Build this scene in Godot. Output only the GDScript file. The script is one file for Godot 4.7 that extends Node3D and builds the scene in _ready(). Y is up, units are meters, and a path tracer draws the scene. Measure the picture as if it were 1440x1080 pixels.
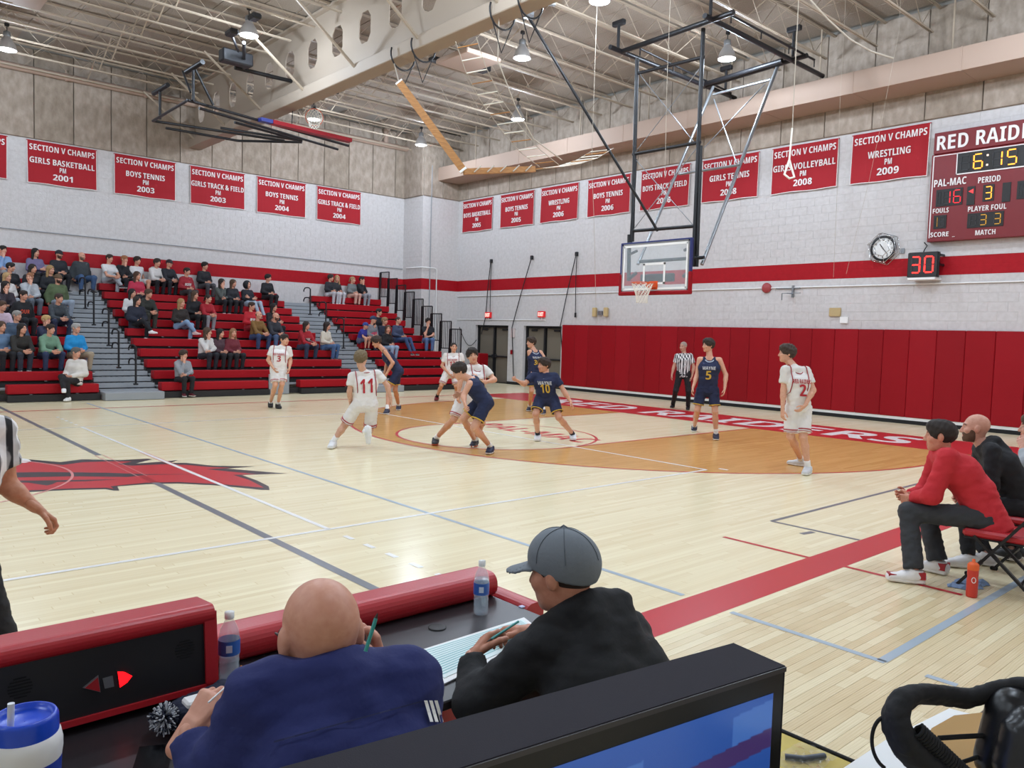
extends Node3D

# ---------------------------------------------------------------- camera model
const F_PX := 1111.337
const EYE := Vector3(-0.6004, 1.8579, 10.9757)
const YAW := 0.728247
const PITCH := -0.062618
const ROLL := 0.0291946
const XW := 19.0        # inner face of the baseline wall
const ZB := -15.8       # inner face of the wall behind the bleachers
const ROOF := 9.65
var cam_r := Vector3.ZERO
var cam_u := Vector3.ZERO
var cam_f := Vector3.ZERO

func ray_dir(px: float, py: float) -> Vector3:
	return cam_f + cam_r * ((px - 720.0) / F_PX) - cam_u * ((py - 540.0) / F_PX)
func on_y(px: float, py: float, y: float) -> Vector3:
	var d := ray_dir(px, py)
	return EYE + d * ((y - EYE.y) / d.y)
func on_x(px: float, py: float, x: float) -> Vector3:
	var d := ray_dir(px, py)
	return EYE + d * ((x - EYE.x) / d.x)
func on_z(px: float, py: float, z: float) -> Vector3:
	var d := ray_dir(px, py)
	return EYE + d * ((z - EYE.z) / d.z)
func at_depth(px: float, py: float, depth: float) -> Vector3:
	return EYE + ray_dir(px, py) * depth
func to_px(p: Vector3) -> Vector2:
	var d := p - EYE
	var z := d.dot(cam_f)
	return Vector2(720.0 + F_PX * d.dot(cam_r) / z, 540.0 - F_PX * d.dot(cam_u) / z)

func _ready() -> void:
	var cy := cos(YAW); var sy := sin(YAW); var cp := cos(PITCH); var sp := sin(PITCH)
	cam_f = Vector3(sy * cp, sp, -cy * cp)
	var r0 := Vector3(cy, 0, sy)
	var u0 := r0.cross(cam_f)
	cam_r = r0 * cos(ROLL) + u0 * sin(ROLL)
	cam_u = u0 * cos(ROLL) - r0 * sin(ROLL)
	var cam := Camera3D.new()
	cam.name = "camera"
	cam.fov = rad_to_deg(2.0 * atan(540.0 / F_PX))
	cam.near = 0.05
	cam.far = 200.0
	cam.transform = Transform3D(Basis(cam_r, cam_u, -cam_f), EYE)
	add_child(cam)
	var env := Environment.new()
	env.background_mode = Environment.BG_COLOR
	env.background_color = Color(0.02, 0.02, 0.025)
	env.tonemap_mode = Environment.TONE_MAPPER_LINEAR
	env.tonemap_exposure = EXPOSURE
	env.sdfgi_enabled = true
	env.ssao_enabled = true
	env.ssil_enabled = true
	var we := WorldEnvironment.new()
	we.name = "environment"
	we.environment = env
	add_child(we)
	make_materials()
	build_lamps()
	build_shell()
	build_roof()
	build_court()
	build_bleachers()
	build_wall_things()
	build_hoops()
	build_gym_gear()
	build_people()
	build_table()

# ---------------------------------------------------------------- light levels
const EXPOSURE := 1.15
const LAMP_ENERGY := 10.8
const LAMP_COLOR := Color(0.865, 0.93, 1.0)

# ---------------------------------------------------------------- naming and tagging
var used := {}
func numbered(called: String) -> String:
	if not used.has(called):
		used[called] = 0
		return called
	used[called] += 1
	return "%s_%03d" % [called, used[called]]
func tag(o: Node, label: String, category: String, group := "") -> Node:
	o.set_meta("label", label)
	o.set_meta("category", category)
	if group != "":
		o.set_meta("group", group)
	return o
func thing(called: String, label: String, category: String, pos := Vector3.ZERO, group := "") -> Node3D:
	var o := Node3D.new()
	o.name = numbered(called)
	add_child(o)
	o.position = pos
	tag(o, label, category, group)
	return o
func structure(called: String) -> Node3D:
	var o := Node3D.new()
	o.name = called
	add_child(o)
	o.set_meta("kind", "structure")
	return o
func put(parent: Node, called: String, mesh: Mesh, m: Material, pos := Vector3.ZERO) -> MeshInstance3D:
	var o := MeshInstance3D.new()
	o.name = called
	o.mesh = mesh
	o.material_override = m
	o.position = pos
	parent.add_child(o, true)
	return o

# ---------------------------------------------------------------- mesh collector
class MB:
	var v := PackedVector3Array()
	var n := PackedVector3Array()
	var uv := PackedVector2Array()
	var ix := PackedInt32Array()
	func quad(a: Vector3, b: Vector3, c: Vector3, d: Vector3) -> void:
		# a b c d counter-clockwise seen from outside
		var nn := (b - a).cross(c - a)
		if nn.length_squared() < 1e-16:
			nn = (c - a).cross(d - a)
		nn = nn.normalized()
		var i := v.size()
		v.append_array(PackedVector3Array([a, b, c, d]))
		n.append_array(PackedVector3Array([nn, nn, nn, nn]))
		uv.append_array(PackedVector2Array([Vector2(0, 0), Vector2(1, 0), Vector2(1, 1), Vector2(0, 1)]))
		ix.append_array(PackedInt32Array([i, i + 2, i + 1, i, i + 3, i + 2]))
	func tri(a: Vector3, b: Vector3, c: Vector3) -> void:
		var nn := (b - a).cross(c - a).normalized()
		var i := v.size()
		v.append_array(PackedVector3Array([a, b, c]))
		n.append_array(PackedVector3Array([nn, nn, nn]))
		uv.append_array(PackedVector2Array([Vector2(0, 0), Vector2(1, 0), Vector2(1, 1)]))
		ix.append_array(PackedInt32Array([i, i + 2, i + 1]))
	func obox(c: Vector3, ax: Vector3, ay: Vector3, az: Vector3) -> void:
		# half axes, right handed
		var p := func(i: float, j: float, k: float) -> Vector3: return c + ax * i + ay * j + az * k
		quad(p.call(-1, -1, 1), p.call(1, -1, 1), p.call(1, 1, 1), p.call(-1, 1, 1))
		quad(p.call(1, -1, -1), p.call(-1, -1, -1), p.call(-1, 1, -1), p.call(1, 1, -1))
		quad(p.call(1, -1, 1), p.call(1, -1, -1), p.call(1, 1, -1), p.call(1, 1, 1))
		quad(p.call(-1, -1, -1), p.call(-1, -1, 1), p.call(-1, 1, 1), p.call(-1, 1, -1))
		quad(p.call(-1, 1, 1), p.call(1, 1, 1), p.call(1, 1, -1), p.call(-1, 1, -1))
		quad(p.call(-1, -1, -1), p.call(1, -1, -1), p.call(1, -1, 1), p.call(-1, -1, 1))
	func box(c: Vector3, s: Vector3) -> void:
		obox(c, Vector3(s.x * 0.5, 0, 0), Vector3(0, s.y * 0.5, 0), Vector3(0, 0, s.z * 0.5))
	func bar(a: Vector3, b: Vector3, w: float, h: float, up := Vector3.UP) -> void:
		var d := (b - a)
		var L := d.length()
		if L < 1e-6:
			return
		d /= L
		if absf(d.dot(up)) > 0.98:
			up = Vector3.RIGHT if absf(d.x) < 0.9 else Vector3.BACK
		var s := d.cross(up).normalized()
		var u := s.cross(d).normalized()
		obox((a + b) * 0.5, s * (w * 0.5), d * (L * 0.5), s.cross(d).normalized() * (h * 0.5))
		u = u
	func cbox(c: Vector3, s: Vector3, e: float) -> void:
		# box with chamfered edges
		var x := s.x * 0.5; var y := s.y * 0.5; var z := s.z * 0.5
		var P := func(i: float, j: float, k: float, ax: int) -> Vector3:
			return c + Vector3(i * (x if ax == 0 else x - e), j * (y if ax == 1 else y - e), k * (z if ax == 2 else z - e))
		for sg: float in [-1.0, 1.0]:
			var f := func(a: Vector3, b: Vector3, cc: Vector3, d: Vector3) -> void:
				if sg > 0: quad(a, b, cc, d)
				else: quad(d, cc, b, a)
			f.call(P.call(sg, -1, 1, 0), P.call(sg, -1, -1, 0), P.call(sg, 1, -1, 0), P.call(sg, 1, 1, 0))
			f.call(P.call(-1, sg, 1, 1), P.call(1, sg, 1, 1), P.call(1, sg, -1, 1), P.call(-1, sg, -1, 1))
			f.call(P.call(-1, -1, sg, 2), P.call(1, -1, sg, 2), P.call(1, 1, sg, 2), P.call(-1, 1, sg, 2))
		for a: float in [-1.0, 1.0]:
			for b: float in [-1.0, 1.0]:
				strip(P.call(a, b, -1, 0), P.call(a, b, -1, 1), P.call(a, b, 1, 1), P.call(a, b, 1, 0), c)
				strip(P.call(a, -1, b, 0), P.call(a, -1, b, 2), P.call(a, 1, b, 2), P.call(a, 1, b, 0), c)
				strip(P.call(-1, a, b, 1), P.call(-1, a, b, 2), P.call(1, a, b, 2), P.call(1, a, b, 1), c)
				for k: float in [-1.0, 1.0]:
					var A: Vector3 = P.call(a, b, k, 0); var B: Vector3 = P.call(a, b, k, 1); var C: Vector3 = P.call(a, b, k, 2)
					if (B - A).cross(C - A).dot(A - c) > 0: tri(A, B, C)
					else: tri(A, C, B)
	func strip(a: Vector3, b: Vector3, cc: Vector3, d: Vector3, c: Vector3) -> void:
		if (b - a).cross(cc - a).dot((a + cc) * 0.5 - c) > 0: quad(a, b, cc, d)
		else: quad(d, cc, b, a)
	func tube(pts: Array, r: float, seg := 8, r2 := -1.0, caps := true) -> void:
		# smooth tube along points
		var np := pts.size()
		if r2 < 0: r2 = r
		var up := Vector3.UP
		var d0: Vector3 = (pts[1] - pts[0]).normalized()
		if absf(d0.y) > 0.9: up = Vector3.RIGHT
		var s := d0.cross(up).normalized()
		var base := v.size()
		for i in np:
			var d: Vector3
			if i == 0: d = pts[1] - pts[0]
			elif i == np - 1: d = pts[i] - pts[i - 1]
			else: d = (pts[i + 1] - pts[i]).normalized() + (pts[i] - pts[i - 1]).normalized()
			d = d.normalized()
			s = (s - d * s.dot(d)).normalized()
			var t := d.cross(s)
			var rr := lerpf(r, r2, float(i) / (np - 1))
			for k in seg:
				var a := TAU * k / seg
				var o := s * cos(a) + t * sin(a)
				v.append(pts[i] + o * rr); n.append(o); uv.append(Vector2(float(k) / seg, float(i)))
		for i in np - 1:
			for k in seg:
				var a := base + i * seg + k
				var b := base + i * seg + (k + 1) % seg
				ix.append_array(PackedInt32Array([a, a + seg, b, b, a + seg, b + seg]))
		if caps:
			for e in 2:
				var i := 0 if e == 0 else np - 1
				var d: Vector3 = (pts[0] - pts[1]).normalized() if e == 0 else (pts[np - 1] - pts[np - 2]).normalized()
				var c := v.size()
				v.append(pts[i]); n.append(d); uv.append(Vector2.ZERO)
				for k in seg:
					v.append(v[base + i * seg + k]); n.append(d); uv.append(Vector2.ZERO)
				for k in seg:
					if e == 0: ix.append_array(PackedInt32Array([c, c + 1 + k, c + 1 + (k + 1) % seg]))
					else: ix.append_array(PackedInt32Array([c, c + 1 + (k + 1) % seg, c + 1 + k]))
	func lathe(prof: Array, seg: int, c := Vector3.ZERO, bs := Basis.IDENTITY) -> void:
		# prof: Vector2(radius, height) from bottom to top
		var base := v.size()
		var np := prof.size()
		for i in np:
			var t: Vector2
			if i == 0: t = prof[1] - prof[0]
			elif i == np - 1: t = prof[i] - prof[i - 1]
			else: t = prof[i + 1] - prof[i - 1]
			var nn := Vector2(t.y, -t.x).normalized()
			for k in seg + 1:
				var a := TAU * k / seg
				v.append(c + bs * Vector3(cos(a) * prof[i].x, prof[i].y, sin(a) * prof[i].x))
				n.append((bs * Vector3(cos(a) * nn.x, nn.y, sin(a) * nn.x)).normalized())
				uv.append(Vector2(float(k) / seg, float(i) / (np - 1)))
		for i in np - 1:
			for k in seg:
				var a := base + i * (seg + 1) + k
				var b := a + seg + 1
				ix.append_array(PackedInt32Array([a, a + 1, b, a + 1, b + 1, b]))
	func prism(poly: PackedVector2Array, o: Vector3, ax: Vector3, ay: Vector3, az: Vector3) -> void:
		# polygon in (ax, ay) from o, extruded along az (ax x ay points against az for the base face)
		var idx := Geometry2D.triangulate_polygon(poly)
		var flip := not Geometry2D.is_polygon_clockwise(poly)
		var nz := ax.cross(ay).normalized()
		if nz.dot(az) < 0: flip = not flip
		var zn := az.normalized()
		for e in 2:
			var base := v.size()
			for p in poly:
				v.append(o + ax * p.x + ay * p.y + az * float(e)); n.append(zn * (1.0 if e == 1 else -1.0)); uv.append(p)
			for t in range(0, idx.size(), 3):
				var a := v[base + idx[t]]; var b := v[base + idx[t + 1]]; var c := v[base + idx[t + 2]]
				var out := zn * (1.0 if e == 1 else -1.0)
				if (b - a).cross(c - a).dot(out) < 0: ix.append_array(PackedInt32Array([base + idx[t], base + idx[t + 1], base + idx[t + 2]]))
				else: ix.append_array(PackedInt32Array([base + idx[t], base + idx[t + 2], base + idx[t + 1]]))
		var m := poly.size()
		for i in m:
			var a := o + ax * poly[i].x + ay * poly[i].y
			var b := o + ax * poly[(i + 1) % m].x + ay * poly[(i + 1) % m].y
			if flip: quad(a, b, b + az, a + az)
			else: quad(b, a, a + az, b + az)
	func mesh() -> ArrayMesh:
		var arr := []
		arr.resize(Mesh.ARRAY_MAX)
		arr[Mesh.ARRAY_VERTEX] = v
		arr[Mesh.ARRAY_NORMAL] = n
		arr[Mesh.ARRAY_TEX_UV] = uv
		arr[Mesh.ARRAY_INDEX] = ix
		var m := ArrayMesh.new()
		m.add_surface_from_arrays(Mesh.PRIMITIVE_TRIANGLES, arr)
		return m

func rounded_rect(w: float, h: float, r: float, seg := 4) -> PackedVector2Array:
	var p := PackedVector2Array()
	for q in 4:
		var cx := (w * 0.5 - r) * (1.0 if q == 0 or q == 3 else -1.0)
		var cy := (h * 0.5 - r) * (1.0 if q < 2 else -1.0)
		for i in seg + 1:
			var a := PI * 0.5 * q + PI * 0.5 * i / seg
			p.append(Vector2(cx + cos(a) * r, cy + sin(a) * r))
	return p

# ---------------------------------------------------------------- lettering
var font_bold: SystemFont
var font_reg: SystemFont
var font_serif: SystemFont
func lettering(parent: Node, called: String, text: String, m: Material, origin: Vector3, right: Vector3, up: Vector3, height: float, width: float, depth := 0.004, align := 1, font: Font = null) -> MeshInstance3D:
	# letters with cap height 'height'; squeezed to 'width' when width > 0; origin is the middle of the base line (align 1) or its left end (0)
	var t := TextMesh.new()
	t.text = text
	t.font = font if font else font_bold
	t.font_size = 64
	t.pixel_size = 0.01
	t.depth = 1.0
	t.curve_step = 3.0
	t.horizontal_alignment = HORIZONTAL_ALIGNMENT_CENTER
	t.vertical_alignment = VERTICAL_ALIGNMENT_CENTER
	var arr := t.get_mesh_arrays()
	var pv: PackedVector3Array = arr[Mesh.ARRAY_VERTEX]
	var lo := Vector3(1e9, 1e9, 1e9); var hi := -lo
	for p in pv:
		lo = lo.min(p); hi = hi.max(p)
	var sx := height / (hi.y - lo.y)
	var sY := sx
	if width > 0: sx = width / (hi.x - lo.x)
	var ox := lo.x if align == 0 else (lo.x + hi.x) * 0.5
	var nz := right.cross(up).normalized()
	var o := MeshInstance3D.new()
	var am := ArrayMesh.new()
	var np := PackedVector3Array(); var nn := PackedVector3Array()
	var src_n: PackedVector3Array = arr[Mesh.ARRAY_NORMAL]
	for i in pv.size():
		var p := pv[i]
		np.append(right * ((p.x - ox) * sx) + up * ((p.y - lo.y) * sY) + nz * ((p.z + 0.5) * depth))
		nn.append((right * src_n[i].x + up * src_n[i].y + nz * src_n[i].z).normalized())
	arr[Mesh.ARRAY_VERTEX] = np
	arr[Mesh.ARRAY_NORMAL] = nn
	arr[Mesh.ARRAY_TANGENT] = null
	am.add_surface_from_arrays(Mesh.PRIMITIVE_TRIANGLES, arr)
	o.mesh = am
	o.name = called
	o.material_override = m
	o.position = origin
	parent.add_child(o, true)
	return o

# ---------------------------------------------------------------- materials
var M := {}
func std(col: Color, rough := 0.7, metal := 0.0) -> StandardMaterial3D:
	var m := StandardMaterial3D.new()
	m.albedo_color = col
	m.roughness = rough
	m.metallic = metal
	return m
var _cloth := {}
func cloth(hex: String, rough := 0.85) -> StandardMaterial3D:
	var key := hex + str(rough)
	if not _cloth.has(key):
		var m := std(Color(hex), rough)
		m.uv1_triplanar = true
		m.uv1_scale = Vector3(5, 5, 5)
		m.normal_enabled = true
		m.normal_texture = M.weave_n
		m.normal_scale = 0.35
		_cloth[key] = m
	return _cloth[key]
var _skin := {}
func skin_mat(hex: String) -> StandardMaterial3D:
	if not _skin.has(hex):
		var m := std(Color(hex), 0.48)
		m.albedo_texture = M.skin_t
		m.uv1_triplanar = true
		m.uv1_scale = Vector3(7, 7, 7)
		m.vertex_color_use_as_albedo = true
		m.subsurf_scatter_enabled = false
		_skin[hex] = m
	return _skin[hex]
func noise_img(size: int, freq: float, seed_: int, lo: Color, hi: Color, oct := 4, stretch := Vector2.ONE) -> Image:
	var nz := FastNoiseLite.new()
	nz.seed = seed_
	nz.noise_type = FastNoiseLite.TYPE_SIMPLEX_SMOOTH
	nz.frequency = freq
	nz.fractal_octaves = oct
	var im := Image.create(size, size, false, Image.FORMAT_RGB8)
	var src := nz.get_seamless_image(size, size, false, false, 0.15, true)
	for y in size:
		for x in size:
			var t := src.get_pixel(int(x * stretch.x) % size, int(y * stretch.y) % size).r
			im.set_pixel(x, y, lo.lerp(hi, t))
	return im
func noise_tex(size: int, freq: float, seed_: int, lo: Color, hi: Color, oct := 4, stretch := Vector2.ONE) -> ImageTexture:
	return ImageTexture.create_from_image(noise_img(size, freq, seed_, lo, hi, oct, stretch))
func noise_normal(size: int, freq: float, seed_: int, strength: float, oct := 4) -> ImageTexture:
	var im := noise_img(size, freq, seed_, Color.BLACK, Color.WHITE, oct)
	im.bump_map_to_normal_map(strength)
	return ImageTexture.create_from_image(im)

func wood_image(w: int, h: int, rows: int, seed_: int, base: Color, dark: Color, contrast: float) -> Image:
	# strip flooring laid along the image's x axis
	var im := Image.create(w, h, false, Image.FORMAT_RGB8)
	var rng := RandomNumberGenerator.new()
	rng.seed = seed_
	var gr := FastNoiseLite.new()
	gr.seed = seed_
	gr.frequency = 0.02
	gr.fractal_octaves = 3
	var rh := h / rows
	for r in rows:
		var x := 0
		var first := true
		while x < w:
			var L := int(rng.randf_range(0.10, 0.28) * w)
			if first: L = int(L * rng.randf())
			first = false
			var x1 := mini(x + maxi(L, 8), w)
			if w - x1 < 20: x1 = w
			var t := clampf(rng.randfn(0.42, 0.24), 0.0, 1.0) * contrast
			var off := rng.randf() * 1000.0
			for yy in rh:
				for xx in range(x, x1):
					var g := gr.get_noise_2d(xx * 0.22 + off, yy * 5.0 + off) * 0.28 * contrast
					var c := base.lerp(dark, clampf(t + g, 0, 1))
					im.set_pixel(xx, r * rh + yy, c)
				im.set_pixel(x, r * rh + yy, base.lerp(dark, minf(1.0, 0.75 + 0.2 * contrast)))
			for xx in range(x, x1):
				im.set_pixel(xx, r * rh, im.get_pixel(xx, r * rh).lerp(dark, 0.42))
			x = x1
	return im

func make_materials() -> void:
	font_bold = SystemFont.new(); font_bold.font_names = PackedStringArray(["Droid Sans"]); font_bold.font_weight = 700
	font_reg = SystemFont.new(); font_reg.font_names = PackedStringArray(["Droid Sans"])
	font_serif = SystemFont.new(); font_serif.font_names = PackedStringArray(["Droid Serif"]); font_serif.font_weight = 700
	M.skin_t = noise_tex(256, 0.02, 31, Color(0.93, 0.86, 0.84), Color.WHITE, 5)
	M.weave_n = noise_normal(256, 0.05, 3, 2.0, 3)
	M.rough_n = noise_normal(256, 0.06, 8, 3.0, 4)
	# floor finishes
	var fl := std(Color.WHITE, 0.2)
	fl.albedo_texture = ImageTexture.create_from_image(wood_image(1280, 960, 48, 11, Color("f0e4c1"), Color("d8c298"), 0.5))
	fl.metallic_specular = 0.3
	M.maple = fl
	var st := std(Color.WHITE, 0.2)
	st.albedo_texture = ImageTexture.create_from_image(wood_image(768, 576, 48, 23, Color("d6a564"), Color("ba884a"), 0.6))
	st.metallic_specular = 0.3
	M.stained = st
	for i in 5:
		var pm := std(Color("f1e5c2").lerp(Color("d8c197"), [0.05, 0.22, 0.4, 0.6, 0.3][i]), 0.26)
		pm.albedo_texture = noise_tex(128, 0.02, 40 + i, Color(0.9, 0.87, 0.83), Color.WHITE, 4, Vector2(1, 8))
		M["plank%d" % i] = pm
	M.paint_red = std(Color("bd1f29"), 0.3)
	M.paint_white = std(Color("eceae6"), 0.28)
	M.paint_grey = std(Color("6f7278"), 0.28)
	M.paint_blue = std(Color("a5b4bf"), 0.28)
	M.paint_black = std(Color("2a2a30"), 0.28)
	# walls
	var blk := std(Color("cdc9c8"), 0.55)
	blk.uv1_triplanar = true; blk.uv1_world_triplanar = true
	blk.uv1_scale = Vector3(0.9, 0.9, 0.9)
	blk.albedo_texture = noise_tex(256, 0.03, 5, Color(0.94, 0.935, 0.93), Color.WHITE)
	blk.metallic_specular = 0.3
	blk.normal_enabled = true; blk.normal_texture = M.rough_n; blk.normal_scale = 0.14
	M.block = blk
	var blr: StandardMaterial3D = blk.duplicate()
	blr.albedo_color = Color("a5131f")
	M.block_red = blr
	var con := std(Color("afa092"), 0.85)
	con.uv1_triplanar = true; con.uv1_world_triplanar = true
	con.uv1_scale = Vector3(0.35, 0.35, 0.35)
	con.albedo_texture = noise_tex(512, 0.012, 6, Color(0.8, 0.79, 0.77), Color.WHITE, 6, Vector2(2, 1))
	con.normal_enabled = true; con.normal_texture = M.rough_n; con.normal_scale = 0.5
	M.concrete = con
	var con2: StandardMaterial3D = con.duplicate()
	con2.albedo_color = Color("a59687")
	M.concrete2 = con2
	M.backing = std(Color("8d8880"), 0.9)
	M.mortar = std(Color("c7c3c2"), 0.8)
	var dk := std(Color("a09386"), 0.95)
	dk.uv1_triplanar = true; dk.uv1_world_triplanar = true
	dk.uv1_scale = Vector3(1.3, 1.3, 1.3)
	dk.albedo_texture = noise_tex(256, 0.09, 9, Color(0.82, 0.81, 0.79), Color.WHITE, 5)
	dk.normal_enabled = true; dk.normal_texture = M.rough_n; dk.normal_scale = 0.8
	M.deck = dk
	M.steel_cream = std(Color("a69683"), 0.6)
	M.girder = std(Color("a29383"), 0.6)
	M.duct = std(Color("a89080"), 0.65)
	M.black_steel = std(Color("1b1b1e"), 0.45, 0.2)
	M.grey_steel = std(Color("8d9093"), 0.35, 0.7)
	M.chrome = std(Color("c9cbcd"), 0.18, 1.0)
	M.dark = std(Color("151517"), 0.6)
	M.rubber = std(Color("101012"), 0.8)
	M.banner = cloth("9e0d1c", 0.8)
	M.banner_text = std(Color("e6dfdd"), 0.8)
	M.pad_red = std(Color("8e0d18"), 0.45)
	M.pad_red.metallic_specular = 0.3
	M.bl_red = std(Color("a1121d"), 0.45)
	M.bl_red.metallic_specular = 0.3
	M.bl_grey = std(Color("92969a"), 0.55)
	M.bl_edge = std(Color("55585c"), 0.5)
	M.bl_dark = std(Color("1d1b1c"), 0.7)
	M.wood_beam = std(Color("b98346"), 0.5)
	M.wood_beam.albedo_texture = noise_tex(128, 0.02, 50, Color(0.75, 0.7, 0.65), Color.WHITE, 4, Vector2(1, 6))
	M.wood_beam.uv1_triplanar = true; M.wood_beam.uv1_scale = Vector3(2, 2, 2)
	M.rope = std(Color("b3a797"), 0.9)
	M.orange = std(Color("d4521f"), 0.4)
	M.net = std(Color("e9e4d8"), 0.85)
	M.vinyl_red = std(Color("b02029"), 0.38)
	M.vinyl_red.uv1_triplanar = true; M.vinyl_red.uv1_scale = Vector3(6, 6, 6)
	M.vinyl_red.normal_enabled = true; M.vinyl_red.normal_texture = M.weave_n; M.vinyl_red.normal_scale = 0.15
	var gl := std(Color(0.85, 0.92, 0.95, 0.12), 0.03)
	gl.transparency = BaseMaterial3D.TRANSPARENCY_ALPHA
	M.glass = gl
	M.white_plastic = std(Color("e8e8e6"), 0.45)
	M.black_plastic = std(Color("1c1b1d"), 0.5)

# ---------------------------------------------------------------- high-bay lamps (they light the hall)
func build_lamps() -> void:
	var spots: Array = []
	for q: Array in [[10, 70, "hanging near the left end of the long joist bay"], [350, 50, "hanging beside the folded-up backboard"], [734, 82, "hanging above the wooden beam, left of the black backboard frame"], [1022, 83, "hanging inside the black backboard frame"], [728, 168, "hanging above the rope ladder"], [592, 204, "hanging beside the end of the white pipe"], [441, 168, "hanging behind the net of the folded-up backboard"], [843, 2, "hanging over the key, nearer than the backboard frame"]]:
		var p := on_y(q[0], q[1], 8.45)
		spots.append([p, "silver bell-shaped high-bay lamp " + q[2]])
	for q: Array in [[11.3, 4.6], [15.3, 6.0], [6.9, 1.0], [6.9, 7.6], [4.0, -1.8], [2.2, 2.4], [2.2, 9.4], [-3.0, -11.5], [-3.0, -3.5], [-3.0, 4.5], [-8.5, -8.0], [-8.5, 0.5], [-8.5, 8.5], [-14.5, -8.0], [-14.5, 0.5], [-14.5, 8.5], [15.3, 11.2], [10.5, 11.0]]:
		spots.append([Vector3(q[0], 8.45, q[1]), "silver bell-shaped high-bay lamp over the part of the hall behind the table"])
	var hook := MB.new()
	hook.tube([Vector3(0, 0.44, 0), Vector3(0, 0.58, 0)], 0.012, 6)
	hook.cbox(Vector3(0, 0.60, 0), Vector3(0.1, 0.08, 0.07), 0.012)
	var stem := MB.new()
	stem.tube([Vector3(0, 0.63, 0), Vector3(0, ROOF - 8.45, 0)], 0.006, 5)
	var mst := stem.mesh()
	var ballast := MB.new()
	ballast.lathe([Vector2(0.001, 0.30), Vector2(0.075, 0.30), Vector2(0.085, 0.33), Vector2(0.085, 0.41), Vector2(0.06, 0.44), Vector2(0.001, 0.445)], 20)
	var bell := MB.new()
	bell.lathe([Vector2(0.205, 0.0), Vector2(0.213, 0.01), Vector2(0.20, 0.06), Vector2(0.17, 0.15), Vector2(0.13, 0.22), Vector2(0.09, 0.28), Vector2(0.08, 0.31)], 28)
	bell.lathe([Vector2(0.078, 0.305), Vector2(0.088, 0.275), Vector2(0.125, 0.215), Vector2(0.165, 0.145), Vector2(0.195, 0.058), Vector2(0.205, 0.0)], 28)
	var lens := MB.new()
	lens.lathe([Vector2(0.001, -0.035), Vector2(0.08, -0.03), Vector2(0.15, -0.016), Vector2(0.2, 0.004), Vector2(0.15, 0.012), Vector2(0.001, 0.012)], 28)
	var mh := hook.mesh(); var mb := ballast.mesh(); var ml := lens.mesh(); var me := bell.mesh()
	M.lamp_glow = std(Color.WHITE, 0.5)
	M.lamp_glow.emission_enabled = true
	M.lamp_glow.emission = Color(1.0, 0.99, 0.97)
	M.lamp_glow.emission_energy_multiplier = 4.0
	M.lamp_bell = std(Color("c4c4c6"), 0.3, 0.6)
	for i in spots.size():
		var t := thing("high_bay_lamp", spots[i][1], "lamp", spots[i][0], "high-bay lamps under the roof")
		put(t, "hook", mh, M.dark)
		put(t, "stem", mst, M.steel_cream)
		put(t, "ballast", mb, M.grey_steel)
		put(t, "reflector", me, M.lamp_bell)
		put(t, "lens", ml, M.lamp_glow)
		var L := OmniLight3D.new()
		L.name = "light"
		L.position = Vector3(0, -0.08, 0)
		L.light_energy = LAMP_ENERGY
		L.light_color = LAMP_COLOR
		L.light_size = 0.18
		L.omni_range = 60.0
		L.omni_attenuation = 2.0
		L.shadow_enabled = true
		t.add_child(L)

# ---------------------------------------------------------------- walls, floor
func block_mesh(sz: Vector3) -> ArrayMesh:
	var b := MB.new()
	b.cbox(Vector3.ZERO, sz, 0.004)
	return b.mesh()

const COURSE := 0.2115
const Y0 := 0.13
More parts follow.
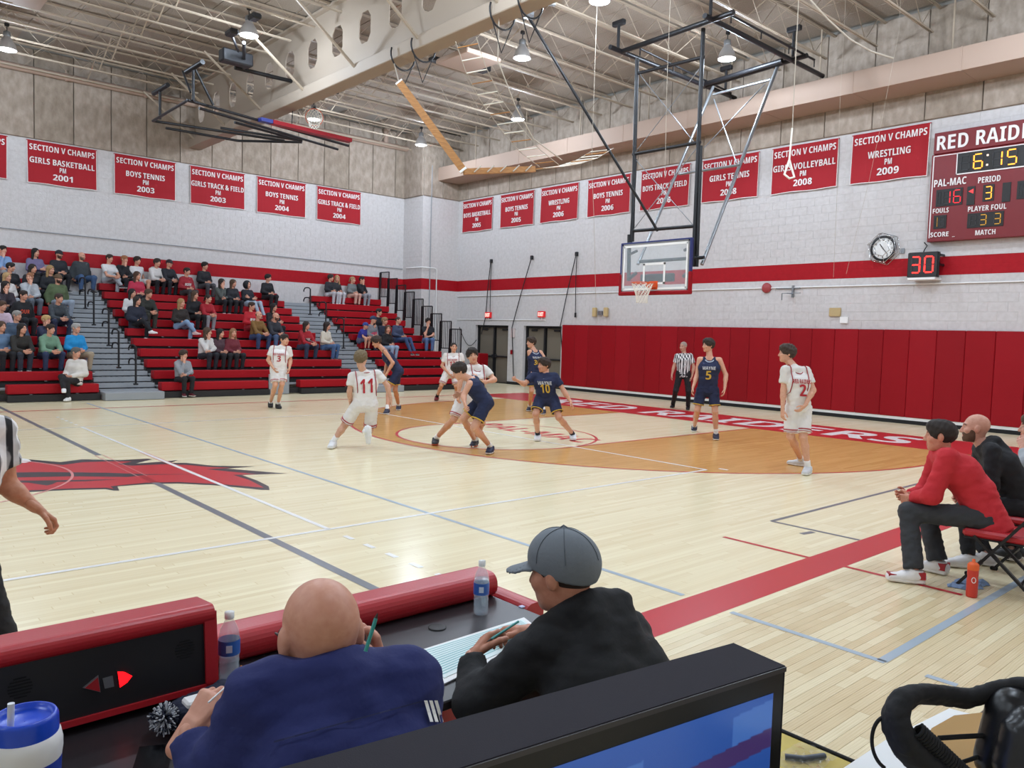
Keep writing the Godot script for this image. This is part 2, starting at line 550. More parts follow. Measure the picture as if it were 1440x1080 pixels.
# a wall of painted blocks: o = lower start, along = direction, out = outward normal
func block_wall(parent: Node3D, o: Vector3, along: Vector3, out: Vector3, length: float, y_from: float, y_to: float, holes: Array, own_from := 1e9, own_to := -1e9, own_y := 0.0) -> void:
	var white := MB.new(); var red := MB.new()
	var own_mesh := block_mesh(Vector3(absf(along.x) * 0.394 + absf(out.x) * 0.03, COURSE - 0.006, absf(along.z) * 0.394 + absf(out.z) * 0.03))
	var c0 := int(floor((y_from - Y0) / COURSE)); var c1 := int(ceil((y_to - Y0) / COURSE))
	for c in range(c0, c1):
		var ya := maxf(Y0 + c * COURSE, y_from); var yb := minf(Y0 + (c + 1) * COURSE, y_to)
		if yb - ya < 0.02: continue
		var is_red := c == 16 or c == 17
		var s := -0.2 if c % 2 != 0 else 0.0
		while s < length:
			var sa := maxf(s, 0.0); var sb := minf(s + 0.4, length)
			s += 0.4
			if sb - sa < 0.03: continue
			var pieces: Array = [[sa, sb]]
			for hl: Array in holes:   # [from, to, top]
				if ya < hl[2] - 0.02:
					var nx: Array = []
					for pc: Array in pieces:
						if pc[1] <= hl[0] or pc[0] >= hl[1]: nx.append(pc)
						else:
							if pc[0] < hl[0] - 0.02: nx.append([pc[0], hl[0]])
							if pc[1] > hl[1] + 0.02: nx.append([hl[1], pc[1]])
					pieces = nx
			for pc: Array in pieces:
				var L: float = pc[1] - pc[0]
				var ctr: Vector3 = o + along * ((pc[0] + pc[1]) * 0.5) + Vector3(0, (ya + yb) * 0.5 - o.y, 0) - out * 0.012
				if pc[0] > own_from and pc[1] < own_to and L > 0.39 and yb - ya > COURSE - 0.01 and ya > own_y:
					put(parent, "block", own_mesh, M.block_red if is_red else M.block, ctr)
					continue
				var mb := red if is_red else white
				# five faces, joints 6 mm
				var hx := along * (L * 0.5 - 0.0025); var hy := Vector3(0, (yb - ya) * 0.5 - 0.0025, 0); var hz := out * 0.015
				var P := func(i: float, j: float, k: float) -> Vector3: return ctr + hx * i + hy * j + hz * k
				mb.quad(P.call(-1, -1, 1), P.call(1, -1, 1), P.call(1, 1, 1), P.call(-1, 1, 1))
				mb.quad(P.call(-1, 1, 1), P.call(1, 1, 1), P.call(1, 1, -1), P.call(-1, 1, -1))
				mb.quad(P.call(-1, -1, -1), P.call(1, -1, -1), P.call(1, -1, 1), P.call(-1, -1, 1))
				mb.quad(P.call(1, -1, 1), P.call(1, -1, -1), P.call(1, 1, -1), P.call(1, 1, 1))
				mb.quad(P.call(-1, -1, -1), P.call(-1, -1, 1), P.call(-1, 1, 1), P.call(-1, 1, -1))
	var sy0 := Y0 + 16 * COURSE; var sy1 := Y0 + 18 * COURSE
	var pm := o + Vector3(0, 0.0, 0) - out * 0.003
	slab(parent, "stripe_joints", Vector3(pm.x, sy0, pm.z), Vector3(pm.x, sy1, pm.z) + along * length + out * 0.004, M.block_red)
	if white.v.size() > 0:
		put(parent, "painted_blocks", white.mesh(), M.block).set_meta("kind", "stuff")
	if red.v.size() > 0:
		put(parent, "red_stripe_blocks", red.mesh(), M.block_red).set_meta("kind", "stuff")
func slab(parent: Node3D, called: String, lo: Vector3, hi: Vector3, m: Material) -> MeshInstance3D:
	var b := MB.new()
	b.box((lo + hi) * 0.5, (hi - lo).abs())
	return put(parent, called, b.mesh(), m)
func concrete_panels(parent: Node3D, o: Vector3, along: Vector3, out: Vector3, length: float, pitch: float, y_to: float) -> void:
	var s := 0.0
	var i := 0
	while s < length - 0.05:
		var e := minf(s + pitch, length)
		var b := MB.new()
		var c := o + along * ((s + e) * 0.5) + Vector3(0, (y_to - o.y) * 0.5, 0) + out * 0.02
		var sz := along.abs() * (e - s - 0.02) + Vector3(0, y_to - o.y, 0) + out.abs() * 0.08
		b.cbox(c, sz, 0.012)
		put(parent, "concrete_panel", b.mesh(), M.concrete if (i * 7) % 3 != 1 else M.concrete2)
		s = e
		i += 1

const WHITE_TOP := 7.12
const DOORS := [[-13.25, -11.3], [-10.45, -8.5]]
func build_shell() -> void:
	# baseline wall (x = XW)
	var wr := structure("wall_right")
	var zt := 12.98
	var seg := [[-15.8, DOORS[0][0]], [DOORS[0][1], DOORS[1][0]], [DOORS[1][1], zt]]
	for a: Array in seg:
		slab(wr, "wall_core", Vector3(XW + 0.002, 0, a[0]), Vector3(XW + 0.30, 2.19, a[1]), M.mortar)
	slab(wr, "wall_core", Vector3(XW + 0.002, 2.19, -15.8), Vector3(XW + 0.30, WHITE_TOP, zt), M.mortar)
	slab(wr, "wall_core", Vector3(XW + 0.02, WHITE_TOP, -15.8), Vector3(XW + 0.30, ROOF + 0.3, zt), M.backing)
	var holes: Array = []
	var z0 := 5.6
	# along -z, starting at z = z0 (beyond it the plain far end continues)
	for d: Array in DOORS: holes.append([z0 - d[1], z0 - d[0], 2.19])
	block_wall(wr, Vector3(XW, Y0, z0), Vector3(0, 0, -1), Vector3(-1, 0, 0), z0 + 14.5, 0.0, WHITE_TOP, holes, 0.0, 4.85, 2.3)
	block_wall(wr, Vector3(XW, Y0, zt), Vector3(0, 0, -1), Vector3(-1, 0, 0), zt - z0, 0.0, WHITE_TOP, [])
	concrete_panels(wr, Vector3(XW, WHITE_TOP, zt), Vector3(0, 0, -1), Vector3(-1, 0, 0), zt + 14.5, 1.22, ROOF)
	# pilaster in the corner
	var tr := structure("trim_1")
	slab(tr, "pilaster_core", Vector3(17.26, 0, -15.8), Vector3(XW, ROOF, -14.5), M.mortar)
	block_wall(tr, Vector3(17.25, Y0, -14.5), Vector3(1, 0, 0), Vector3(0, 0, 1), XW - 17.25, 0.0, WHITE_TOP, [])
	block_wall(tr, Vector3(17.25, Y0, -15.8), Vector3(0, 0, 1), Vector3(-1, 0, 0), 1.3, 0.0, WHITE_TOP, [])
	concrete_panels(tr, Vector3(17.25, WHITE_TOP, -14.5), Vector3(1, 0, 0), Vector3(0, 0, 1), XW - 17.25, 0.9, ROOF)
	concrete_panels(tr, Vector3(17.25, WHITE_TOP, -15.8), Vector3(0, 0, 1), Vector3(-1, 0, 0), 1.3, 1.3, ROOF)
	# wall behind the bleachers
	var wb := structure("wall_back")
	slab(wb, "wall_core", Vector3(-19.0, 0, ZB - 0.3), Vector3(19.3, WHITE_TOP, ZB - 0.002), M.mortar)
	slab(wb, "wall_core", Vector3(-19.0, WHITE_TOP, ZB - 0.3), Vector3(19.3, ROOF + 0.3, ZB - 0.02), M.backing)
	block_wall(wb, Vector3(-2.0, Y0, ZB), Vector3(1, 0, 0), Vector3(0, 0, 1), 19.25, 0.6, WHITE_TOP, [])
	concrete_panels(wb, Vector3(-2.8, WHITE_TOP, ZB), Vector3(1, 0, 0), Vector3(0, 0, 1), 20.05, 1.03, ROOF)
	# the two walls behind the camera
	var wl := structure("wall_left")
	slab(wl, "wall_core", Vector3(-19.3, 0, ZB), Vector3(-19.0, WHITE_TOP, 13.3), M.block)
	slab(wl, "concrete_band", Vector3(-19.3, WHITE_TOP, ZB), Vector3(-19.0, ROOF + 0.3, 13.3), M.concrete)
	var wf := structure("wall_front")
	slab(wf, "wall_core", Vector3(-19.0, 0, 12.98), Vector3(19.3, WHITE_TOP, 13.28), M.block)
	slab(wf, "concrete_band", Vector3(-19.0, WHITE_TOP, 12.98), Vector3(19.3, ROOF + 0.3, 13.28), M.concrete)
	build_floor()

const PX0 := 1.5
const PX1 := 6.3
const PZ0 := 8.07
const PZ1 := 10.75
func floor_sheet(lo: Vector2, hi: Vector2) -> ArrayMesh:
	# x,z rectangle with real thickness; strip pattern laid in metres
	var b := MB.new()
	b.box(Vector3((lo.x + hi.x) * 0.5, -0.05, (lo.y + hi.y) * 0.5), Vector3(hi.x - lo.x, 0.1, hi.y - lo.y))
	for i in b.v.size():
		b.uv[i] = Vector2(b.v[i].x / 7.2, b.v[i].z / 2.736)
	return b.mesh()
func build_floor() -> void:
	var fl := structure("floor")
	put(fl, "boards", floor_sheet(Vector2(-19, ZB), Vector2(19, PZ0)), M.maple)
	put(fl, "boards", floor_sheet(Vector2(-19, PZ1), Vector2(19, 12.98)), M.maple)
	put(fl, "boards", floor_sheet(Vector2(-19, PZ0), Vector2(PX0, PZ1)), M.maple)
	put(fl, "boards", floor_sheet(Vector2(PX1, PZ0), Vector2(19, PZ1)), M.maple)
	slab(fl, "subfloor", Vector3(PX0, -0.12, PZ0), Vector3(PX1, -0.022, PZ1), std(Color("5e4a32"), 0.9))
	var rng := RandomNumberGenerator.new()
	rng.seed = 77
	var lens := [0.45, 0.7, 0.9, 1.15, 1.4]
	var ms: Array = []
	for L: float in lens:
		var b := MB.new()
		b.cbox(Vector3(0, -0.011, 0), Vector3(L - 0.0012, 0.022, 0.0558), 0.0008)
		for i in b.v.size(): b.uv[i] = Vector2(b.v[i].x * 0.8, b.v[i].z * 8.0)
		ms.append(b.mesh())
	var rows := int(round((PZ1 - PZ0) / 0.057))
	for r in rows:
		var x := PX0
		var z := PZ0 + (r + 0.5) * (PZ1 - PZ0) / rows
		while x < PX1 - 0.01:
			var k := rng.randi() % 5
			if x == PX0: k = r % 5
			var L: float = lens[k]
			var left := PX1 - x
			if L > left - 0.3:
				var b := MB.new()
				b.cbox(Vector3(0, -0.011, 0), Vector3(left - 0.0012, 0.022, 0.0558), 0.0008)
				for i in b.v.size(): b.uv[i] = Vector2(b.v[i].x * 0.8, b.v[i].z * 8.0)
				put(fl, "plank", b.mesh(), M["plank%d" % (rng.randi() % 5)], Vector3(x + left * 0.5, 0, z))
				break
			put(fl, "plank", ms[k], M["plank%d" % (rng.randi() % 5)], Vector3(x + L * 0.5, 0, z))
			x += L

# ---------------------------------------------------------------- roof: deck, girders, joists, duct
func joist(x0: float, x1: float, z: float, label: String) -> void:
	var t := thing("roof_joist", label, "joist", Vector3(x0, 8.95, z), "steel bar joists under the roof")
	var L := x1 - x0
	var top := MB.new()
	for s: float in [-0.022, 0.022]:
		top.box(Vector3(L * 0.5, 0.65, s), Vector3(L, 0.04, 0.026))
	put(t, "top_chord", top.mesh(), M.steel_cream)
	var bot := MB.new()
	for s: float in [-0.022, 0.022]:
		bot.box(Vector3(L * 0.5, 0.0, s), Vector3(L - 0.9, 0.035, 0.026))
	put(t, "bottom_chord", bot.mesh(), M.steel_cream)
	var web := MB.new()
	var pts: Array = [Vector3(0.02, 0.63, 0)]
	var n := int(round((L - 0.9) / 0.62))
	for i in n + 1:
		pts.append(Vector3(0.45 + (L - 0.9) * i / n, 0.0 if i % 2 == 0 else 0.64, 0))
	pts.append(Vector3(L - 0.02, 0.63, 0))
	web.tube(pts, 0.01, 5)
	put(t, "web_rod", web.mesh(), M.steel_cream)

func build_roof() -> void:
	var ce := structure("ceiling")
	slab(ce, "roof_slab", Vector3(-19.3, ROOF + 0.09, ZB - 0.3), Vector3(19.3, ROOF + 0.35, 13.3), M.backing)
	# deck panels, 0.78 m wide along x, spanning two joist bays
	var zj0 := 2.2
	var pitch := 1.25
	var own := 0
	var rest := MB.new()
	var pm := MB.new()
	pm.cbox(Vector3(0, 0.045, 0), Vector3(0.765, 0.09, pitch * 2 - 0.012), 0.008)
	var pmesh := pm.mesh()
	var ix := -25
	while ix < 25:
		var x := 0.39 + ix * 0.78
		ix += 1
		if x < -19 or x > 19: continue
		for k in range(-8, 5):
			var z := zj0 + pitch * (2 * k + (1 if ix % 2 == 0 else 0)) + pitch
			if z - pitch < ZB - 0.3 or z + pitch > 13.4: continue
			var pr := to_px(Vector3(x, ROOF, z))
			var vis := (Vector3(x, ROOF, z) - EYE).dot(cam_f) > 1.0 and pr.x > -60 and pr.x < 1500 and pr.y > -60
			if vis and own < 300:
				put(ce, "deck_panel", pmesh, M.deck, Vector3(x, ROOF, z))
				own += 1
			else:
				rest.box(Vector3(x, ROOF + 0.045, z), Vector3(0.765, 0.09, pitch * 2 - 0.012))
	put(ce, "deck_panels_beyond", rest.mesh(), M.deck).set_meta("kind", "stuff")
	# girders across the hall
	for gx: float in [9.0, -1.6]:
		girder(gx)
	var jn := 0
	for k in range(-14, 9):
		var z := zj0 + k * pitch
		if z < ZB + 0.2 or z > 12.8: continue
		jn += 1
		joist(9.08, 18.98, z, "cream steel joist between girder and baseline wall, %s from the bleacher wall" % ordinal(jn))
		joist(-1.52, 8.92, z, "cream steel joist left of the deep girder, %s from the bleacher wall" % ordinal(jn))
	# bridging between the joists
	for bx: float in [2.4, 5.7, 12.3, 15.7]:
		var t := thing("joist_bridging", "row of thin cream crossed rods tying the joists, %s row from the baseline wall" % ordinal([15.7, 12.3, 5.7, 2.4].find(bx) + 1), "bracing", Vector3(bx, 8.95, 0), "bridging rods between the joists")
		for k in range(-14, 8):
			var za := zj0 + k * pitch; var zb := za + pitch
			if za < ZB + 0.2 or zb > 12.8: continue
			for e in 2:
				var b := MB.new()
				b.bar(Vector3(0.02 * e, 0.0 if e == 0 else 0.62, za), Vector3(0.02 * e, 0.62 if e == 0 else 0.0, zb), 0.03, 0.006)
				put(t, "rod", b.mesh(), M.steel_cream)
	# duct along the baseline wall
	var d := thing("air_duct", "long boxed cream air duct running along the baseline wall", "duct", Vector3(17.9, 7.76, 0))
	var z := -14.48
	while z < 12.9:
		var e := minf(z + 2.35, 12.96)
		var b := MB.new()
		b.cbox(Vector3(0.53, 0.25, (z + e) * 0.5), Vector3(1.06, 0.5, e - z - 0.012), 0.006)
		put(d, "duct_section", b.mesh(), M.duct)
		if z > -14.0:
			var s := MB.new()
			s.box(Vector3(0.53, 0.25, z), Vector3(1.075, 0.515, 0.03))
			put(d, "seam", s.mesh(), M.duct)
		z = e
	for zz: float in [-12.6, -9.8, -7.2, -4.4, -1.6, 0.95, 4.0, 7.0]:
		var b := MB.new()
		b.tube([Vector3(0.35, 0.5, zz), Vector3(0.35, 1.85, zz)], 0.022, 6)
		put(d, "hanger_rod", b.mesh(), M.steel_cream)
	# duct corner in the upper left
	var dl := thing("air_duct", "pale stepped duct end up in the roof above the left bleachers", "duct", Vector3(0, 0, 0))
	var pa := on_y(23, 5, 8.6); var pb := on_y(55, 15, 8.6)
	var b1 := MB.new()
	b1.cbox(Vector3(pa.x - 0.8, 8.85, pa.z + 4.0), Vector3(1.6, 0.5, 8.0), 0.01)
	put(dl, "duct_section", b1.mesh(), M.duct)
	var b2 := MB.new()
	b2.cbox(Vector3(pb.x - 0.25, 8.85, pb.z + 3.6), Vector3(0.52, 0.5, 7.2), 0.01)
	put(dl, "duct_section", b2.mesh(), M.duct)
	# pipe along the wall behind the bleachers
	var p := thing("pipe", "long white pipe running high along the concrete wall above the bleachers", "pipe", Vector3(0, 9.0, ZB + 0.22))
	var pp := MB.new()
	pp.tube([Vector3(-4, 0, 0), Vector3(17.2, 0.02, 0)], 0.1, 14)
	put(p, "main_run", pp.mesh(), M.duct)
	var p2 := MB.new()
	p2.tube([Vector3(16.2, 0, 0), Vector3(16.2, 0.62, 0)], 0.09, 12)
	put(p, "riser", p2.mesh(), M.duct)
	for xx: float in [5.2, 7.4, 9.6, 11.8, 14.0]:
		var c := MB.new()
		c.tube([Vector3(xx - 0.04, 0, 0), Vector3(xx + 0.04, 0, 0)], 0.115, 12)
		c.tube([Vector3(xx, 0.1, 0), Vector3(xx, 0.22, 0)], 0.015, 6)
		put(p, "clamp", c.mesh(), M.duct)

func ordinal(n: int) -> String:
	var names := ["first", "second", "third", "fourth", "fifth", "sixth", "seventh", "eighth", "ninth", "tenth"]
	return names[n - 1] if n <= 10 else str(n) + "th"
func girder(gx: float) -> void:
	var t := thing("roof_girder", "deep cream steel girder with hexagonal web openings crossing the hall" if gx > 0 else "deep cream steel girder with hexagonal web openings over the left half of the hall", "girder", Vector3(gx, 7.62, 0))
	var z0 := ZB + 0.02; var z1 := 12.9
	var b := MB.new()
	b.cbox(Vector3(0, 0.14, (z0 + z1) * 0.5), Vector3(0.42, 0.28, z1 - z0), 0.015)
	put(t, "bottom_flange", b.mesh(), M.girder)
	var tp := MB.new()
	tp.cbox(Vector3(0, 1.97, (z0 + z1) * 0.5), Vector3(0.30, 0.06, z1 - z0), 0.01)
	put(t, "top_flange", tp.mesh(), M.girder)
	# web with hexagonal holes: per cell, upper and lower halves
	var web := MB.new()
	var cell := 1.25
	var z := z0
	var ya := 0.28; var yb := 1.94
	var ym := (ya + yb) * 0.5
	while z < z1 - 0.01:
		var e := minf(z + cell, z1)
		var c := (z + e) * 0.5
		var hw := 0.25; var hh := 0.35
		for s: float in [-1.0, 1.0]:
			var ye := ya if s < 0 else yb
			var poly := PackedVector2Array([Vector2(z, ym), Vector2(z, ye), Vector2(e, ye), Vector2(e, ym), Vector2(c + hw, ym), Vector2(c + hw, ym + s * hh * 0.55), Vector2(c + hw * 0.5, ym + s * hh), Vector2(c - hw * 0.5, ym + s * hh), Vector2(c - hw, ym + s * hh * 0.55), Vector2(c - hw, ym)])
			web.prism(poly, Vector3(-0.012, 0, 0), Vector3(0, 0, 1), Vector3(0, 1, 0), Vector3(0.024, 0, 0))
		z = e
	put(t, "web_plate", web.mesh(), M.girder)
	# kicker braces from the flange up to the joists
	for s: float in [-1.0, 1.0]:
		for k in range(-7, 5):
			var zz := 2.2 + k * 2.5
			if zz < z0 + 0.3 or zz > z1 - 0.3: continue
			var br := MB.new()
			br.bar(Vector3(s * 0.2, 0.2, zz + 0.05), Vector3(s * 1.75, 1.36, zz + 0.05), 0.05, 0.05)
			put(t, "brace", br.mesh(), M.steel_cream)

# ---------------------------------------------------------------- court markings (paint on the boards)
const LV1 := 0.0006
const LV2 := 0.0012
const LV3 := 0.0018
const LV4 := 0.0024
func paint_poly(parent: Node3D, called: String, poly: PackedVector2Array, y: float, m: Material) -> MeshInstance3D:
	var idx := Geometry2D.triangulate_polygon(poly)
	var b := MB.new()
	for p in poly:
		b.v.append(Vector3(p.x, y, p.y)); b.n.append(Vector3.UP); b.uv.append(Vector2(p.x / 4.8, p.y / 2.736))
	for t in range(0, idx.size(), 3):
		var a := b.v[idx[t]]; var c := b.v[idx[t + 1]]; var d := b.v[idx[t + 2]]
		if (c - a).cross(d - a).y > 0: b.ix.append_array(PackedInt32Array([idx[t], idx[t + 2], idx[t + 1]]))
		else: b.ix.append_array(PackedInt32Array([idx[t], idx[t + 1], idx[t + 2]]))
	return put(parent, called, b.mesh(), m)
func paint_line(parent: Node3D, a: Vector2, c: Vector2, w: float, y: float, m: Material, called := "line") -> void:
	var d := (c - a).normalized()
	var s := Vector2(-d.y, d.x) * (w * 0.5)
	paint_poly(parent, called, PackedVector2Array([a - s, c - s, c + s, a + s]), y, m)
func paint_arc(parent: Node3D, c: Vector2, r: float, a0: float, a1: float, w: float, y: float, m: Material, called := "line", n := 48) -> void:
	var poly := PackedVector2Array()
	for i in n + 1:
		var a := lerpf(a0, a1, float(i) / n)
		poly.append(c + Vector2(cos(a), sin(a)) * (r + w * 0.5))
	for i in range(n, -1, -1):
		var a := lerpf(a0, a1, float(i) / n)
		poly.append(c + Vector2(cos(a), sin(a)) * (r - w * 0.5))
	paint_poly(parent, called, poly, y, m)
func gpx(a: Array) -> PackedVector2Array:
	var p := PackedVector2Array()
	for i in range(0, a.size(), 2):
		var q := on_y(a[i], a[i + 1], 0.0)
		p.append(Vector2(q.x, q.z))
	return p

const XB := 14.47       # baseline
const XH := 12.87       # hoop centre
const ZS := 7.67        # sideline
const XFT := 8.85       # free-throw line
const RARC := 6.15
func build_court() -> void:
	var mk := structure("trim_2")
	mk.set_meta("label", "painted court markings")
	# stained wood inside the three-point line
	var poly := PackedVector2Array()
	poly.append(Vector2(XB, -RARC))
	for i in 61:
		var a := PI * 1.5 - PI * i / 60.0
		poly.append(Vector2(XH, 0) + Vector2(cos(a), sin(a)) * RARC)
	poly.append(Vector2(XB, RARC))
	paint_poly(mk, "stained_area", poly, LV1, M.stained)
	# natural lane and key circle inside it
	var lane := PackedVector2Array([Vector2(XB, -1.83), Vector2(XFT, -1.83)])
	for i in range(1, 40):
		var a := -PI * 0.5 - PI * i / 40.0
		lane.append(Vector2(XFT, 0) + Vector2(cos(a), sin(a)) * 1.83)
	lane.append(Vector2(XFT, 1.83)); lane.append(Vector2(XB, 1.83))
	paint_poly(mk, "lane", lane, LV2, M.maple)
	paint_arc(mk, Vector2(XH, 0), RARC, PI * 0.5, PI * 1.5, 0.05, LV3, M.paint_red)
	for s: float in [-1.0, 1.0]:
		paint_line(mk, Vector2(XH, s * RARC), Vector2(XB, s * RARC), 0.05, LV3, M.paint_red)
		paint_line(mk, Vector2(XFT, s * 1.83), Vector2(XB, s * 1.83), 0.05, LV3, M.paint_red)
	paint_arc(mk, Vector2(XFT, 0), 1.83, 0, TAU, 0.05, LV3, M.paint_red)
	# sidelines and baseline strip
	paint_line(mk, Vector2(-14.4, -ZS), Vector2(XB, -ZS), 0.09, LV2, M.paint_red)
	paint_poly(mk, "sideline_band", PackedVector2Array([Vector2(2.0, ZS), Vector2(18.0, ZS), Vector2(18.0, ZS + 0.33), Vector2(2.0, ZS + 0.33)]), LV2, M.paint_red)
	paint_poly(mk, "baseline_band", PackedVector2Array([Vector2(XB, -ZS), Vector2(XB + 2.05, -ZS), Vector2(XB + 2.05, ZS), Vector2(XB, ZS)]), LV2, M.paint_red)
	# RED RAIDERS along the baseline, read from the court
	var word := "RED RAIDERS"
	lettering(mk, "baseline_lettering", word, M.paint_white, Vector3(XB + 0.38, LV3, -0.2), Vector3(0, 0, 1), Vector3(1, 0, 0), 1.25, 10.0, 0.0006)
	# school name inside the lane in red
	lettering(mk, "lane_lettering", "PAL-MAC", M.paint_red, Vector3(9.45, LV3, 0.05), Vector3(0, 0, 1), Vector3(1, 0, 0), 0.62, 2.95, 0.0006)
	# volleyball court
	paint_line(mk, Vector2(2.98, 4.46), Vector2(2.98, -4.46), 0.05, LV4, M.paint_white)
	paint_line(mk, Vector2(-9.0, 4.46), Vector2(9.0, 4.46), 0.05, LV4, M.paint_white)
	paint_line(mk, Vector2(-9.0, -4.46), Vector2(9.0, -4.46), 0.05, LV4, M.paint_white)
	paint_line(mk, Vector2(9.0, 4.46), Vector2(9.0, -4.46), 0.05, LV4, M.paint_white)
	for i in 5:
		paint_line(mk, Vector2(2.98, 4.75 + i * 0.35), Vector2(2.98, 4.9 + i * 0.35), 0.05, LV4, M.paint_white, "dash")
		paint_line(mk, Vector2(2.98, -4.75 - i * 0.35), Vector2(2.98, -4.9 - i * 0.35), 0.05, LV4, M.paint_white, "dash")
	paint_line(mk, Vector2(9.25, 4.5), Vector2(9.25, 4.65), 0.05, LV4, M.paint_white, "dash")
	# grey line, pale blue lines
	paint_line(mk, Vector2(2.41, -9.2), Vector2(2.41, -1.05), 0.08, LV3, M.paint_grey)
	paint_line(mk, Vector2(2.41, 0.85), Vector2(2.41, 7.4), 0.08, LV3, M.paint_grey)
	paint_line(mk, Vector2(4.15, -9.0), Vector2(4.12, 7.62), 0.05, LV3, M.paint_blue)
	var b0 := on_y(1240, 930, 0.0); var b1 := on_y(1395, 845, 0.0); var b2 := on_y(1028, 861, 0.0)
	paint_line(mk, Vector2(b2.x, b2.z), Vector2(b0.x, b0.z + 0.02), 0.05, LV3, M.paint_blue)
	paint_line(mk, Vector2(b0.x, b0.z), Vector2(b1.x + 1.5, b0.z), 0.06, LV3, M.paint_blue)
	var b3 := on_y(1302, 950, 0.0); var b4 := on_y(1346, 964, 0.0)
	paint_line(mk, Vector2(b3.x, b3.z), Vector2(b4.x, b4.z), 0.05, LV3, M.paint_blue, "dash")
	# small grey boxes and coaching line near the bench
	var g0 := gpx([1085, 733, 1290, 683, 1207, 760])
	paint_line(mk, g0[0], Vector2(g0[1].x + 0.6, g0[0].y), 0.05, LV3, M.paint_grey)
	paint_line(mk, g0[0], Vector2(g0[0].x, g0[2].y), 0.05, LV3, M.paint_grey)
	var g1 := gpx([1127, 751, 1144, 748])
	paint_line(mk, g1[0], g1[1], 0.06, LV3, M.paint_grey, "dash")
	paint_line(mk, Vector2(5.85, 6.82), Vector2(5.85, ZS), 0.05, LV3, M.paint_red)
	paint_line(mk, Vector2(5.85, ZS + 0.33), Vector2(5.85, 8.9), 0.05, LV3, M.paint_red)
	# emblem at centre court: red feather shape with dark outline and stripes
	var em := structure("trim_3")
	em.set_meta("label", "red feather emblem at centre court")
	var outl := gpx([0, 648, 40, 646, 85, 650, 115, 646, 170, 647, 207, 645, 214, 646, 190, 652, 232, 649, 250, 647, 240, 651, 262, 651, 300, 655, 360, 656, 318, 659, 404, 666, 340, 668, 362, 676, 378, 684, 379, 689, 368, 689, 310, 683, 250, 680, 205, 681, 165, 684, 168, 690, 160, 690, 148, 688, 100, 689, 60, 691, 0, 694])
	paint_poly(em, "outline", outl, LV2, M.paint_black)
	var inner := gpx([0, 652, 45, 650, 88, 654, 118, 650, 158, 649, 186, 649, 165, 653, 185, 655, 232, 653, 262, 654, 296, 657, 325, 658, 290, 660, 360, 667, 328, 668, 350, 675, 364, 682, 371, 686, 310, 681, 250, 678, 205, 679, 155, 684, 160, 688, 150, 686, 100, 687, 60, 689, 0, 691])
	paint_poly(em, "red_field", inner, LV3, M.paint_red)
	for q: Array in [[0, 665, 60, 664, 150, 665, 205, 667, 280, 667, 205, 668, 180, 671, 100, 670, 60, 671, 0, 672], [0, 676, 50, 676, 120, 675, 172, 674, 120, 677, 80, 678, 74, 681, 66, 683, 40, 679, 0, 678], [0, 644, 12, 643, 24, 646, 22, 654, 0, 656]]:
		paint_poly(em, "dark_stripe", gpx(q), LV4, M.paint_black)
	paint_poly(em, "white_patch", gpx([10, 646, 26, 644, 40, 646, 44, 649, 36, 651, 20, 651]), LV4 + 0.0003, M.paint_white)
	paint_arc(em, Vector2(0, 0), 1.8, -1.0, 1.3, 0.03, LV4 + 0.0004, std(Color("d98a86"), 0.3), "circle_line")
	for lx: float in [2.36, 2.46, 2.95, 3.01]:
		paint_line(em, Vector2(lx, -1.05), Vector2(lx, 0.9 if lx < 2.7 else 1.15), 0.012, LV4 + 0.0008, std(Color("d98a86"), 0.3), "thin_line")

# ---------------------------------------------------------------- bleachers
func zr(i: float) -> float: return -9.72 - 0.572 * (i - 1.0)
func yr(i: float) -> float: return 0.39 + 0.266 * (i - 1.0)
func bank(label: String, x0: float, x1: float, row1: Array) -> Node3D:
	var t := thing("bleacher_bank", label, "bleachers", Vector3((x0 + x1) * 0.5, 0, -9.7))
	var ox := (x0 + x1) * 0.5
	for i in range(1, 12):
		var spans: Array = [[x0, x1]]
		if i == 1: spans = row1
		for sp: Array in spans:
			var w: float = sp[1] - sp[0]
			var cx: float = (sp[0] + sp[1]) * 0.5 - ox
			var s := MB.new()
			s.cbox(Vector3(cx, yr(i) - 0.105, zr(i) + 9.7 - 0.14), Vector3(w - 0.02, 0.21, 0.28), 0.012)
			put(t, "seat_board", s.mesh(), M.bl_red)
			# bolts of the seat brackets show as small pale studs under the nose
			var k := MB.new()
			var n := maxi(2, int(w / 1.8))
			for j in n:
				k.box(Vector3(cx - w * 0.5 + w * (j + 0.5) / n, yr(i) - 0.222, zr(i) + 9.7 - 0.03), Vector3(0.05, 0.02, 0.03))
			put(t, "bracket", k.mesh(), M.grey_steel)
		if i < 11:
			var d := MB.new()
			d.box(Vector3((x0 + x1) * 0.5 - ox, yr(i) - 0.115, zr(i) + 9.7 - 0.43), Vector3(x1 - x0, 0.04, 0.31))
			put(t, "deck", d.mesh(), M.bl_grey)
		var r := MB.new()
		r.box(Vector3(0, yr(i) - 0.285, zr(i) + 9.7 - 0.11), Vector3(x1 - x0 - 0.04, 0.16, 0.03))
		put(t, "riser", r.mesh(), M.bl_dark)
	var f := MB.new()
	for sp: Array in row1:
		f.box(Vector3((sp[0] + sp[1]) * 0.5 - ox, 0.085, 0.0), Vector3(sp[1] - sp[0], 0.15, 0.14))
	put(t, "skirt", f.mesh(), M.bl_dark)
	# understructure posts
	for px: float in [x0 + 0.1, x1 - 0.1]:
		var u := MB.new()
		for i in range(2, 12):
			u.box(Vector3(px - ox, (yr(i) - 0.2) * 0.5, zr(i) + 9.7 - 0.2), Vector3(0.05, yr(i) - 0.2, 0.05))
		put(t, "frame", u.mesh(), M.bl_dark)
	return t

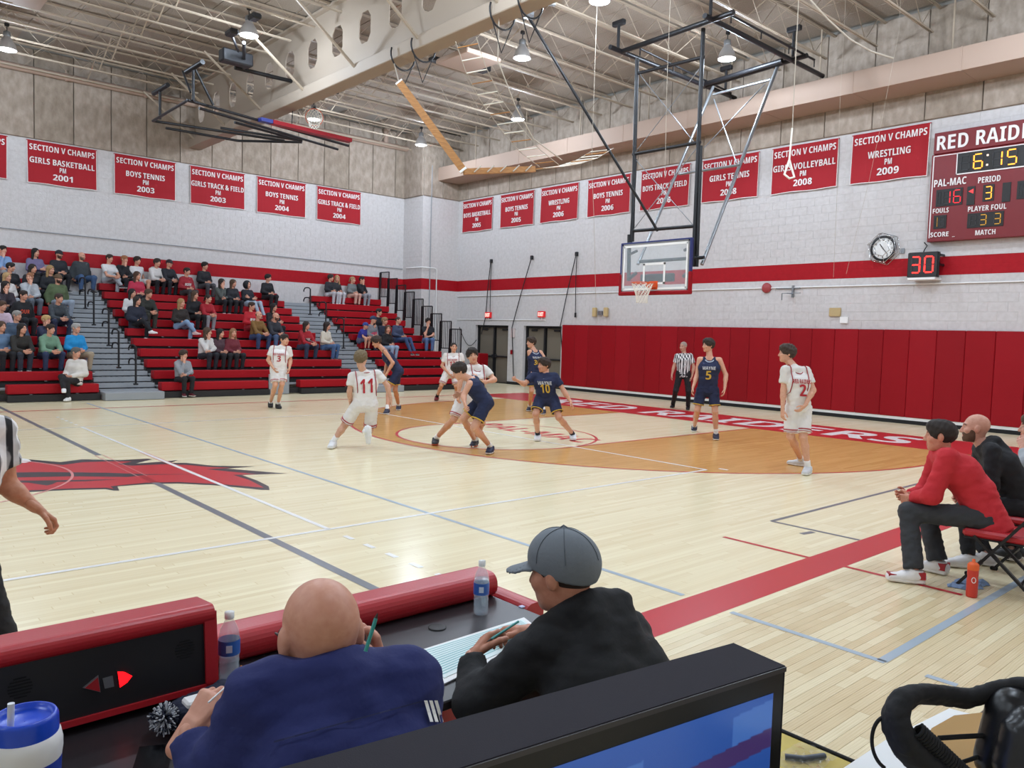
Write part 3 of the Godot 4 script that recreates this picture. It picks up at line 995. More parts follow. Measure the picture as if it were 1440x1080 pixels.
func aisle(label: String, x0: float, x1: float) -> void:
	var t := thing("aisle_stairs", label, "stairs", Vector3((x0 + x1) * 0.5, 0, -9.35))
	var w := x1 - x0 - 0.03
	var b := MB.new()
	b.cbox(Vector3(0, 0.1, -0.25), Vector3(w, 0.19, 0.5), 0.01)
	put(t, "first_step", b.mesh(), M.bl_grey)
	for i in range(1, 11):
		for h in 2:
			var y := yr(i) - 0.094 + (-0.0665 if h == 0 else 0.0665)
			var zf := zr(i) + 9.35 - 0.1 - h * 0.286
			var s := MB.new()
			s.cbox(Vector3(0, y - 0.055, zf - 0.16), Vector3(w, 0.11, 0.32), 0.008)
			put(t, "step", s.mesh(), M.bl_grey)
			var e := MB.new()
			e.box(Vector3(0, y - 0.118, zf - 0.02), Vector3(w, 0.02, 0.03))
			put(t, "painted_shadow_gap", e.mesh(), M.bl_dark)  # dark strip stands in for the shadow gap under each step
			var n := MB.new()
			n.box(Vector3(0, y + 0.001, zf - 0.035), Vector3(w, 0.006, 0.03))
			put(t, "nosing", n.mesh(), M.bl_edge)

func hand_rail(px: float, py: float, i: float, height: float, label: String) -> void:
	var p := on_z(px, py, zr(i) - 0.2)
	p.y = yr(i) - 0.03
	var t := thing("aisle_handrail", label, "handrail", p, "black handrails in the bleacher aisles")
	var post := MB.new()
	post.tube([Vector3(0, 0, 0), Vector3(0, height, 0)], 0.024, 10)
	put(t, "post", post.mesh(), M.black_steel)
	for k in 2:
		var h := MB.new()
		var y := height - 0.02 - k * 0.34
		h.tube([Vector3(0, y, 0), Vector3(-0.02, y + 0.05, -0.06), Vector3(-0.03, y + 0.06, -0.16), Vector3(-0.05, y + 0.05, -0.30), Vector3(-0.06, y - 0.02, -0.36), Vector3(-0.06, y - 0.08, -0.36)], 0.02, 8)
		put(t, "handle", h.mesh(), M.black_steel)
	var f := MB.new()
	f.cbox(Vector3(0, 0.02, 0), Vector3(0.1, 0.04, 0.1), 0.008)
	put(t, "base_plate", f.mesh(), M.black_steel)

func build_bleachers() -> void:
	bank("red bleacher bank full of spectators, left of the first grey aisle stairs", -3.5, 4.6, [[2.7, 4.6]])
	var mid := bank("long red bleacher bank between the two grey aisle stairs", 6.02, 11.78, [[6.02, 8.87], [9.8, 11.78]])
	bank("red bleacher bank next to the black end railings", 13.12, 16.05, [[13.12, 16.05]])
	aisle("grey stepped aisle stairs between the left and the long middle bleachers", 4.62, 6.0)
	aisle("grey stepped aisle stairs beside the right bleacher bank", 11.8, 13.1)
	var b := MB.new()
	b.cbox(Vector3(9.18, 0.29, -9.75) - mid.position, Vector3(0.6, 0.56, 0.04), 0.01)
	put(mid, "gap_panel", b.mesh(), M.bl_grey)
	hand_rail(120, 431, 8.0, 0.85, "black handrail post highest up the first aisle stairs")
	hand_rail(132, 457, 6.3, 0.95, "black handrail post second from the top of the first aisle stairs")
	hand_rail(153, 486, 4.3, 0.95, "black handrail post in the middle of the first aisle stairs")
	hand_rail(167, 518, 2.3, 0.95, "black handrail post second from the bottom of the first aisle stairs")
	hand_rail(191, 552, 0.9, 0.95, "black handrail post at the foot of the first aisle stairs")
	hand_rail(436, 446, 8.4, 0.9, "black handrail post highest up the second aisle stairs")
	hand_rail(458, 468, 6.3, 0.95, "black handrail post halfway up the second aisle stairs")
	hand_rail(483, 491, 4.3, 0.95, "black handrail post lower on the second aisle stairs")
	# end railings, one panel for each row
	for i in range(3, 12):
		var t := thing("end_railing", "black railing panel of upright bars, %s step up the bleacher end" % ordinal(i - 2), "railing", Vector3(16.1, yr(i), zr(i)), "black railing panels at the bleacher end")
		var za := 0.42; var zb := -0.19; var top := 1.06; var bot := 0.12
		var fr := MB.new()
		fr.bar(Vector3(0, top, za), Vector3(0, top, zb), 0.035, 0.035)
		fr.bar(Vector3(0, bot, za), Vector3(0, bot, zb), 0.03, 0.03)
		fr.bar(Vector3(0, top, za), Vector3(0, -0.25, za), 0.035, 0.035)
		put(t, "frame", fr.mesh(), M.black_steel)
		var ps := MB.new()
		ps.bar(Vector3(0, top, zb), Vector3(-0.0, -0.3, zb - 0.05), 0.06, 0.06)
		put(t, "post", ps.mesh(), M.black_steel)
		for k in 5:
			var br := MB.new()
			var z := lerpf(za, zb, (k + 1.0) / 6.0)
			br.bar(Vector3(0, bot, z), Vector3(0, top, z), 0.016, 0.016)
			put(t, "bar", br.mesh(), M.black_steel)

# ---------------------------------------------------------------- banners, scoreboard, doors, pads
func banner(lines: Array, o: Vector3, right: Vector3, label: String, w := 1.84, h := 1.2) -> void:
	# o: top centre on the wall
	var out := right.cross(Vector3.UP)
	var t := thing("banner", label, "banner", o, "red championship banners on the walls")
	var b := MB.new()
	# slightly rippled cloth with thickness
	var n := 14
	var rng := RandomNumberGenerator.new()
	rng.seed = hash(lines[1] + lines[2]) % 100000
	var ph := rng.randf() * 6.0
	var sag := rng.randf_range(-0.012, 0.012)
	var P := func(i: int, j: int, k: float) -> Vector3:
		var x := -w * 0.5 + w * i / n
		var y := -h * j / 4.0
		var f := float(j) / 4.0
		return right * (x + sag * f) + Vector3(0, y + (0.008 * sin(x * 5.0 + ph)) * f, 0) + out * (0.03 + k + f * (0.012 * sin(x * 7.0 + ph) + 0.02))
	for i in n:
		for j in 4:
			b.quad(P.call(i, j + 1, 0.004), P.call(i + 1, j + 1, 0.004), P.call(i + 1, j, 0.004), P.call(i, j, 0.004))
			b.quad(P.call(i + 1, j + 1, 0.0), P.call(i, j + 1, 0.0), P.call(i, j, 0.0), P.call(i + 1, j, 0.0))
		b.quad(P.call(i, 4, 0.0), P.call(i + 1, 4, 0.0), P.call(i + 1, 4, 0.004), P.call(i, 4, 0.004))
	put(t, "cloth", b.mesh(), M.banner)
	var hem := MB.new()
	for i in n:
		hem.quad(P.call(i, 4, 0.007) - Vector3(0, 0.012, 0), P.call(i + 1, 4, 0.007) - Vector3(0, 0.012, 0), P.call(i + 1, 4, 0.007) + Vector3(0, 0.006, 0), P.call(i, 4, 0.007) + Vector3(0, 0.006, 0))
	for j in 4:
		for s in 2:
			var i := 0 if s == 0 else n
			var dx: Vector3 = right * (0.016 if s == 0 else -0.016)
			var a: Vector3 = P.call(i, j + 1, 0.007); var c: Vector3 = P.call(i, j, 0.007)
			if s == 0: hem.quad(a, a + dx, c + dx, c)
			else: hem.quad(a + dx, a, c, c + dx)
	put(t, "hem", hem.mesh(), M.banner_text)
	var rod := MB.new()
	rod.tube([right * (-w * 0.5 - 0.01) + out * 0.03, right * (w * 0.5 + 0.01) + out * 0.03], 0.014, 8)
	put(t, "rod", rod.mesh(), M.banner)
	var z := 0.055
	lettering(t, "lettering", lines[0], M.banner_text, out * (z - 0.01) + Vector3(0, -0.26, 0), right, Vector3.UP, 0.17, w * 0.93, 0.006)
	lettering(t, "lettering", lines[1], M.banner_text, out * z + Vector3(0, -0.63, 0), right, Vector3.UP, 0.17, w * lines[3], 0.006)
	# small stacked school letter emblem
	lettering(t, "emblem", "PM", M.banner_text, out * (z + 0.002) + Vector3(0, -0.82, 0), right, Vector3.UP, 0.14, 0.17, 0.006)
	if lines[2] != "": lettering(t, "lettering", lines[2], M.banner_text, out * (z + 0.004) + Vector3(0, -1.06, 0), right, Vector3.UP, 0.17, 0.52, 0.006)

func seg_digit(parent: Node3D, ch: String, o: Vector3, right: Vector3, up: Vector3, w: float, h: float, on: Material, off: Material, called := "digit") -> void:
	# seven segment digit, o = lower left corner
	var segs := {"0": "abcdef", "1": "bc", "2": "abged", "3": "abgcd", "5": "afgcd", "6": "afgecd", "8": "abcdefg", "9": "abcdfg", " ": "", "4": "fgbc", "7": "abc"}
	var out := right.cross(up)
	var t := w * 0.15
	var bars := {"a": [Vector2(t * 0.7, h), Vector2(w - t * 0.7, h)], "g": [Vector2(t * 0.7, h * 0.5), Vector2(w - t * 0.7, h * 0.5)], "d": [Vector2(t * 0.7, 0), Vector2(w - t * 0.7, 0)],
		"f": [Vector2(0, h * 0.5 + t * 0.6), Vector2(0, h - t * 0.6)], "e": [Vector2(0, t * 0.6), Vector2(0, h * 0.5 - t * 0.6)], "b": [Vector2(w, h * 0.5 + t * 0.6), Vector2(w, h - t * 0.6)], "c": [Vector2(w, t * 0.6), Vector2(w, h * 0.5 - t * 0.6)]}
	var lit := MB.new(); var dim := MB.new()
	for k: String in bars:
		var a: Vector2 = bars[k][0]; var c: Vector2 = bars[k][1]
		var m: MB = lit if k in segs[ch] else dim
		m.bar(o + right * a.x + up * a.y + out * 0.004, o + right * c.x + up * c.y + out * 0.004, t, 0.008, out)
	if lit.v.size() > 0: put(parent, called, lit.mesh(), on)
	if dim.v.size() > 0: put(parent, called + "_unlit", dim.mesh(), off)
func glow(col: Color, e: float) -> StandardMaterial3D:
	var m := std(col, 0.5)
	m.emission_enabled = true
	m.emission = col
	m.emission_energy_multiplier = e
	return m

func build_wall_things() -> void:
	var R := Vector3(0, 0, 1)     # reading direction on the baseline wall
	var bk := [["GIRLS BASKETBALL", "2001", 0.93], ["BOYS TENNIS", "2003", 0.63], ["GIRLS TRACK & FIELD", "2003", 0.96], ["BOYS TENNIS", "2004", 0.66], ["GIRLS TRACK & FIELD", "2004", 0.95]]
	var bx := [5.14, 7.47, 9.77, 12.05, 14.33]
	banner(["SECTION V CHAMPS", "WRESTLING", "", 0.6], Vector3(2.82, 7.06, ZB), Vector3(1, 0, 0), "red banner cut off beside the girls basketball banner above the bleachers")
	for i in 5:
		banner(["SECTION V CHAMPS", bk[i][0], bk[i][1], bk[i][2]], Vector3(bx[i], 7.06, ZB), Vector3(1, 0, 0), "red banner %s %s above the bleachers, %s from the corner" % [bk[i][0], bk[i][1], ordinal(5 - i)])
	var rk := [["BOYS BASKETBALL", "2005", 0.9], ["BOYS TENNIS", "2005", 0.66], ["WRESTLING", "2006", 0.55], ["BOYS TENNIS", "2006", 0.68], ["BOYS TRACK & FIELD", "2006", 0.9], ["GIRLS TENNIS", "2008", 0.7], ["GIRLS VOLLEYBALL", "2008", 0.94], ["WRESTLING", "2009", 0.55]]
	var rz := [-13.28, -10.98, -8.78, -6.52, -4.25, -1.98, 0.26, 2.45]
	for i in 8:
		banner(["SECTION V CHAMPS", rk[i][0], rk[i][1], rk[i][2]], Vector3(XW, 7.04, rz[i]), R, "red banner %s %s on the baseline wall, %s from the corner" % [rk[i][0], rk[i][1], ordinal(i + 1)])
	build_scoreboard()
	build_doors()
	build_pads()
	build_small_wall()

func build_scoreboard() -> void:
	var R := Vector3(0, 0, 1)
	var U := Vector3.UP
	var t := thing("scoreboard", "large dark red electronic scoreboard on the baseline wall", "scoreboard", Vector3(XW, 0, 3.5))
	var sb := std(Color("730d15"), 0.45)
	var W := 2.5; var y0 := 4.27; var y1 := 6.25
	var b := MB.new()
	b.cbox(Vector3(-0.1, (y0 + y1) * 0.5, W * 0.5), Vector3(0.2, y1 - y0, W), 0.01)
	put(t, "cabinet", b.mesh(), sb)
	var h := MB.new()
	h.cbox(Vector3(-0.13, 6.5, W * 0.5 + 0.02), Vector3(0.14, 0.48, W - 0.02), 0.01)
	put(t, "header_sign", h.mesh(), sb)
	var f := -0.212
	var wt := std(Color("e8e4e2"), 0.6)
	lettering(t, "header_lettering", "RED RAIDERS", wt, Vector3(f + 0.006, 6.33, 0.1), R, U, 0.33, 2.3, 0.012, 0)
	# pale trim line
	var ln := MB.new()
	ln.box(Vector3(f + 0.008, 5.28, 0.05), Vector3(0.01, 1.85, 0.02))
	ln.box(Vector3(f + 0.008, 6.21, 0.3), Vector3(0.01, 0.018, 0.52))
	put(t, "trim_line", ln.mesh(), wt)
	var face := std(Color("14100f"), 0.5)
	var amber := glow(Color(1.0, 0.62, 0.18), 1.6)
	var redlit := glow(Color(0.85, 0.12, 0.16), 0.8)
	var amber_dim := glow(Color(0.72, 0.52, 0.12), 0.5)
	var off := std(Color("2c2c2e"), 0.6)
	var panel := func(called: String, z0: float, ya: float, z1: float, yb: float) -> void:
		var p := MB.new()
		p.box(Vector3(f + 0.004, (ya + yb) * 0.5, (z0 + z1) * 0.5), Vector3(0.016, yb - ya, z1 - z0))
		put(t, called, p.mesh(), face)
	var frame := MB.new()
	for q: Array in [[0.54, 5.73, 1.96, 5.755], [0.54, 6.2, 1.96, 6.22], [0.54, 5.73, 0.56, 6.22], [1.94, 5.73, 1.96, 6.22]]:
		frame.box(Vector3(f + 0.004, (q[1] + q[3]) * 0.5, (q[0] + q[2]) * 0.5), Vector3(0.018, q[3] - q[1], q[2] - q[0]))
	put(t, "clock_frame", frame.mesh(), wt)
	panel.call("clock_panel", 0.56, 5.755, 1.94, 6.2)
	var zz := f - 0.006
	var cz := [0.64, 0.90, 1.28, 1.56]
	for i in 4:
		seg_digit(t, " 615"[i], Vector3(zz, 5.82, cz[i]), R, U, 0.17, 0.31, amber, off, "clock_digit")
	var col := MB.new()
	for y: float in [5.87, 6.08]:
		col.box(Vector3(zz - 0.002, y, 1.17), Vector3(0.012, 0.035, 0.035))
	put(t, "clock_colon", col.mesh(), glow(Color(1, 0.9, 0.8), 1.0))
	lettering(t, "home_lettering", "PAL-MAC", wt, Vector3(f, 5.51, 0.09), R, U, 0.165, 0.68, 0.006, 0)
	panel.call("home_panel", 0.15, 5.06, 0.71, 5.44)
	panel.call("guest_panel", 1.78, 5.06, 2.34, 5.44)
	for g in 2:
		var zo := 0.17 + g * 1.63
		seg_digit(t, " ", Vector3(zz, 5.11, zo + 0.02), R, U, 0.06, 0.28, redlit, off, "score_digit")
		seg_digit(t, "1", Vector3(zz, 5.11, zo + 0.14), R, U, 0.14, 0.28, redlit, off, "score_digit")
		seg_digit(t, "6", Vector3(zz, 5.11, zo + 0.36), R, U, 0.14, 0.28, redlit, off, "score_digit")
	lettering(t, "period_lettering", "PERIOD", wt, Vector3(f, 5.49, 1.23), R, U, 0.13, 0.44, 0.006)
	panel.call("period_panel", 1.12, 5.08, 1.34, 5.44)
	seg_digit(t, "3", Vector3(zz, 5.13, 1.17), R, U, 0.12, 0.26, amber, off, "period_digit")
	for s in 2:
		var z0 := 0.80 + s * 0.70
		panel.call("arrow_panel", z0, 5.03, z0 + 0.16, 5.44)
		if s == 0:
			var a := MB.new()
			a.prism(PackedVector2Array([Vector2(0, 0), Vector2(0.1, 0.05), Vector2(0.1, -0.05)]), Vector3(zz, 5.33, z0 + 0.03), R, U, Vector3(-0.006, 0, 0))
			put(t, "possession_arrow", a.mesh(), glow(Color(0.95, 0.2, 0.2), 1.0))
	lettering(t, "foul_lettering", "FOULS", wt, Vector3(f, 4.91, 0.1), R, U, 0.11, 0.34, 0.006, 0)
	panel.call("foul_panel", 0.13, 4.56, 0.40, 4.86)
	seg_digit(t, "1", Vector3(zz, 4.6, 0.16), R, U, 0.05, 0.22, amber_dim, off, "foul_digit")
	seg_digit(t, " ", Vector3(zz, 4.6, 0.26), R, U, 0.1, 0.22, off, off, "foul_digit")
	lettering(t, "player_lettering", "PLAYER FOUL", wt, Vector3(f, 4.88, 1.22), R, U, 0.115, 0.76, 0.006)
	panel.call("player_panel", 0.84, 4.52, 1.56, 4.84)
	var pz := [0.9, 1.1, 1.38]
	for i in 3:
		seg_digit(t, " 33"[i], Vector3(zz, 4.57, pz[i]), R, U, 0.12, 0.22, amber_dim, off, "player_digit")
	lettering(t, "match_lettering", "MATCH", wt, Vector3(f, 4.35, 1.22), R, U, 0.11, 0.4, 0.006)
	lettering(t, "score_lettering", "SCORE  _", wt, Vector3(f, 4.35, 0.08), R, U, 0.13, 0.52, 0.006, 0)
	# shot clock under it
	var s := thing("shot_clock", "small black shot clock showing a bright red 30 below the scoreboard", "clock", Vector3(XW, 3.44, 3.5))
	var c := MB.new()
	c.cbox(Vector3(-0.28, 0.3, 0), Vector3(0.16, 0.58, 0.64), 0.01)
	put(s, "housing", c.mesh(), M.black_plastic)
	var c2 := MB.new()
	for zs: float in [-0.33, 0.33]:
		c2.box(Vector3(-0.16, 0.3, zs), Vector3(0.32, 0.05, 0.03))
		c2.box(Vector3(-0.16, 0.52, zs), Vector3(0.32, 0.05, 0.03))
		c2.box(Vector3(-0.3, 0.3, zs), Vector3(0.05, 0.56, 0.03))
	put(s, "bracket", c2.mesh(), M.black_steel)
	var shelf := MB.new()
	shelf.box(Vector3(-0.2, -0.02, 0), Vector3(0.4, 0.05, 0.6))
	put(s, "shelf", shelf.mesh(), M.white_plastic)
	var rd := glow(Color(1.0, 0.12, 0.1), 6.0)
	seg_digit(s, "3", Vector3(-0.362, 0.12, -0.24), R, U, 0.18, 0.36, rd, off, "digit")
	seg_digit(s, "0", Vector3(-0.362, 0.12, 0.05), R, U, 0.18, 0.36, rd, off, "digit")
	var sl := AreaLight3D.new()
	sl.name = "glow_light"
	sl.area_size = Vector2(0.5, 0.4)
	sl.position = Vector3(-0.38, 0.3, 0)
	sl.rotation_degrees = Vector3(0, 90, 0)
	sl.light_color = Color(1, 0.15, 0.12)
	sl.light_energy = 0.15
	sl.area_range = 40.0
	sl.area_attenuation = 2.0
	sl.shadow_enabled = true
	s.add_child(sl)
	var wire := MB.new()
	wire.tube([Vector3(-0.1, 0.6, -0.1), Vector3(-0.12, 0.68, -0.06), Vector3(-0.1, 0.76, -0.02), Vector3(-0.08, 0.84, -0.1)], 0.012, 6)
	put(s, "cable", wire.mesh(), M.rubber)
	# caged wall clock
	var k := thing("wall_clock", "round white wall clock with black rim inside a hexagonal wire cage", "clock", Vector3(XW, 4.2, 2.46))
	var bs := Basis(Vector3(0, 0, 1), Vector3(-1, 0, 0), Vector3(0, -1, 0))
	var rim := MB.new()
	rim.lathe([Vector2(0.27, 0.03), Vector2(0.30, 0.05), Vector2(0.31, 0.08), Vector2(0.29, 0.10), Vector2(0.25, 0.095)], 36, Vector3.ZERO, bs)
	put(k, "rim", rim.mesh(), M.black_plastic)
	var dial := MB.new()
	dial.lathe([Vector2(0.27, 0.03), Vector2(0.262, 0.085), Vector2(0.001, 0.085)], 36, Vector3.ZERO, bs)
	put(k, "dial", dial.mesh(), M.white_plastic)
	for i in 12:
		var a := TAU * i / 12.0
		lettering(k, "numeral", str(12 if i == 0 else i), M.dark, Vector3(-0.087, cos(a) * 0.21 - 0.025, sin(a) * 0.21), R, U, 0.05, 0.03 if i > 0 and i < 10 else 0.055, 0.002)
	var hd := MB.new()
	hd.bar(Vector3(-0.095, -0.03, 0.02), Vector3(-0.095, 0.11, -0.08), 0.018, 0.004, Vector3(1, 0, 0))
	put(k, "hand", hd.mesh(), M.dark)
	var hd2 := MB.new()
	hd2.bar(Vector3(-0.099, 0.05, -0.04), Vector3(-0.099, -0.15, 0.12), 0.014, 0.004, Vector3(1, 0, 0))
	put(k, "hand", hd2.mesh(), M.dark)
	var cage := MB.new()
	for lay in 3:
		var rr: float = [0.40, 0.36, 0.2][lay]
		var xo: float = [-0.01, -0.17, -0.19][lay]
		for i in 6:
			var a := TAU * (i + 0.5) / 6.0 + 0.3; var a2 := TAU * (i + 1.5) / 6.0 + 0.3
			cage.tube([Vector3(xo, cos(a) * rr, sin(a) * rr), Vector3(xo, cos(a2) * rr, sin(a2) * rr)], 0.008, 6)
			if lay == 0:
				cage.tube([Vector3(-0.01, cos(a) * 0.4, sin(a) * 0.4), Vector3(-0.17, cos(a) * 0.36, sin(a) * 0.36), Vector3(-0.19, cos(a) * 0.2, sin(a) * 0.2)], 0.006, 6)
	put(k, "cage", cage.mesh(), M.chrome)

func build_doors() -> void:
	var leaf_m := std(Color("6d6558"), 0.6)
	var fr_m := std(Color("17171a"), 0.5)
	for i in 2:
		var z0: float = DOORS[i][0]; var z1: float = DOORS[i][1]
		var zc := (z0 + z1) * 0.5; var w := z1 - z0
		var d := structure("door_%d" % (i + 1))
		d.position = Vector3(XW, 0, zc)
		d.set_meta("label", "pair of grey-brown doors in a black frame, " + ("next to the corner" if i == 0 else "next to the red wall pads"))
		var fr := MB.new()
		fr.box(Vector3(0.2, 1.095, -w * 0.5 + 0.03), Vector3(0.16, 2.19, 0.06))
		fr.box(Vector3(0.2, 1.095, w * 0.5 - 0.03), Vector3(0.16, 2.19, 0.06))
		fr.box(Vector3(0.2, 2.155, 0), Vector3(0.16, 0.07, w))
		fr.box(Vector3(0.19, 1.1, 0), Vector3(0.12, 2.15, 0.07))
		put(d, "frame", fr.mesh(), fr_m)
		for s: float in [-1.0, 1.0]:
			var lf := MB.new()
			lf.cbox(Vector3(0.235, 1.06, s * (w * 0.25 + 0.005)), Vector3(0.045, 2.1, w * 0.5 - 0.1), 0.005)
			var leaf := put(d, "door_leaf", lf.mesh(), leaf_m)
			var bar := MB.new()
			bar.cbox(Vector3(0.18, 1.0, s * w * 0.25), Vector3(0.05, 0.06, w * 0.5 - 0.14), 0.008)
			bar.cbox(Vector3(0.17, 1.0, s * 0.09), Vector3(0.06, 0.14, 0.08), 0.008)
			put(leaf, "push_bar", bar.mesh(), fr_m)
			var cl := MB.new()
			cl.cbox(Vector3(0.18, 2.03, s * w * 0.3), Vector3(0.06, 0.07, 0.28), 0.008)
			cl.bar(Vector3(0.16, 2.06, s * w * 0.3), Vector3(0.12, 2.1, s * w * 0.12), 0.02, 0.01)
			put(leaf, "closer", cl.mesh(), fr_m)
		slab(d, "door_backing", Vector3(0.262, 0, -w * 0.5), Vector3(0.3, 2.19, w * 0.5), fr_m)
	# exit signs
	for q: Array in [[688, 443, "above the doors next to the corner"], [763, 442, "above the doors next to the wall pads"]]:
		var p := on_x(q[0], q[1], XW)
		var t := thing("exit_sign", "small red exit sign " + q[2], "sign", p, "exit signs over the doors")
		var b := MB.new()
		b.cbox(Vector3(-0.05, 0, 0), Vector3(0.08, 0.22, 0.34), 0.01)
		put(t, "housing", b.mesh(), glow(Color(0.72, 0.08, 0.1), 0.5))
		lettering(t, "lettering", "EXIT", glow(Color(1.0, 0.75, 0.7), 1.5), Vector3(-0.091, -0.065, 0), Vector3(0, 0, 1), Vector3.UP, 0.13, 0.26, 0.003)
		var st := MB.new()
		st.tube([Vector3(-0.04, -0.11, 0), Vector3(-0.04, -0.2, 0)], 0.012, 6)
		put(t, "conduit", st.mesh(), M.white_plastic)

func build_pads() -> void:
	var z := -8.40
	var i := 0
	var shade := ["8e0d18", "890e18", "92101b"]
	var mats: Array = []
	for s: String in shade:
		var m := std(Color(s), 0.45)
		m.metallic_specular = 0.3
		m.uv1_triplanar = true
		m.normal_enabled = true; m.normal_texture = M.weave_n; m.normal_scale = 0.12
		mats.append(m)
	var bm := MB.new()
	bm.cbox(Vector3(-0.035, 1.2, 0), Vector3(0.07, 2.08, 0.606), 0.014)
	var mesh := bm.mesh()
	while z < 9.0:
		var t := thing("wall_pad", "red vinyl wall pad, %s in the row from the doors" % ordinal(i + 1), "wall pad", Vector3(XW - 0.004, 0, z + 0.305), "red wall pads along the baseline wall")
		put(t, "cushion", mesh, mats[(i * 5) % 3])
		z += 0.61
		i += 1
	var b := structure("baseboard_right")
	slab(b, "white_rail", Vector3(XW - 0.05, 0.09, -8.45), Vector3(XW - 0.003, 0.16, 9.2), M.white_plastic)
	slab(b, "black_base", Vector3(XW - 0.06, 0, -8.45), Vector3(XW - 0.003, 0.09, 9.2), M.rubber)
	slab(b, "black_base", Vector3(XW - 0.03, 0, -11.28), Vector3(XW - 0.003, 0.1, -10.47), M.rubber)
	slab(b, "black_base", Vector3(XW - 0.03, 0, -14.48), Vector3(XW - 0.003, 0.1, -13.27), M.rubber)
	# a single pad standing by the doors behind the players
	var q := on_x(682, 505, XW)
	var t2 := thing("wall_pad", "low red pad standing against the wall beside the corner doors", "wall pad", Vector3(XW - 0.3, 0, q.z))
	var c := MB.new()
	c.cbox(Vector3(0, 0.55, 0), Vector3(0.5, 1.1, 0.55), 0.03)
	put(t2, "cushion", c.mesh(), mats[0])

func wall_run(t: Node3D, called: String, pts: Array, r: float, m: Material) -> void:
	var b := MB.new()
	b.tube(pts, r, 6)
	put(t, called, b.mesh(), m)

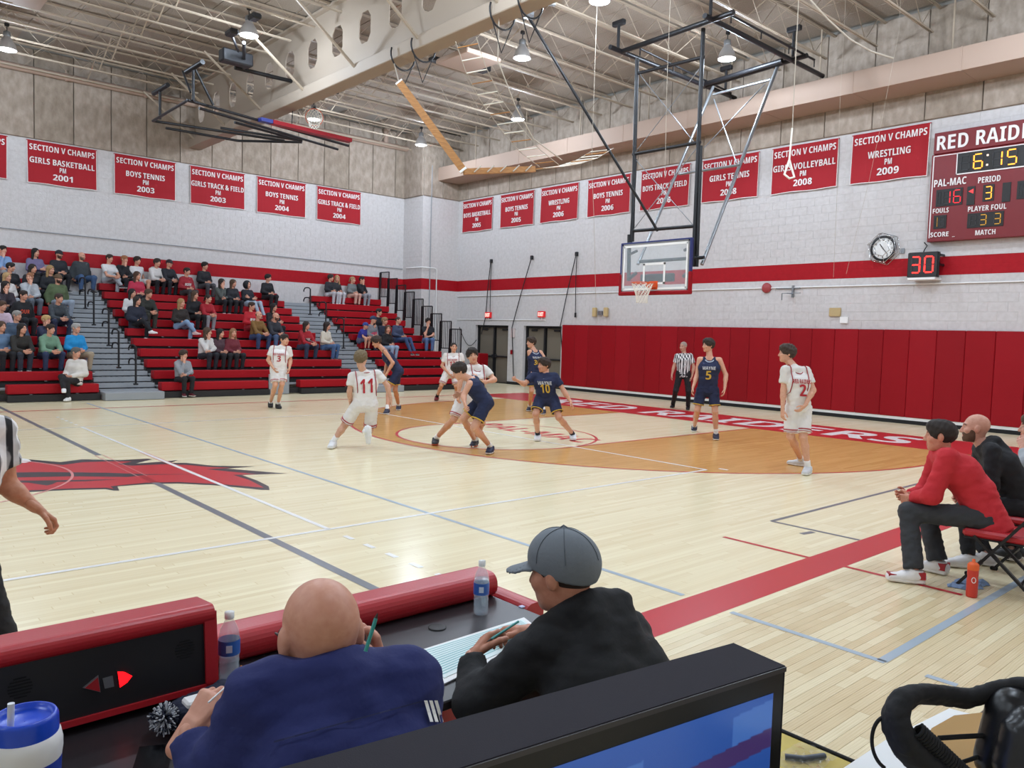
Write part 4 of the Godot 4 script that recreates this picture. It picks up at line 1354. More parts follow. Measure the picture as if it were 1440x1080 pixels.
func build_small_wall() -> void:
	# conduits along the baseline wall
	var t := thing("wall_conduit", "thin pale conduit running along the baseline wall under the red stripe", "conduit", Vector3(XW - 0.03, 3.32, 0))
	wall_run(t, "tube", [Vector3(0, 0, -14.4), Vector3(0, 0.0, 9.0)], 0.018, M.white_plastic)
	t = thing("wall_conduit", "thin pale conduit running just above the exit signs", "conduit", Vector3(XW - 0.03, 2.4, 0))
	wall_run(t, "tube", [Vector3(0, 0, -14.4), Vector3(0, 0, -9.3)], 0.015, M.white_plastic)
	t = thing("wall_conduit", "thin grey cable strung along the wall above the red stripe behind the bleachers", "conduit", Vector3(0, 4.43, ZB + 0.04))
	wall_run(t, "tube", [Vector3(-3, 0.1, 0), Vector3(17.2, -0.09, 0)], 0.014, M.bl_grey)
	t = thing("wall_conduit", "pale pipe bending down the corner pilaster behind the end railings", "conduit", Vector3(0, 0, 0))
	wall_run(t, "tube", [Vector3(17.2, 4.36, -15.5), Vector3(17.21, 4.36, -14.44), Vector3(17.85, 4.36, -14.44), Vector3(17.92, 4.3, -14.44), Vector3(17.93, 2.0, -14.44), Vector3(17.93, 0.2, -14.44)], 0.022, M.white_plastic)
	wall_run(t, "tube", [Vector3(17.6, 8.3, -14.44), Vector3(17.6, 0.2, -14.44)], 0.018, M.bl_grey)
	# ropes hung on wall hooks over the doors
	var cb: Array = [[[690, 367], [683, 445], [677, 470], "left"], [[747, 362], [720, 460], [722, 530], "middle"], [[810, 357], [788, 458], [791, 500], "right"]]
	var names := ["over the doors next to the corner", "between the two pairs of doors", "at the left end of the wall pads"]
	for i in 3:
		var a := on_x(cb[i][0][0], cb[i][0][1], XW - 0.08); var b := on_x(cb[i][1][0], cb[i][1][1], XW - 0.06); var c := on_x(cb[i][2][0], cb[i][2][1], XW - 0.05)
		t = thing("hanging_strap", "dark strap looped over a wall hook " + names[i], "strap", a, "dark straps hanging on the baseline wall")
		var k := MB.new()
		k.cbox(Vector3(0.03, 0, 0), Vector3(0.1, 0.14, 0.1), 0.015)
		put(t, "hook", k.mesh(), M.black_steel)
		wall_run(t, "strap", [Vector3(0, -0.05, 0), (b - a) * 0.5 + Vector3(0, -0.05, -0.03), b - a, c - a], 0.016, M.rubber)
		if i != 1:
			var e := on_x(cb[i][0][0] - 1, cb[i][1][1] - (0 if i == 0 else 15), XW - 0.06)
			wall_run(t, "strap", [Vector3(0, -0.05, 0.04), Vector3(0, -0.9, 0.03), e - a], 0.013, M.rubber)
			var wgt := MB.new()
			wgt.cbox(e - a, Vector3(0.05, 0.16, 0.06), 0.01)
			put(t, "buckle", wgt.mesh(), M.black_steel)
	t = thing("hanging_cable", "black cable sagging on the corner wall beside the end railings", "cable", Vector3(0, 0, 0))
	var pts: Array = []
	for i in 9:
		var f := i / 8.0
		var p := on_x(lerpf(646, 670, f), lerpf(460, 478, f) + 16.0 * sin(f * PI), XW - 0.05)
		pts.append(p)
	wall_run(t, "cable", pts, 0.012, M.rubber)
	# emergency light, horn, speaker plates
	var bz := on_x(846, 439, XW)
	t = thing("wall_light", "twin-headed brass emergency light on the wall beside the backboard", "light", bz)
	var bx := MB.new()
	bx.cbox(Vector3(-0.06, -0.03, 0.0), Vector3(0.1, 0.14, 0.16), 0.015)
	put(t, "bracket", bx.mesh(), M.grey_steel)
	for s: float in [-0.24, 0.26]:
		var hb := MB.new()
		hb.cbox(Vector3(-0.08, 0, s), Vector3(0.12, 0.3, 0.15), 0.02)
		put(t, "lamp_head", hb.mesh(), std(Color("c0a878"), 0.4))
	bz = on_x(1175, 439, XW)
	t = thing("wall_speaker", "small brass plate speaker on the wall above the red pads", "speaker", bz)
	bx = MB.new()
	bx.cbox(Vector3(-0.03, 0, 0), Vector3(0.06, 0.22, 0.3), 0.012)
	put(t, "plate", bx.mesh(), std(Color("b7a073"), 0.4))
	var bx2 := MB.new()
	bx2.box(Vector3(-0.03, -0.2, 0.25), Vector3(0.05, 0.16, 0.2))
	put(t, "box", bx2.mesh(), M.white_plastic)
	bz = on_x(1079, 405, XW)
	t = thing("wall_bell", "small round red bell on the wall below the red stripe", "bell", bz)
	bx = MB.new()
	var bs := Basis(Vector3(0, 0, 1), Vector3(-1, 0, 0), Vector3(0, -1, 0))
	bx.lathe([Vector2(0.13, 0.0), Vector2(0.14, 0.05), Vector2(0.1, 0.09), Vector2(0.001, 0.1)], 20, Vector3.ZERO, bs)
	put(t, "gong", bx.mesh(), std(Color("9c3a3c"), 0.5))
	bz = on_x(1114, 408, XW)
	t = thing("wall_bracket", "grey steel arm bracket on the wall beside the red bell", "bracket", bz)
	bx = MB.new()
	bx.bar(Vector3(-0.03, 0.05, -0.45), Vector3(-0.03, 0.05, 0.25), 0.03, 0.03)
	bx.bar(Vector3(-0.05, 0.12, 0.05), Vector3(-0.05, -0.2, 0.05), 0.05, 0.05)
	bx.bar(Vector3(-0.3, -0.1, -0.12), Vector3(-0.3, -0.1, 0.4), 0.02, 0.02)
	bx.bar(Vector3(-0.05, -0.1, 0.05), Vector3(-0.35, -0.1, 0.05), 0.02, 0.02)
	bx.bar(Vector3(-0.3, -0.1, -0.12), Vector3(-0.3, -0.28, -0.12), 0.02, 0.02)
	put(t, "arm", bx.mesh(), M.grey_steel)
	bz = on_x(1270, 353, XW)
	t = thing("wall_switch", "tiny grey switch box beside the caged clock", "switch", bz)
	bx = MB.new()
	bx.cbox(Vector3(-0.02, 0, 0), Vector3(0.04, 0.13, 0.08), 0.008)
	put(t, "box", bx.mesh(), M.grey_steel)
	bz = on_x(722, 468, XW)
	t = thing("wall_panel", "pale keypad box with a red switch on the wall between the two doors", "panel", bz)
	bx = MB.new()
	bx.cbox(Vector3(-0.03, 0, 0), Vector3(0.05, 0.35, 0.22), 0.01)
	put(t, "box", bx.mesh(), std(Color("c9b9b6"), 0.6))
	var sw := MB.new()
	sw.cbox(Vector3(-0.03, -0.72, -0.03), Vector3(0.06, 0.16, 0.12), 0.01)
	put(t, "switch", sw.mesh(), M.pad_red)

# ---------------------------------------------------------------- basketball goals
func rim_and_net(t: Node3D, c: Vector3, back: Vector3, up: Vector3, mat_net: Material) -> void:
	# c: rim centre, back: unit vector to the backboard
	var side := up.cross(back).normalized()
	var ring := MB.new()
	var pts: Array = []
	for i in 33:
		var a := TAU * i / 32.0
		pts.append(c + (back * cos(a) + side * sin(a)) * 0.232)
	ring.tube(pts, 0.011, 8, -1, false)
	put(t, "rim", ring.mesh(), M.orange)
	var br := MB.new()
	br.obox(c + back * 0.31 - up * 0.03, side * 0.09, up * 0.05, side.cross(up).normalized() * 0.075)
	br.obox(c + back * 0.375 - up * 0.03, side * 0.115, up * 0.09, side.cross(up).normalized() * 0.012)
	put(t, "rim_bracket", br.mesh(), M.orange)
	var net := MB.new()
	var rad := [0.228, 0.20, 0.17, 0.145, 0.125, 0.118, 0.122]
	for k in 12:
		for dirn: float in [-1.0, 1.0]:
			var p: Array = []
			for j in 7:
				var a := TAU * (k + dirn * j * 0.5) / 12.0
				p.append(c + (back * cos(a) + side * sin(a)) * rad[j] - up * (0.015 + j * 0.07))
			net.tube(p, 0.0055, 5, -1, false)
	put(t, "net", net.mesh(), mat_net)

func pipe_part(t: Node3D, called: String, a: Vector3, b: Vector3, r: float, m: Material) -> void:
	var mb := MB.new()
	mb.tube([a, b], r, 10 if r > 0.02 else 6)
	put(t, called, mb.mesh(), m)
func build_hoops() -> void:
	build_goal()
	build_folded_goal()

func build_goal() -> void:
	# goal in use: glass backboard on a ceiling hung mast frame
	var xf := XB - 1.22           # front face of the glass
	var t := thing("basketball_goal", "glass basketball backboard with orange rim on a tall black ceiling-hung frame", "basketball hoop", Vector3(xf, 2.89, 0))
	var g := MB.new()
	g.box(Vector3(0.008, 0.535, 0), Vector3(0.014, 1.06, 1.82))
	put(t, "glass", g.mesh(), M.glass)
	var fr := MB.new()
	for q: Array in [[0.535, -0.905, 1.07, 0.04], [0.535, 0.905, 1.07, 0.04]]:
		fr.box(Vector3(0.02, q[0], q[1]), Vector3(0.05, q[2], q[3]))
	fr.box(Vector3(0.02, 0.015, 0), Vector3(0.05, 0.04, 1.85)); fr.box(Vector3(0.02, 1.055, 0), Vector3(0.05, 0.04, 1.85))
	put(t, "metal_frame", fr.mesh(), M.chrome)
	var wl := MB.new()
	for q: Array in [[0.055, 0.0, 0.05, 1.74], [1.01, 0.0, 0.05, 1.74], [0.535, -0.86, 0.96, 0.04], [0.535, 0.86, 0.96, 0.04], [0.17, 0.0, 0.05, 0.61], [0.60, 0.0, 0.05, 0.61], [0.385, -0.28, 0.46, 0.05], [0.385, 0.28, 0.46, 0.05]]:
		wl.box(Vector3(-0.001, q[0], q[1]), Vector3(0.004, q[2], q[3]))
	put(t, "white_target_lines", wl.mesh(), M.paint_white)
	# padding: red along the bottom and lower sides, blue above
	var pd := MB.new()
	pd.cbox(Vector3(0.02, -0.035, 0), Vector3(0.1, 0.09, 1.98), 0.02)
	for s: float in [-0.95, 0.95]:
		pd.cbox(Vector3(0.02, 0.19, s), Vector3(0.1, 0.42, 0.07), 0.02)
	put(t, "red_edge_pad", pd.mesh(), M.pad_red)
	var bl := MB.new()
	for s: float in [-0.94, 0.94]:
		bl.cbox(Vector3(0.03, 0.74, s), Vector3(0.08, 0.68, 0.05), 0.01)
	bl.cbox(Vector3(0.03, 1.085, 0), Vector3(0.08, 0.04, 1.93), 0.01)
	put(t, "blue_edge", bl.mesh(), std(Color("1f2a63"), 0.5))
	rim_and_net(t, Vector3(-0.38, 0.16, 0), Vector3(1, 0, 0), Vector3.UP, M.net)
	# mast: two pairs of uprights, behind the board
	var o := t.position
	var bx := 0.30
	var P := func(px: float, py: float) -> Vector3: return on_x(px, py, xf + bx) - o
	for q: Array in [[[896, 82], [889, 340]], [[989, 40], [975, 375]], [[885, 330], [884, 395]]]:
		pipe_part(t, "mast_pipe", P.call(q[0][0], q[0][1]), P.call(q[1][0], q[1][1]), 0.045, M.black_steel)
	for q: Array in [[[894, 224], [887, 345]], [[986, 205], [980, 375]]]:
		pipe_part(t, "mast_pipe", P.call(q[0][0], q[0][1]), P.call(q[1][0], q[1][1]), 0.035, M.black_steel)
	for q: Array in [[[890, 217], [985, 200]], [[888, 325], [978, 318]], [[898, 103], [990, 80]], [[900, 368], [990, 362]]]:
		pipe_part(t, "cross_pipe", P.call(q[0][0], q[0][1]), P.call(q[1][0], q[1][1]), 0.038, M.black_steel)
	# brackets from mast to glass
	var bk := MB.new()
	for z: float in [-0.75, 0.75]:
		bk.bar(Vector3(0.05, 0.3, z), Vector3(bx, 0.45, z), 0.06, 0.06)
		bk.bar(Vector3(0.05, 0.85, z), Vector3(bx, 0.95, z), 0.05, 0.05)
	bk.cbox(Vector3(0.12, 0.3, 0), Vector3(0.1, 0.18, 0.9), 0.02)
	put(t, "bracket", bk.mesh(), M.black_steel)
	# raked struts from the board back up to the roof frame
	var Q := func(px: float, py: float, x: float) -> Vector3: return on_x(px, py, x) - o
	pipe_part(t, "raked_strut", Q.call(987, 372, xf + 0.35), Q.call(1094, 92, xf + 3.3), 0.04, M.grey_steel)
	pipe_part(t, "raked_strut", Q.call(897, 372, xf + 0.35), Q.call(1003, 122, xf + 3.3), 0.035, M.grey_steel)
	pipe_part(t, "raked_strut", Q.call(1003, 133, xf + 3.1), Q.call(1084, 112, xf + 3.1), 0.03, M.grey_steel)
	pipe_part(t, "raked_strut", Q.call(955, 245, xf + 1.4), Q.call(1040, 232, xf + 1.4), 0.028, M.grey_steel)
	pipe_part(t, "tie_rod", Q.call(1004, 140, xf + 3.0), Q.call(1036, 230, xf + 1.5), 0.018, M.grey_steel)
	pipe_part(t, "tie_rod", Q.call(1076, 118, xf + 3.0), Q.call(990, 208, xf + 0.9), 0.012, M.grey_steel)
	pipe_part(t, "tie_rod", P.call(896, 100), P.call(980, 205), 0.009, M.grey_steel)
	pipe_part(t, "tie_rod", P.call(985, 95), P.call(893, 215), 0.009, M.grey_steel)
	pipe_part(t, "tie_rod", P.call(890, 220), P.call(976, 318), 0.009, M.grey_steel)
	pipe_part(t, "tie_rod", P.call(982, 205), P.call(889, 325), 0.009, M.grey_steel)
	# roof frame of heavy pipes
	var y := 8.35
	var H := func(px: float, py: float) -> Vector3: return on_y(px, py, y) - o
	for q: Array in [[[858, 66], [1034, 138]], [[991, 22], [1157, 107]], [[876, 72], [1032, 17]], [[990, 122], [1135, 78]], [[985, 120], [1100, 85]]]:
		pipe_part(t, "roof_pipe", H.call(q[0][0], q[0][1]), H.call(q[1][0], q[1][1]), 0.055, M.black_steel)
	for q: Array in [[[900, 76], [1028, 134]], [[1028, 30], [1145, 88]]]:
		var a: Vector3 = H.call(q[0][0], q[0][1]) + Vector3(0, 0.12, 0); var c: Vector3 = H.call(q[1][0], q[1][1]) + Vector3(0, 0.06, 0)
		var rf2 := MB.new()
		rf2.tube([a, c], 0.025, 8)
		for k in 4:
			var m := a.lerp(c, k / 3.0)
			rf2.tube([m, m - Vector3(0, 0.16, 0)], 0.015, 6)
		put(t, "guide_rail", rf2.mesh(), M.black_steel)
	for q: Array in [[869, 72], [999, 22], [1115, 80], [1020, 130]]:
		var hg := MB.new()
		var a: Vector3 = H.call(q[0], q[1])
		hg.tube([a, a + Vector3(0, 0.62, 0)], 0.035, 8)
		hg.cbox(a + Vector3(0, 0.62, 0), Vector3(0.12, 0.12, 0.34), 0.02)
		put(t, "hanger", hg.mesh(), M.black_steel)
	# long raising strut to the winch
	var ls := MB.new()
	var top := on_y(742, 22, 8.55) - o
	ls.tube([top, P.call(925, 325)], 0.03, 10)
	put(t, "raising_strut", ls.mesh(), M.black_steel)
	var wn := MB.new()
	wn.cbox(top + Vector3(0, 0.1, 0), Vector3(0.25, 0.3, 0.22), 0.05)
	wn.tube([top + Vector3(-0.5, 0.3, -0.3), top + Vector3(0.5, 0.3, 0.3)], 0.05, 10)
	put(t, "winch", wn.mesh(), M.grey_steel)
	var wb := MB.new()
	var wa := on_y(690, 0, 8.75) - o; var wc := on_y(725, 15, 8.75) - o
	wb.tube([wa, wc], 0.055, 10)
	wb.tube([wa.lerp(wc, 0.7), on_y(752, 0, 8.75) - o], 0.05, 10)
	put(t, "winch_beam", wb.mesh(), M.black_steel)

func build_folded_goal() -> void:
	# side goal folded up flat under the roof, in front of the concrete wall
	var y := 7.15
	var t := thing("basketball_goal", "folded-up basketball backboard hanging flat under the roof before the concrete wall", "basketball hoop", on_y(350, 185, y))
	var o := t.position
	var H := func(px: float, py: float, dy := 0.0) -> Vector3: return on_y(px, py, y + dy) - o
	for q: Array in [[264, 141, 490, 205], [215, 170, 400, 198], [264, 141, 215, 170], [233, 180, 335, 198], [335, 198, 425, 200], [280, 152, 475, 210], [310, 180, 425, 198], [330, 172, 420, 197]]:
		pipe_part(t, "folded_mast", H.call(q[0], q[1]), H.call(q[2], q[3]), 0.035, M.black_steel)
	for q: Array in [[225, 168, 225, 126], [272, 142, 272, 95]]:
		var a: Vector3 = H.call(q[0], q[1])
		var zd := a.z + o.z
		var hg := MB.new()
		hg.tube([a, on_z(q[2], q[3], zd) - o], 0.035, 8)
		var tp := on_z(q[2], q[3], zd) - o
		hg.tube([tp + Vector3(-0.05, -0.04, -0.35), tp + Vector3(0.05, 0.04, 0.45)], 0.06, 10)
		put(t, "hanger", hg.mesh(), M.black_steel)
	pipe_part(t, "hanger_brace", H.call(300, 148), on_z(275, 98, (H.call(272, 142) as Vector3).z + o.z) - o, 0.03, M.black_steel)
	pipe_part(t, "hanger_brace", H.call(268, 130), on_z(257, 100, (H.call(264, 141) as Vector3).z + o.z) - o, 0.025, M.black_steel)
	# the board seen edge on: red pad with blue end
	var a := H.call(365, 168) as Vector3; var c := H.call(492, 198) as Vector3
	var d := (c - a)
	var bd := MB.new()
	bd.bar(a + d * 0.12, c, 0.22, 0.1)
	put(t, "red_edge_pad", bd.mesh(), M.pad_red)
	var bb := MB.new()
	bb.bar(a, a + d * 0.12, 0.2, 0.09)
	put(t, "blue_edge", bb.mesh(), std(Color("1f2a78"), 0.5))
	# rim points outwards and up now
	var rc := on_z(442, 165, (a.z + c.z) * 0.5 + o.z + 0.1) - o
	var N := hvec(EYE - (rc + o))
	var sd := Vector3.UP.cross(N).normalized()
	var rg := MB.new()
	var pts: Array = []
	for i in 33:
		var an := TAU * i / 32.0
		pts.append(rc + (sd * cos(an) + Vector3.UP * sin(an)) * 0.225)
	rg.tube(pts, 0.012, 8, -1, false)
	put(t, "rim", rg.mesh(), M.orange)
	pipe_part(t, "rim_bracket", rc + Vector3(0, 0.22, 0), rc + Vector3(0, 0.3, 0) - N * 0.15, 0.04, M.black_steel)
	# net falling through the upright ring
	var nt := MB.new()
	for k in 12:
		for dirn: float in [-1.0, 1.0]:
			var p: Array = []
			for j in 7:
				var an := TAU * (k + dirn * j * 0.5) / 12.0
				var f := j / 6.0
				p.append(rc + N * (0.16 * f) - Vector3.UP * (0.26 * f * f) + (sd * cos(an) + Vector3.UP * sin(an) * (1.0 - 0.35 * f)) * lerpf(0.222, 0.13, f))
			nt.tube(p, 0.008, 5, -1, false)
	put(t, "net", nt.mesh(), M.net)
	# winch beam above it
	var y2 := 8.3
	var G := func(px: float, py: float) -> Vector3: return on_y(px, py, y2) - o
	var wbm := MB.new()
	wbm.tube([G.call(330, 95), G.call(476, 130)], 0.05, 10)
	put(t, "winch_beam", wbm.mesh(), M.black_steel)
	var w2 := MB.new()
	w2.cbox(G.call(424, 122), Vector3(0.4, 0.22, 0.22), 0.04)
	w2.tube([G.call(415, 119) + Vector3(0, -0.06, 0), G.call(437, 126) + Vector3(0, -0.06, 0)], 0.09, 14)
	put(t, "winch", w2.mesh(), M.grey_steel)
	var w3 := MB.new()
	w3.cbox(G.call(332, 82), Vector3(0.75, 0.3, 0.3), 0.03)
	w3.tube([G.call(343, 96), G.call(343, 60)], 0.04, 8)
	w3.tube([G.call(335, 72), G.call(325, 48)], 0.03, 8)
	w3.cbox(G.call(326, 46), Vector3(0.2, 0.12, 0.35), 0.03)
	put(t, "motor_box", w3.mesh(), M.black_steel)
	w3 = MB.new()
	w3.cbox(G.call(358, 24), Vector3(0.2, 0.12, 0.3), 0.03)
	put(t, "roof_clamp", w3.mesh(), M.black_steel)
	var cb := MB.new()
	cb.tube([G.call(405, 128), H.call(412, 150, 0.6), H.call(410, 178)], 0.012, 6)
	put(t, "cable", cb.mesh(), M.rubber)

# ---------------------------------------------------------------- hanging gym apparatus
func build_gym_gear() -> void:
	var zc := -3.2
	# two wooden beams hung in a V
	var a := at_depth(561, 115, 15.0); var b := at_depth(652, 240, 15.0); var c := at_depth(752, 238, 15.6)
	var t := thing("wooden_beam", "long wooden beam slanting down from a girder clamp", "beam", a)
	var m := MB.new()
	m.bar(Vector3.ZERO, b - a, 0.09, 0.14)
	put(t, "timber", m.mesh(), M.wood_beam)
	m = MB.new()
	m.bar((b - a) * 0.985, (b - a) * 1.005, 0.1, 0.15)
	m.bar((b - a) * 0.0, (b - a) * 0.015, 0.1, 0.15)
	put(t, "end_cap", m.mesh(), M.white_plastic)
	m = MB.new()
	var clampp := on_y(553, 85, 7.7)
	m.tube([Vector3.ZERO, clampp - a], 0.012, 6)
	put(t, "rope", m.mesh(), M.rope)
	t = thing("wooden_beam", "shorter wooden beam hanging level at the end of the slanting one", "beam", b)
	m = MB.new()
	m.bar(Vector3(0.0, -0.02, 0), c - b, 0.08, 0.11)
	put(t, "timber", m.mesh(), M.wood_beam)
	for k in 5:
		m = MB.new()
		var p := (c - b) * (0.15 + k * 0.18)
		m.tube([p + Vector3(-0.06, -0.05, 0.06), p + Vector3(0.1, 0.09, 0.06)], 0.013, 6)
		put(t, "lashing", m.mesh(), M.rope)
	# rope ladder from the level beam up to the right
	var lad := func(label: String, pts: Array, depth: float, rungs: int, w: float) -> void:
		var q: Array = []
		for p: Array in pts: q.append(at_depth(p[0], p[1], depth + (p[2] if p.size() > 2 else 0.0)))
		var tt := thing("rope_ladder", label, "rope ladder", q[0], "rope ladders tied up under the roof")
		var cv := Curve3D.new()
		for p: Vector3 in q: cv.add_point(p)
		var L := cv.get_baked_length()
		for s in 2:
			var line: Array = []
			for i in 25:
				var pp := cv.sample_baked(L * i / 24.0)
				line.append(pp + Vector3(0.0, 0.0, (s - 0.5) * w) + cam_r * ((s - 0.5) * w * 0.6) - q[0])
			var mm := MB.new()
			mm.tube(line, 0.007, 5)
			put(tt, "rope", mm.mesh(), M.rope)
		for i in rungs:
			var pp := cv.sample_baked(L * (i + 0.5) / rungs) - (q[0] as Vector3)
			var mm := MB.new()
			var off := Vector3(0, 0, 0.5 * w) + cam_r * (0.3 * w)
			mm.tube([pp - off, pp + off], 0.011, 6)
			put(tt, "rung", mm.mesh(), M.wood_beam if i % 3 == 0 else M.net)
	lad.call("rope ladder with white rungs sagging from the level beam to the black strut", [[748, 238], [775, 236, 0.6], [800, 232, 1.0], [825, 224, 1.4], [848, 210, 1.8]], 15.6, 14, 0.34)
	lad.call("rope ladder with wooden rungs hanging from the girder clamp towards the sagging ladder", [[655, 55], [668, 95, 0.3], [690, 140, 0.8], [718, 180, 1.2], [745, 212, 1.6], [772, 233, 1.9]], 14.0, 13, 0.3)
	# clamps around the girder flange
	for q: Array in [[527, 78, "nearer the wall"], [655, 12, "farther from the wall"]]:
		var p := on_y(q[0] + 15.0, q[1], 7.62)
		p.x = 9.0
		t = thing("girder_clamp", "pair of black ring clamps around the girder flange " + q[2], "clamp", p, "black clamps on the girder")
		for s in 2:
			m = MB.new()
			var ring: Array = []
			for i in 15:
				var an := -0.4 + 3.9 * i / 14.0
				ring.append(Vector3(cos(an) * 0.3, 0.1 - sin(an) * 0.3, s * 0.75))
			m.tube(ring, 0.018, 6)
			m.tube([Vector3(-0.25, -0.05, s * 0.75), Vector3(0, -0.62, s * 0.75), Vector3(0.28, 0.0, s * 0.75)], 0.012, 6)
			put(t, "ring", m.mesh(), M.black_steel)
	# climbing ropes and gymnastic ring
	var rp := func(label: String, pts: Array, r: float, mt: Material, up_ := true) -> void:
		var q: Array = []
		for p: Array in pts: q.append(at_depth(p[0], p[1], p[2]))
		var tt := thing("hanging_rope", label, "rope", q[0], "ropes hanging under the roof")
		var rel: Array = []
		if up_: rel.append(Vector3(0, ROOF - (q[0] as Vector3).y, 0))
		for p: Vector3 in q: rel.append(p - (q[0] as Vector3))
		var mm := MB.new()
		mm.tube(rel, r, 6)
		put(tt, "rope", mm.mesh(), mt)
	rp.call("white rope sagging across the roof corner to the baseline wall", [[1140, 0, 15.0], [1165, 28, 15.4], [1195, 55, 15.8], [1225, 72, 16.2], [1256, 82, 16.6]], 0.018, M.rope)
	rp.call("thin rope slanting from the wooden beam up to the ladder", [[700, 85, 14.5], [725, 150, 15.2], [750, 195, 15.8], [790, 225, 16.4]], 0.012, M.rope)
	rp.call("thin rope hanging straight down in front of the boys tennis 2006 banner", [[832, 225, 16.5], [833, 255, 16.5], [835, 300, 16.5], [838, 430, 16.5]], 0.004, M.rope)
	rp.call("thin cord hanging down before the wrestling 2009 banner", [[1264, 45, 16.4], [1240, 170, 16.4], [1222, 255, 16.4], [1190, 385, 16.4]], 0.003, M.rope)
	rp.call("thin cord hanging down before the girls volleyball banner", [[1181, 150, 16.6], [1178, 250, 16.6], [1172, 390, 16.6]], 0.003, M.rope)
	rp.call("thin wire hanging inside the backboard frame", [[938, 116, 15.8], [935, 250, 15.8]], 0.005, M.rope)
	var g := at_depth(1117, 120, 15.4)
	t = thing("gymnastic_ring", "single white triangular gymnastic ring on a rope before the girls volleyball banner", "gymnastic ring", g)
	m = MB.new()
	m.tube([Vector3(0, ROOF - g.y, 0), Vector3.ZERO, at_depth(1114, 185, 15.4) - g], 0.01, 6)
	put(t, "strap", m.mesh(), M.rope)
	m = MB.new()
	m.tube([at_depth(1114, 180, 15.4) - g, at_depth(1110, 225, 15.4) - g], 0.018, 8)
	var lo := at_depth(1110, 225, 15.4) - g
	m.tube([lo, at_depth(1103, 245, 15.4) - g, at_depth(1110, 251, 15.35) - g, at_depth(1117, 249, 15.4) - g, at_depth(1112, 232, 15.4) - g, lo], 0.022, 8)
	put(t, "ring", m.mesh(), M.net)
	# projector box under the roof between the joists
	var pj := on_y(655, 88, 8.75)
	t = thing("ceiling_unit", "pale flat roof unit with dark open grille between the joists", "vent", pj)
	m = MB.new()
	m.cbox(Vector3(0, 0.02, 0.1), Vector3(1.1, 0.12, 1.3), 0.02)
	put(t, "panel", m.mesh(), M.duct)
	m = MB.new()
	m.cbox(Vector3(0.55, 0.12, -0.35), Vector3(0.9, 0.14, 0.35), 0.02)
	put(t, "grille", m.mesh(), M.dark)
	m = MB.new()
	m.cbox(Vector3(-0.4, 0.09, -0.62), Vector3(0.5, 0.1, 0.25), 0.02)
	put(t, "grille", m.mesh(), M.dark)

# ---------------------------------------------------------------- figures: smooth-min capsule fields meshed as surface nets
# bone: [a, b, ra, rb, side, wa, wb, flat_a, flat_b]
func bone(a: Vector3, b: Vector3, ra: float, rb: float, side := Vector3.ZERO, wa := 0.0, wb := 0.0, fa := false, fb := false) -> Array:
	return [a, b, ra, rb, side, wa, wb, fa, fb]
func field_at(bones: Array, p: Vector3, k: float) -> float:
	var g := 1.0
	for q: Array in bones:
		var a: Vector3 = q[0]
		var ba: Vector3 = q[1] - a
		var L2 := maxf(ba.length_squared(), 1e-8)
		var pa := p - a
		var tr := pa.dot(ba) / L2
		var t := clampf(tr, 0.0, 1.0)
		var v := pa - ba * t
		var w := lerpf(q[5], q[6], t)
		if w > 0.0:
			var sd: Vector3 = q[4]
			v -= sd * clampf(v.dot(sd), -w, w)
		var d := v.length() - lerpf(q[2], q[3], t)
		if q[7]: d = maxf(d, -tr * sqrt(L2))
		if q[8]: d = maxf(d, (tr - 1.0) * sqrt(L2))
		var h := maxf(k - absf(g - d), 0.0) / k
		g = minf(g, d) - h * h * k * 0.25
	return g
